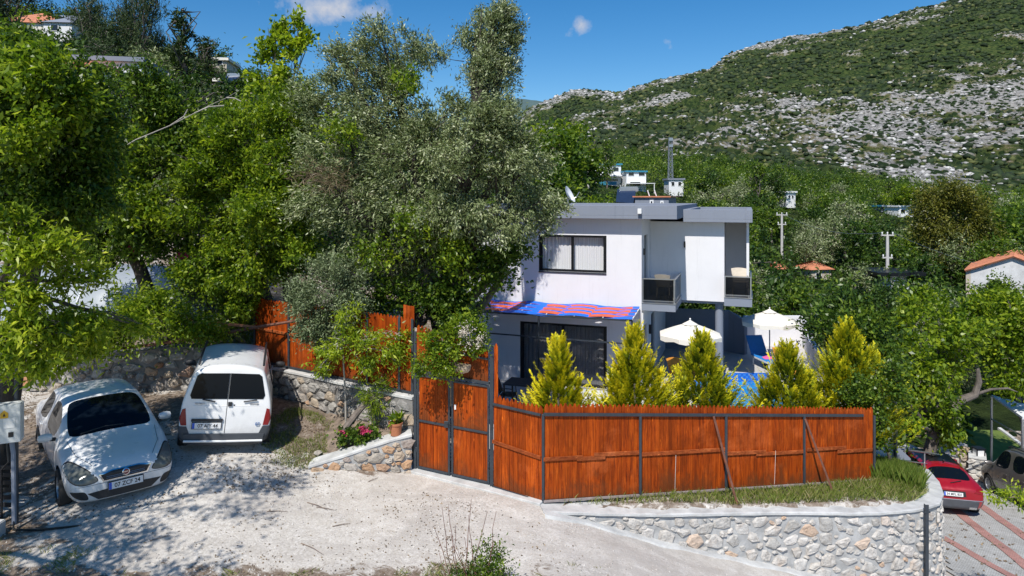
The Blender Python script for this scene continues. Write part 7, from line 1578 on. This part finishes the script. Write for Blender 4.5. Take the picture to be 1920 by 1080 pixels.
def bg_tree(kind, px, D, h, wf=1.0, label=None, zb=None, group=None):
    cm_, tm_ = protos[kind][rt_.randrange(len(protos[kind]))]; x = (px - 960) / FPX * D; z = (gz(x, D) if D < 29 else float(far_h(np.array([px]), np.array([D]))[0])) if zb is None else zb
    auto = label is None
    if label is None:
        lm = min(LM, key=lambda q: abs(q[0] - px))[1]; row = 'nearest' if D < 45 else 'middle' if D < 80 else 'farthest'
        label = f"{NM[kind][1]} {lm}, {row} row"; group = group or ('hillside trees behind the garden' if px < 960 else 'trees of the valley wood')
    o = bpy.data.objects.new(NM[kind][0], cm_); C.objects.link(o); o.location = (x, D, z - .1); o.scale = (h * wf, h * wf, h); o.rotation_euler = (0, 0, rt_.uniform(0, 6.28)); prop(o, label, 'tree', group)
    t_ = bpy.data.objects.new('trunk', tm_); link(t_, o)
    if auto: AUTO.setdefault(label, []).append((px, h, o))
    return o
avoid = [(1108, 1215, 100, 345), (1245, 1285, 100, 350), (1476, 1492, 90, 360), (1655, 1720, 100, 383), (1640, 1702, 20, 498), (1826, 1920, 20, 480), (1456, 1476, 50, 404), (1440, 1480, 50, 486), (1518, 1562, 50, 486), (0, 130, 40, 20), (168, 235, 28, 108), (90, 150, 28, 140), (395, 475, 28, 100), (1185, 1252, 20, 366), (1150, 1200, 20, 357)]
def blocked(px, D, top, half):
    for (a_, b_, Dm, yt) in avoid:
        if px + half > a_ and px - half < b_ and top < yt + 22:
            Dobj = {345: 121, 350: 119, 360: 119, 383: 119, 498: 50, 480: 48, 404: 71, 486: 60, 20: 71, 108: 41, 140: 39, 100: 56, 366: 34, 357: 36}[yt]
            if D < Dobj + 3: return True
    return False
placed = []; tries = 0
while len(placed) < 370 and tries < 16000:
    tries += 1; D = 27 * (125 / 27) ** rt_.random(); px = rt_.uniform(-420, 2060)
    if px > 560 and px < 1000 and rt_.random() < .6: continue
    if D < 34 and 1000 < px < 1540: continue
    if D < 33 and px > 1540: continue
    if D > 100 and px < 700: continue
    h = rt_.uniform(3.6, 7.0) * (1.0 if D > 40 else .85); x = (px - 960) / FPX * D
    if px > 1500 and D < 60: h = min(h, 4.6)
    if 960 < px < 1420 and D < 60: h = min(h, 4.2)
    z = float(far_h(np.array([px]), np.array([D]))[0]); top = HOR - (z + h - CAMH) * FPX / D; half = h * .45 * FPX / D
    if any((x - a_) ** 2 + (D - b_) ** 2 < (.30 * (h + c_)) ** 2 for a_, b_, c_ in placed): continue
    if blocked(px, D, top, half): continue
    if 560 < px < 1000 and top < 215: continue
    if 1000 < px < 1420 and D < 60 and top < 340: continue
    placed.append((x, D, h))
    if px < 560: kind = rt_.choices(('round', 'dark', 'bright', 'olive', 'pine'), (3, 4, 1, 2, 3 if D > 50 else .5))[0]
    else: kind = rt_.choices(('round', 'dark', 'bright', 'olive'), (4, 3, 1.6, 3))[0]
    bg_tree(kind, px, D, h, rt_.uniform(.95, 1.25))
for (kind, px, D, h, wf, lab) in [('cypress', 340, 50, 10.8, 1.3, 'tallest slim cypress against the sky above the garden'), ('cypress', 393, 60, 8.8, 1.2, 'right one of the two small cypresses near the solar heater house'), ('cypress', 380, 62, 8.6, 1.0, 'left one of the two small cypresses near the solar heater house'),
        ('pine', 262, 60, 11.5, .45, 'tall dark pine against the sky in the middle of the pine group'), ('pine', 232, 62, 9.5, .6, 'broad pine left of the tallest pine'), ('pine', 292, 62, 8.0, .45, 'ragged pine between the tallest pine and the cypress'), ('pine', 175, 66, 9.5, .65, 'dense pine right of the cream hillside house'), ('pine', 20, 64, 10, .9, 'pine crown at the top left corner'), ('pine', 205, 60, 7.5, .9, 'low wide pine under the pine group'),
        ('pine', 430, 66, 5.6, 1.3, 'small umbrella pine beside the cream hillside houses'), ('pine', 470, 68, 5, 1.1, 'low pine right of the cream hillside houses'), ('poplar', 1138, 120, 9, 1.0, 'slender poplar in front of the white two storey house'), ('poplar', 1420, 95, 10, 1.0, 'thin bare stemmed poplar right of the villa roof'), ('poplar', 1670, 130, 6, 1.2, 'pale poplar behind the small white villa'), ('poplar', 1852, 110, 6.5, 1.2, 'pale young poplar right of the bronze eucalyptus')]:
    bg_tree(kind, px, D, h, wf, lab)
for (kind, px, D, h, zt) in (('dark', 1075, 50, 4.6, None), ('round', 1040, 60, 7.5, None), ('bright', 1020, 90, 10, None), ('round', 1075, 100, 9, None), ('bright', 1130, 34, 4.6, None), ('round', 1010, 70, 9, None)): bg_tree(kind, px, D, h, 1.1)
ORD = ['leftmost', 'second', 'third', 'fourth', 'fifth', 'sixth', 'seventh', 'eighth']
for lab, L_ in AUTO.items():
    if len(L_) > 1:
        L_.sort(key=lambda q: q[0])
        for i, (px, h, o) in enumerate(L_):
            k_ = len(L_) - 1 - i; wd_ = 'rightmost' if k_ == 0 else ORD[i] if i <= k_ else ORD[k_] + ' from right'; o['label'] = f"{wd_} {lab}"
x = RNG.uniform(-500, 2100, 17000); D = 29 * (130 / 29) ** RNG.uniform(0, 1, 17000); ok = ~((x > 1790) & (D < 36)); x = x[ok]; D = D[ok]
leafcloud('undergrowth', None, M['leaf_dark'], np.stack([(x - 960) / FPX * D, D, far_h(x, D) + .25], -1), 9, .45, .42, .2, 13, center=(0, 60, -40), label='shrubby undergrowth between the trees of hillside and valley', kind='stuff')
T('eucalyptus', 'broad bronze green eucalyptus towering over the valley wood', tuple(at(1790, 535, 62)), at(1790, 480, 62), bl(62, (1760, 370, 32, 36), (1800, 365, 30, 28), (1825, 400, 28, 40), (1755, 430, 36, 45), (1800, 450, 45, 45), (1840, 450, 20, 40), (1770, 490, 40, 36), (1820, 500, 30, 30), (1735, 400, 16, 26)), 'leaf_brown', 900, 36, .34, .27, .10, 121, r0=.4, droop=.5,
  extra=[('leaf_dark', 150, 30, .45, .38, .14, bl(62, (1760, 500, 45, 40), (1810, 480, 45, 50)))])
# ------------------------------------------------------------------ scrub and boulders on the mountain, far wood
def ico(sub):
    bm = bmesh.new(); bmesh.ops.create_icosphere(bm, subdivisions=sub, radius=1); V = np.array([v.co[:] for v in bm.verts]); F = np.array([[v.index for v in f.verts] for f in bm.faces]); bm.free(); return V, F
def scatter_lumps(name, px, D, z, size, mat, sub, seed, flat=.75, label=None, kind='stuff', smooth_=True, jag=.25, tint=None):
    r = np.random.default_rng(seed); V0, F0 = ico(sub); n = len(px); x = (px - 960) / FPX * D
    a = r.uniform(0, 6.28, n); ca, sa = np.cos(a), np.sin(a); S = size[:, None] * r.uniform(.75, 1.3, (n, 3)) * np.array([1, 1, flat])
    V = V0[None] * S[:, None, :] * (1 + jag * r.normal(size=(n, len(V0), 1)))
    VX = V[..., 0] * ca[:, None] - V[..., 1] * sa[:, None] + x[:, None]; VY = V[..., 0] * sa[:, None] + V[..., 1] * ca[:, None] + D[:, None]; VZ = V[..., 2] + (z + size * .25)[:, None]
    VV = np.stack([VX, VY, VZ], -1).reshape(-1, 3); F = (F0[None] + (np.arange(n) * len(V0))[:, None, None]).reshape(-1, 3)
    t = r.uniform(.0, 1, n) if tint is None else tint; me = np_mesh(name, VV, F, mat, np.clip(np.repeat(t, len(V0)) + .25 * r.normal(size=len(VV)), 0, 1), smooth_); o = bpy.data.objects.new(name, me); link(o); prop(o, label, None, None, kind); return o
M['scrub'] = leaf_mat('dark_scrub', [(0, (.010, .021, .007)), (.5, (.023, .043, .012)), (.85, (.048, .068, .018)), (1, (.12, .13, .04))], .05, .8)
M['rock_lump'] = leaf_mat('pale_rock', [(0, (.24, .23, .22)), (.6, (.42, .41, .395)), (1, (.58, .565, .55))], .0, .95)
r = np.random.default_rng(5); n = 60000; px = r.uniform(940, 2050, n); D = 135 * (900 / 135) ** r.uniform(0, 1, n); rfv = rock_field((px - 960) / FPX * D, D, px, D); keep = (r.uniform(size=n) < np.clip(1.25 - (rfv - .42) * 6.0, .08, 1) * (.25 + 1.5 * smooth(.42, .6, fbm(px * D / 9000, D / 11, 4)))) ; px, D, rfv = px[keep], D[keep], rfv[keep]
px, D = px[:32000], D[:32000]; z = hill_z(px, D); sz = r.uniform(.3, 1.45, len(px)) ** 2 * (.40 + D / 900)
nr = D < 330
scatter_lumps('scrub', px[nr], D[nr], z[nr], sz[nr] * 1.0, M['scrub'], 1, 6, label='dark round scrub bushes dotted over the rocky mountain'); scatter_lumps('scrub', px[~nr], D[~nr], z[~nr], sz[~nr] * 1.25, M['scrub'], 1, 7, label='scrub covering the upper mountain slope')
n = 40000; px = r.uniform(940, 2050, n); D = 135 * (880 / 135) ** r.uniform(0, 1, n); rfv = rock_field((px - 960) / FPX * D, D, px, D); keep = rfv > .572 + r.uniform(-.05, .05, n); px, D = px[keep][:5000], D[keep][:5000]
scatter_lumps('boulders', px, D, hill_z(px, D) - .1, r.uniform(.2, 1.1, len(px)) ** 1.8 * (.42 + D / 480), M['rock_lump'], 1, 8, label='pale limestone boulders and outcrops on the mountain', smooth_=False, jag=.22, flat=.6)
# far wood at the mountain foot: one mass
r = np.random.default_rng(11); px = r.uniform(960, 2050, 420); D = r.uniform(112, 190, 420); ok = np.array([not blocked(a_, b_, 330, 18) for a_, b_ in zip(px, D)]) & (D < 185 - (px - 1300) * .07) & ~((px > 1095) & (px < 1290) & (D < 128)) & ~((px > 1650) & (px < 1725) & (D < 130)); px, D = px[ok], D[ok]; zz = far_h(px, D)
C0 = np.stack([(px - 960) / FPX * D, D, zz], -1); hh_ = r.uniform(3, 5.5, len(px)); pts = []; tt_ = []
for c, h in zip(C0, hh_):
    k = 26; u = r.normal(size=(k, 3)); u /= np.linalg.norm(u, axis=1, keepdims=True); pts.append(c + [0, 0, h * .55] + u * np.array([h * .45, h * .45, h * .42])); tt_.append(np.full(k, r.uniform(.1, .9)))
leafcloud('wood', None, M['leaf_mid'], np.concatenate(pts), 11, .38, .42, .22, 12, tint0=np.concatenate(tt_), center=(0, 150, -20), label='woodland massed along the foot of the mountain', kind='stuff')
# ------------------------------------------------------------------ small ground cover
def scatter_on(n, poly, seed, fn=None):
    r = np.random.default_rng(seed); xs_ = [p[0] for p in poly]; ys_ = [p[1] for p in poly]; x = r.uniform(min(xs_), max(xs_), n); y = r.uniform(min(ys_), max(ys_), n); k = in_poly(x, y, poly)
    if fn is not None: k &= r.uniform(size=n) < fn(x, y)
    x, y = x[k], y[k]; return x, y, ground_h(x, y)
def grass(name, x, y, z, h, w_, seed, label, tint=(.2, .9), lean=.35, mat='grass'):
    r = np.random.default_rng(seed); n = len(x); a = r.uniform(0, 6.28, n); hh = h * r.uniform(.4, 1.25, n); d = np.stack([np.cos(a), np.sin(a)], -1); b = r.uniform(0, 6.28, n); ln = r.normal(size=(n, 2)) * lean * hh[:, None]; ww = w_ * r.uniform(.7, 1.3, n)
    V = np.zeros((n, 4, 3)); P = np.stack([x, y, z - .01], -1); D2 = np.concatenate([d * ww[:, None], np.zeros((n, 1))], 1)
    V[:, 0] = P - D2; V[:, 1] = P + D2; V[:, 2] = P + D2 * .5 + np.concatenate([ln * .4, (hh * .6)[:, None]], 1); V[:, 3] = P + np.concatenate([ln, hh[:, None]], 1)
    me = np_mesh(name, V.reshape(-1, 3), np.arange(4 * n).reshape(-1, 4), M[mat], np.repeat(r.uniform(*tint, n), 4)); o = bpy.data.objects.new(name, me); link(o); prop(o, label, None, None, 'stuff')
cl = lambda x, y, s, t, sd: smooth(t, t + .12, fbm(x * s + sd, y * s - sd, 4))
x, y, z = scatter_on(60000, [(.9, 12.78), (5.1, 13.55), (8.2, 14.2), (9.0, 14.7), (9.55, 15.9), (10.2, 17.4), (9.4, 17.0), (8.5, 15.4), (4.4, 14.0), (.9, 12.95)], 1)
q = smooth(.8, 7, x); m_ = RNG.uniform(size=len(x)) < .25 + .75 * q; grass('grass', x[m_], y[m_], z[m_] + .0, .17, .004, 2, 'long green and straw coloured grass between the fence and the stone coping', (.25, 1.0))
x, y, z = scatter_on(26000, [(7.9, 15.4), (8.9, 14.8), (9.5, 15.9), (10.1, 17.3), (8.8, 17.2)], 3); grass('tall_grass', x, y, z, .40, .0035, 4, 'tall lush grass mound at the right end of the orange fence', (.05, .7), .2)
x, y, z = scatter_on(60000, [(-5.5, 13.4), (-3.6, 13.9), (-3.8, 15.3), (-5.2, 16), (-6, 14.5)], 5, lambda x, y: .3 * cl(x, y, 1.6, .5, 3)); grass('weeds', x, y, z, .07, .005, 6, 'patchy low weeds on the ground beside the white van', (.2, .95))
x, y, z = scatter_on(60000, [(-9.5, 9.3), (2.8, 9.3), (1.5, 11.0), (-4, 10.3), (-9.5, 11.3)], 7, lambda x, y: .55 * cl(x, y, 1.9, .53, 8)); grass('dry_grass', x, y, z, .07, .004, 8, 'thin dry grass tufts in the foreground gravel', (.45, 1.0), .6)
x, y, z = scatter_on(5000, [(-6, 17.6), (-2.4, 15), (-5, 20), (-14, 22), (-14, 17.6)], 9); grass('garden_grass', x, y, z, .4, .012, 10, 'rough garden grass above the parking wall', (.1, .7))
def flakes(name, x, y, z, L, W, seed, mat, label, lift=.008):
    r = np.random.default_rng(seed); n = len(x); a = r.uniform(0, 6.28, n); d = np.stack([np.cos(a), np.sin(a), r.normal(size=n) * .25], -1); s = np.stack([-np.sin(a), np.cos(a), r.normal(size=n) * .25], -1); l = (L * r.uniform(.5, 1.4, n))[:, None]; w_ = (W * r.uniform(.5, 1.4, n))[:, None]; P = np.stack([x, y, z + lift], -1)
    V = np.stack([P - d * l, P + s * w_, P + d * l, P - s * w_ + np.array([0, 0, .008])], 1).reshape(-1, 3); me = np_mesh(name, V, np.arange(4 * n).reshape(-1, 4), M[mat], np.repeat(r.uniform(0, 1, n), 4)); o = bpy.data.objects.new(name, me); link(o); prop(o, label, None, None, 'stuff')
x, y, z = scatter_on(30000, [(-10.5, 10.2), (-3.5, 13.2), (-3.6, 14.8), (-6.3, 17), (-14, 17)], 11, lambda x, y: .18 + .55 * cl(x, y, 1.1, .45, 5)); flakes('leaf_litter', x, y, z, .022, .013, 12, 'dry', 'dry leaf litter under the parked vehicles and along the walls')
x, y, z = scatter_on(9000, [(-9, 9.3), (3, 9.3), (.2, 12.5), (-3, 13.6), (-6, 12)], 13, lambda x, y: .1 + .35 * cl(x, y, .9, .5, 15)); flakes('leaf_litter', x, y, z, .02, .011, 14, 'dry', 'scattered dry leaves on the open gravel')
x, y, z = scatter_on(2600, [(9.9, 14.2), (17, 14.2), (19, 26), (13.2, 24), (11, 18)], 15, lambda x, y: .1 + .4 * cl(x, y, .9, .42, 25)); flakes('fallen_leaves', x, y, z + .05, .05, .026, 16, 'dry', 'dark fallen leaves on the pale driveway pavers')
def pebbles(name, x, y, z, s, seed, mat, label):
    r = np.random.default_rng(seed); V0 = np.array([(1, 0, 0), (-1, 0, 0), (0, 1, 0), (0, -1, 0), (0, 0, .8), (0, 0, -.8)], float); F0 = np.array([(0, 2, 4), (2, 1, 4), (1, 3, 4), (3, 0, 4), (2, 0, 5), (1, 2, 5), (3, 1, 5), (0, 3, 5)]); n = len(x)
    V = V0[None] * (s * r.uniform(.35, 1.5, (n, 1, 1)) ** 1.4) * r.uniform(.6, 1.3, (n, 6, 1)); a = r.uniform(0, 6.28, n)[:, None]; X_ = V[..., 0] * np.cos(a) - V[..., 1] * np.sin(a) + x[:, None]; Y_ = V[..., 0] * np.sin(a) + V[..., 1] * np.cos(a) + y[:, None]; Z_ = V[..., 2] + z[:, None]
    me = np_mesh(name, np.stack([X_, Y_, Z_], -1).reshape(-1, 3), (F0[None] + (np.arange(n) * 6)[:, None, None]).reshape(-1, 3), mat, np.repeat(r.uniform(.2, 1, n), 6)); o = bpy.data.objects.new(name, me); link(o); prop(o, label, None, None, 'stuff')
x, y, z = scatter_on(26000, [(-10, 9.2), (4, 9.2), (8, 12.5), (2, 12.3), (-.4, 13.2), (-4, 13.6), (-6, 13), (-10, 13)], 17, lambda x, y: .12 + .5 * cl(x, y, .8, .52, 35)); pebbles('gravel', x, y, z, .014, 18, leaf_mat('gravel_stone', [(0, (.28, .25, .22)), (.6, (.48, .44, .40)), (1, (.64, .61, .57))], 0, .95), 'pale gravel chippings lying on the yard and road')
# twigs
TW = ['thin twig on the pale gravel left of the gate, upper one of a close pair', 'thin twig on the pale gravel left of the gate, lower one of a close pair', 'twig on the gravel between the close pair and the wild shrub', 'longest twig, near the bottom edge left of the wild shrub', 'twig on the gravel left of the close pair', 'twig near the bottom edge below the saloon car shadow', 'twig lying just in front of the low stone wall']
for i, (px, py, l, a_) in enumerate(((595, 950, .5, -.5), (610, 955, .35, -.2), (640, 985, .3, .3), (585, 1030, .55, -.6), (520, 960, .35, .2), (300, 1010, .3, .6), (700, 900, .25, .9))):
    x_, y_ = on_ground(px, py, 0); d = Vector((math.cos(a_), math.sin(a_), 0)) * l / 2; z_ = gz(x_, y_) + .012; o = MB().tube([(x_ - d.x, y_ - d.y, gz(x_ - d.x, y_ - d.y) + .012), (x_ + .02, y_, z_ + .01), (x_ + d.x, y_ + d.y, gz(x_ + d.x, y_ + d.y) + .012)], [.008, .006, .003], 5).build('fallen_twig', M['twig']); prop(o, TW[i], 'twig', 'twigs lying on the gravel')
x, y, z = scatter_on(500, [(9.5, 13.3), (10.1, 13.3), (10.1, 14.1), (9.5, 14.1)], 19);
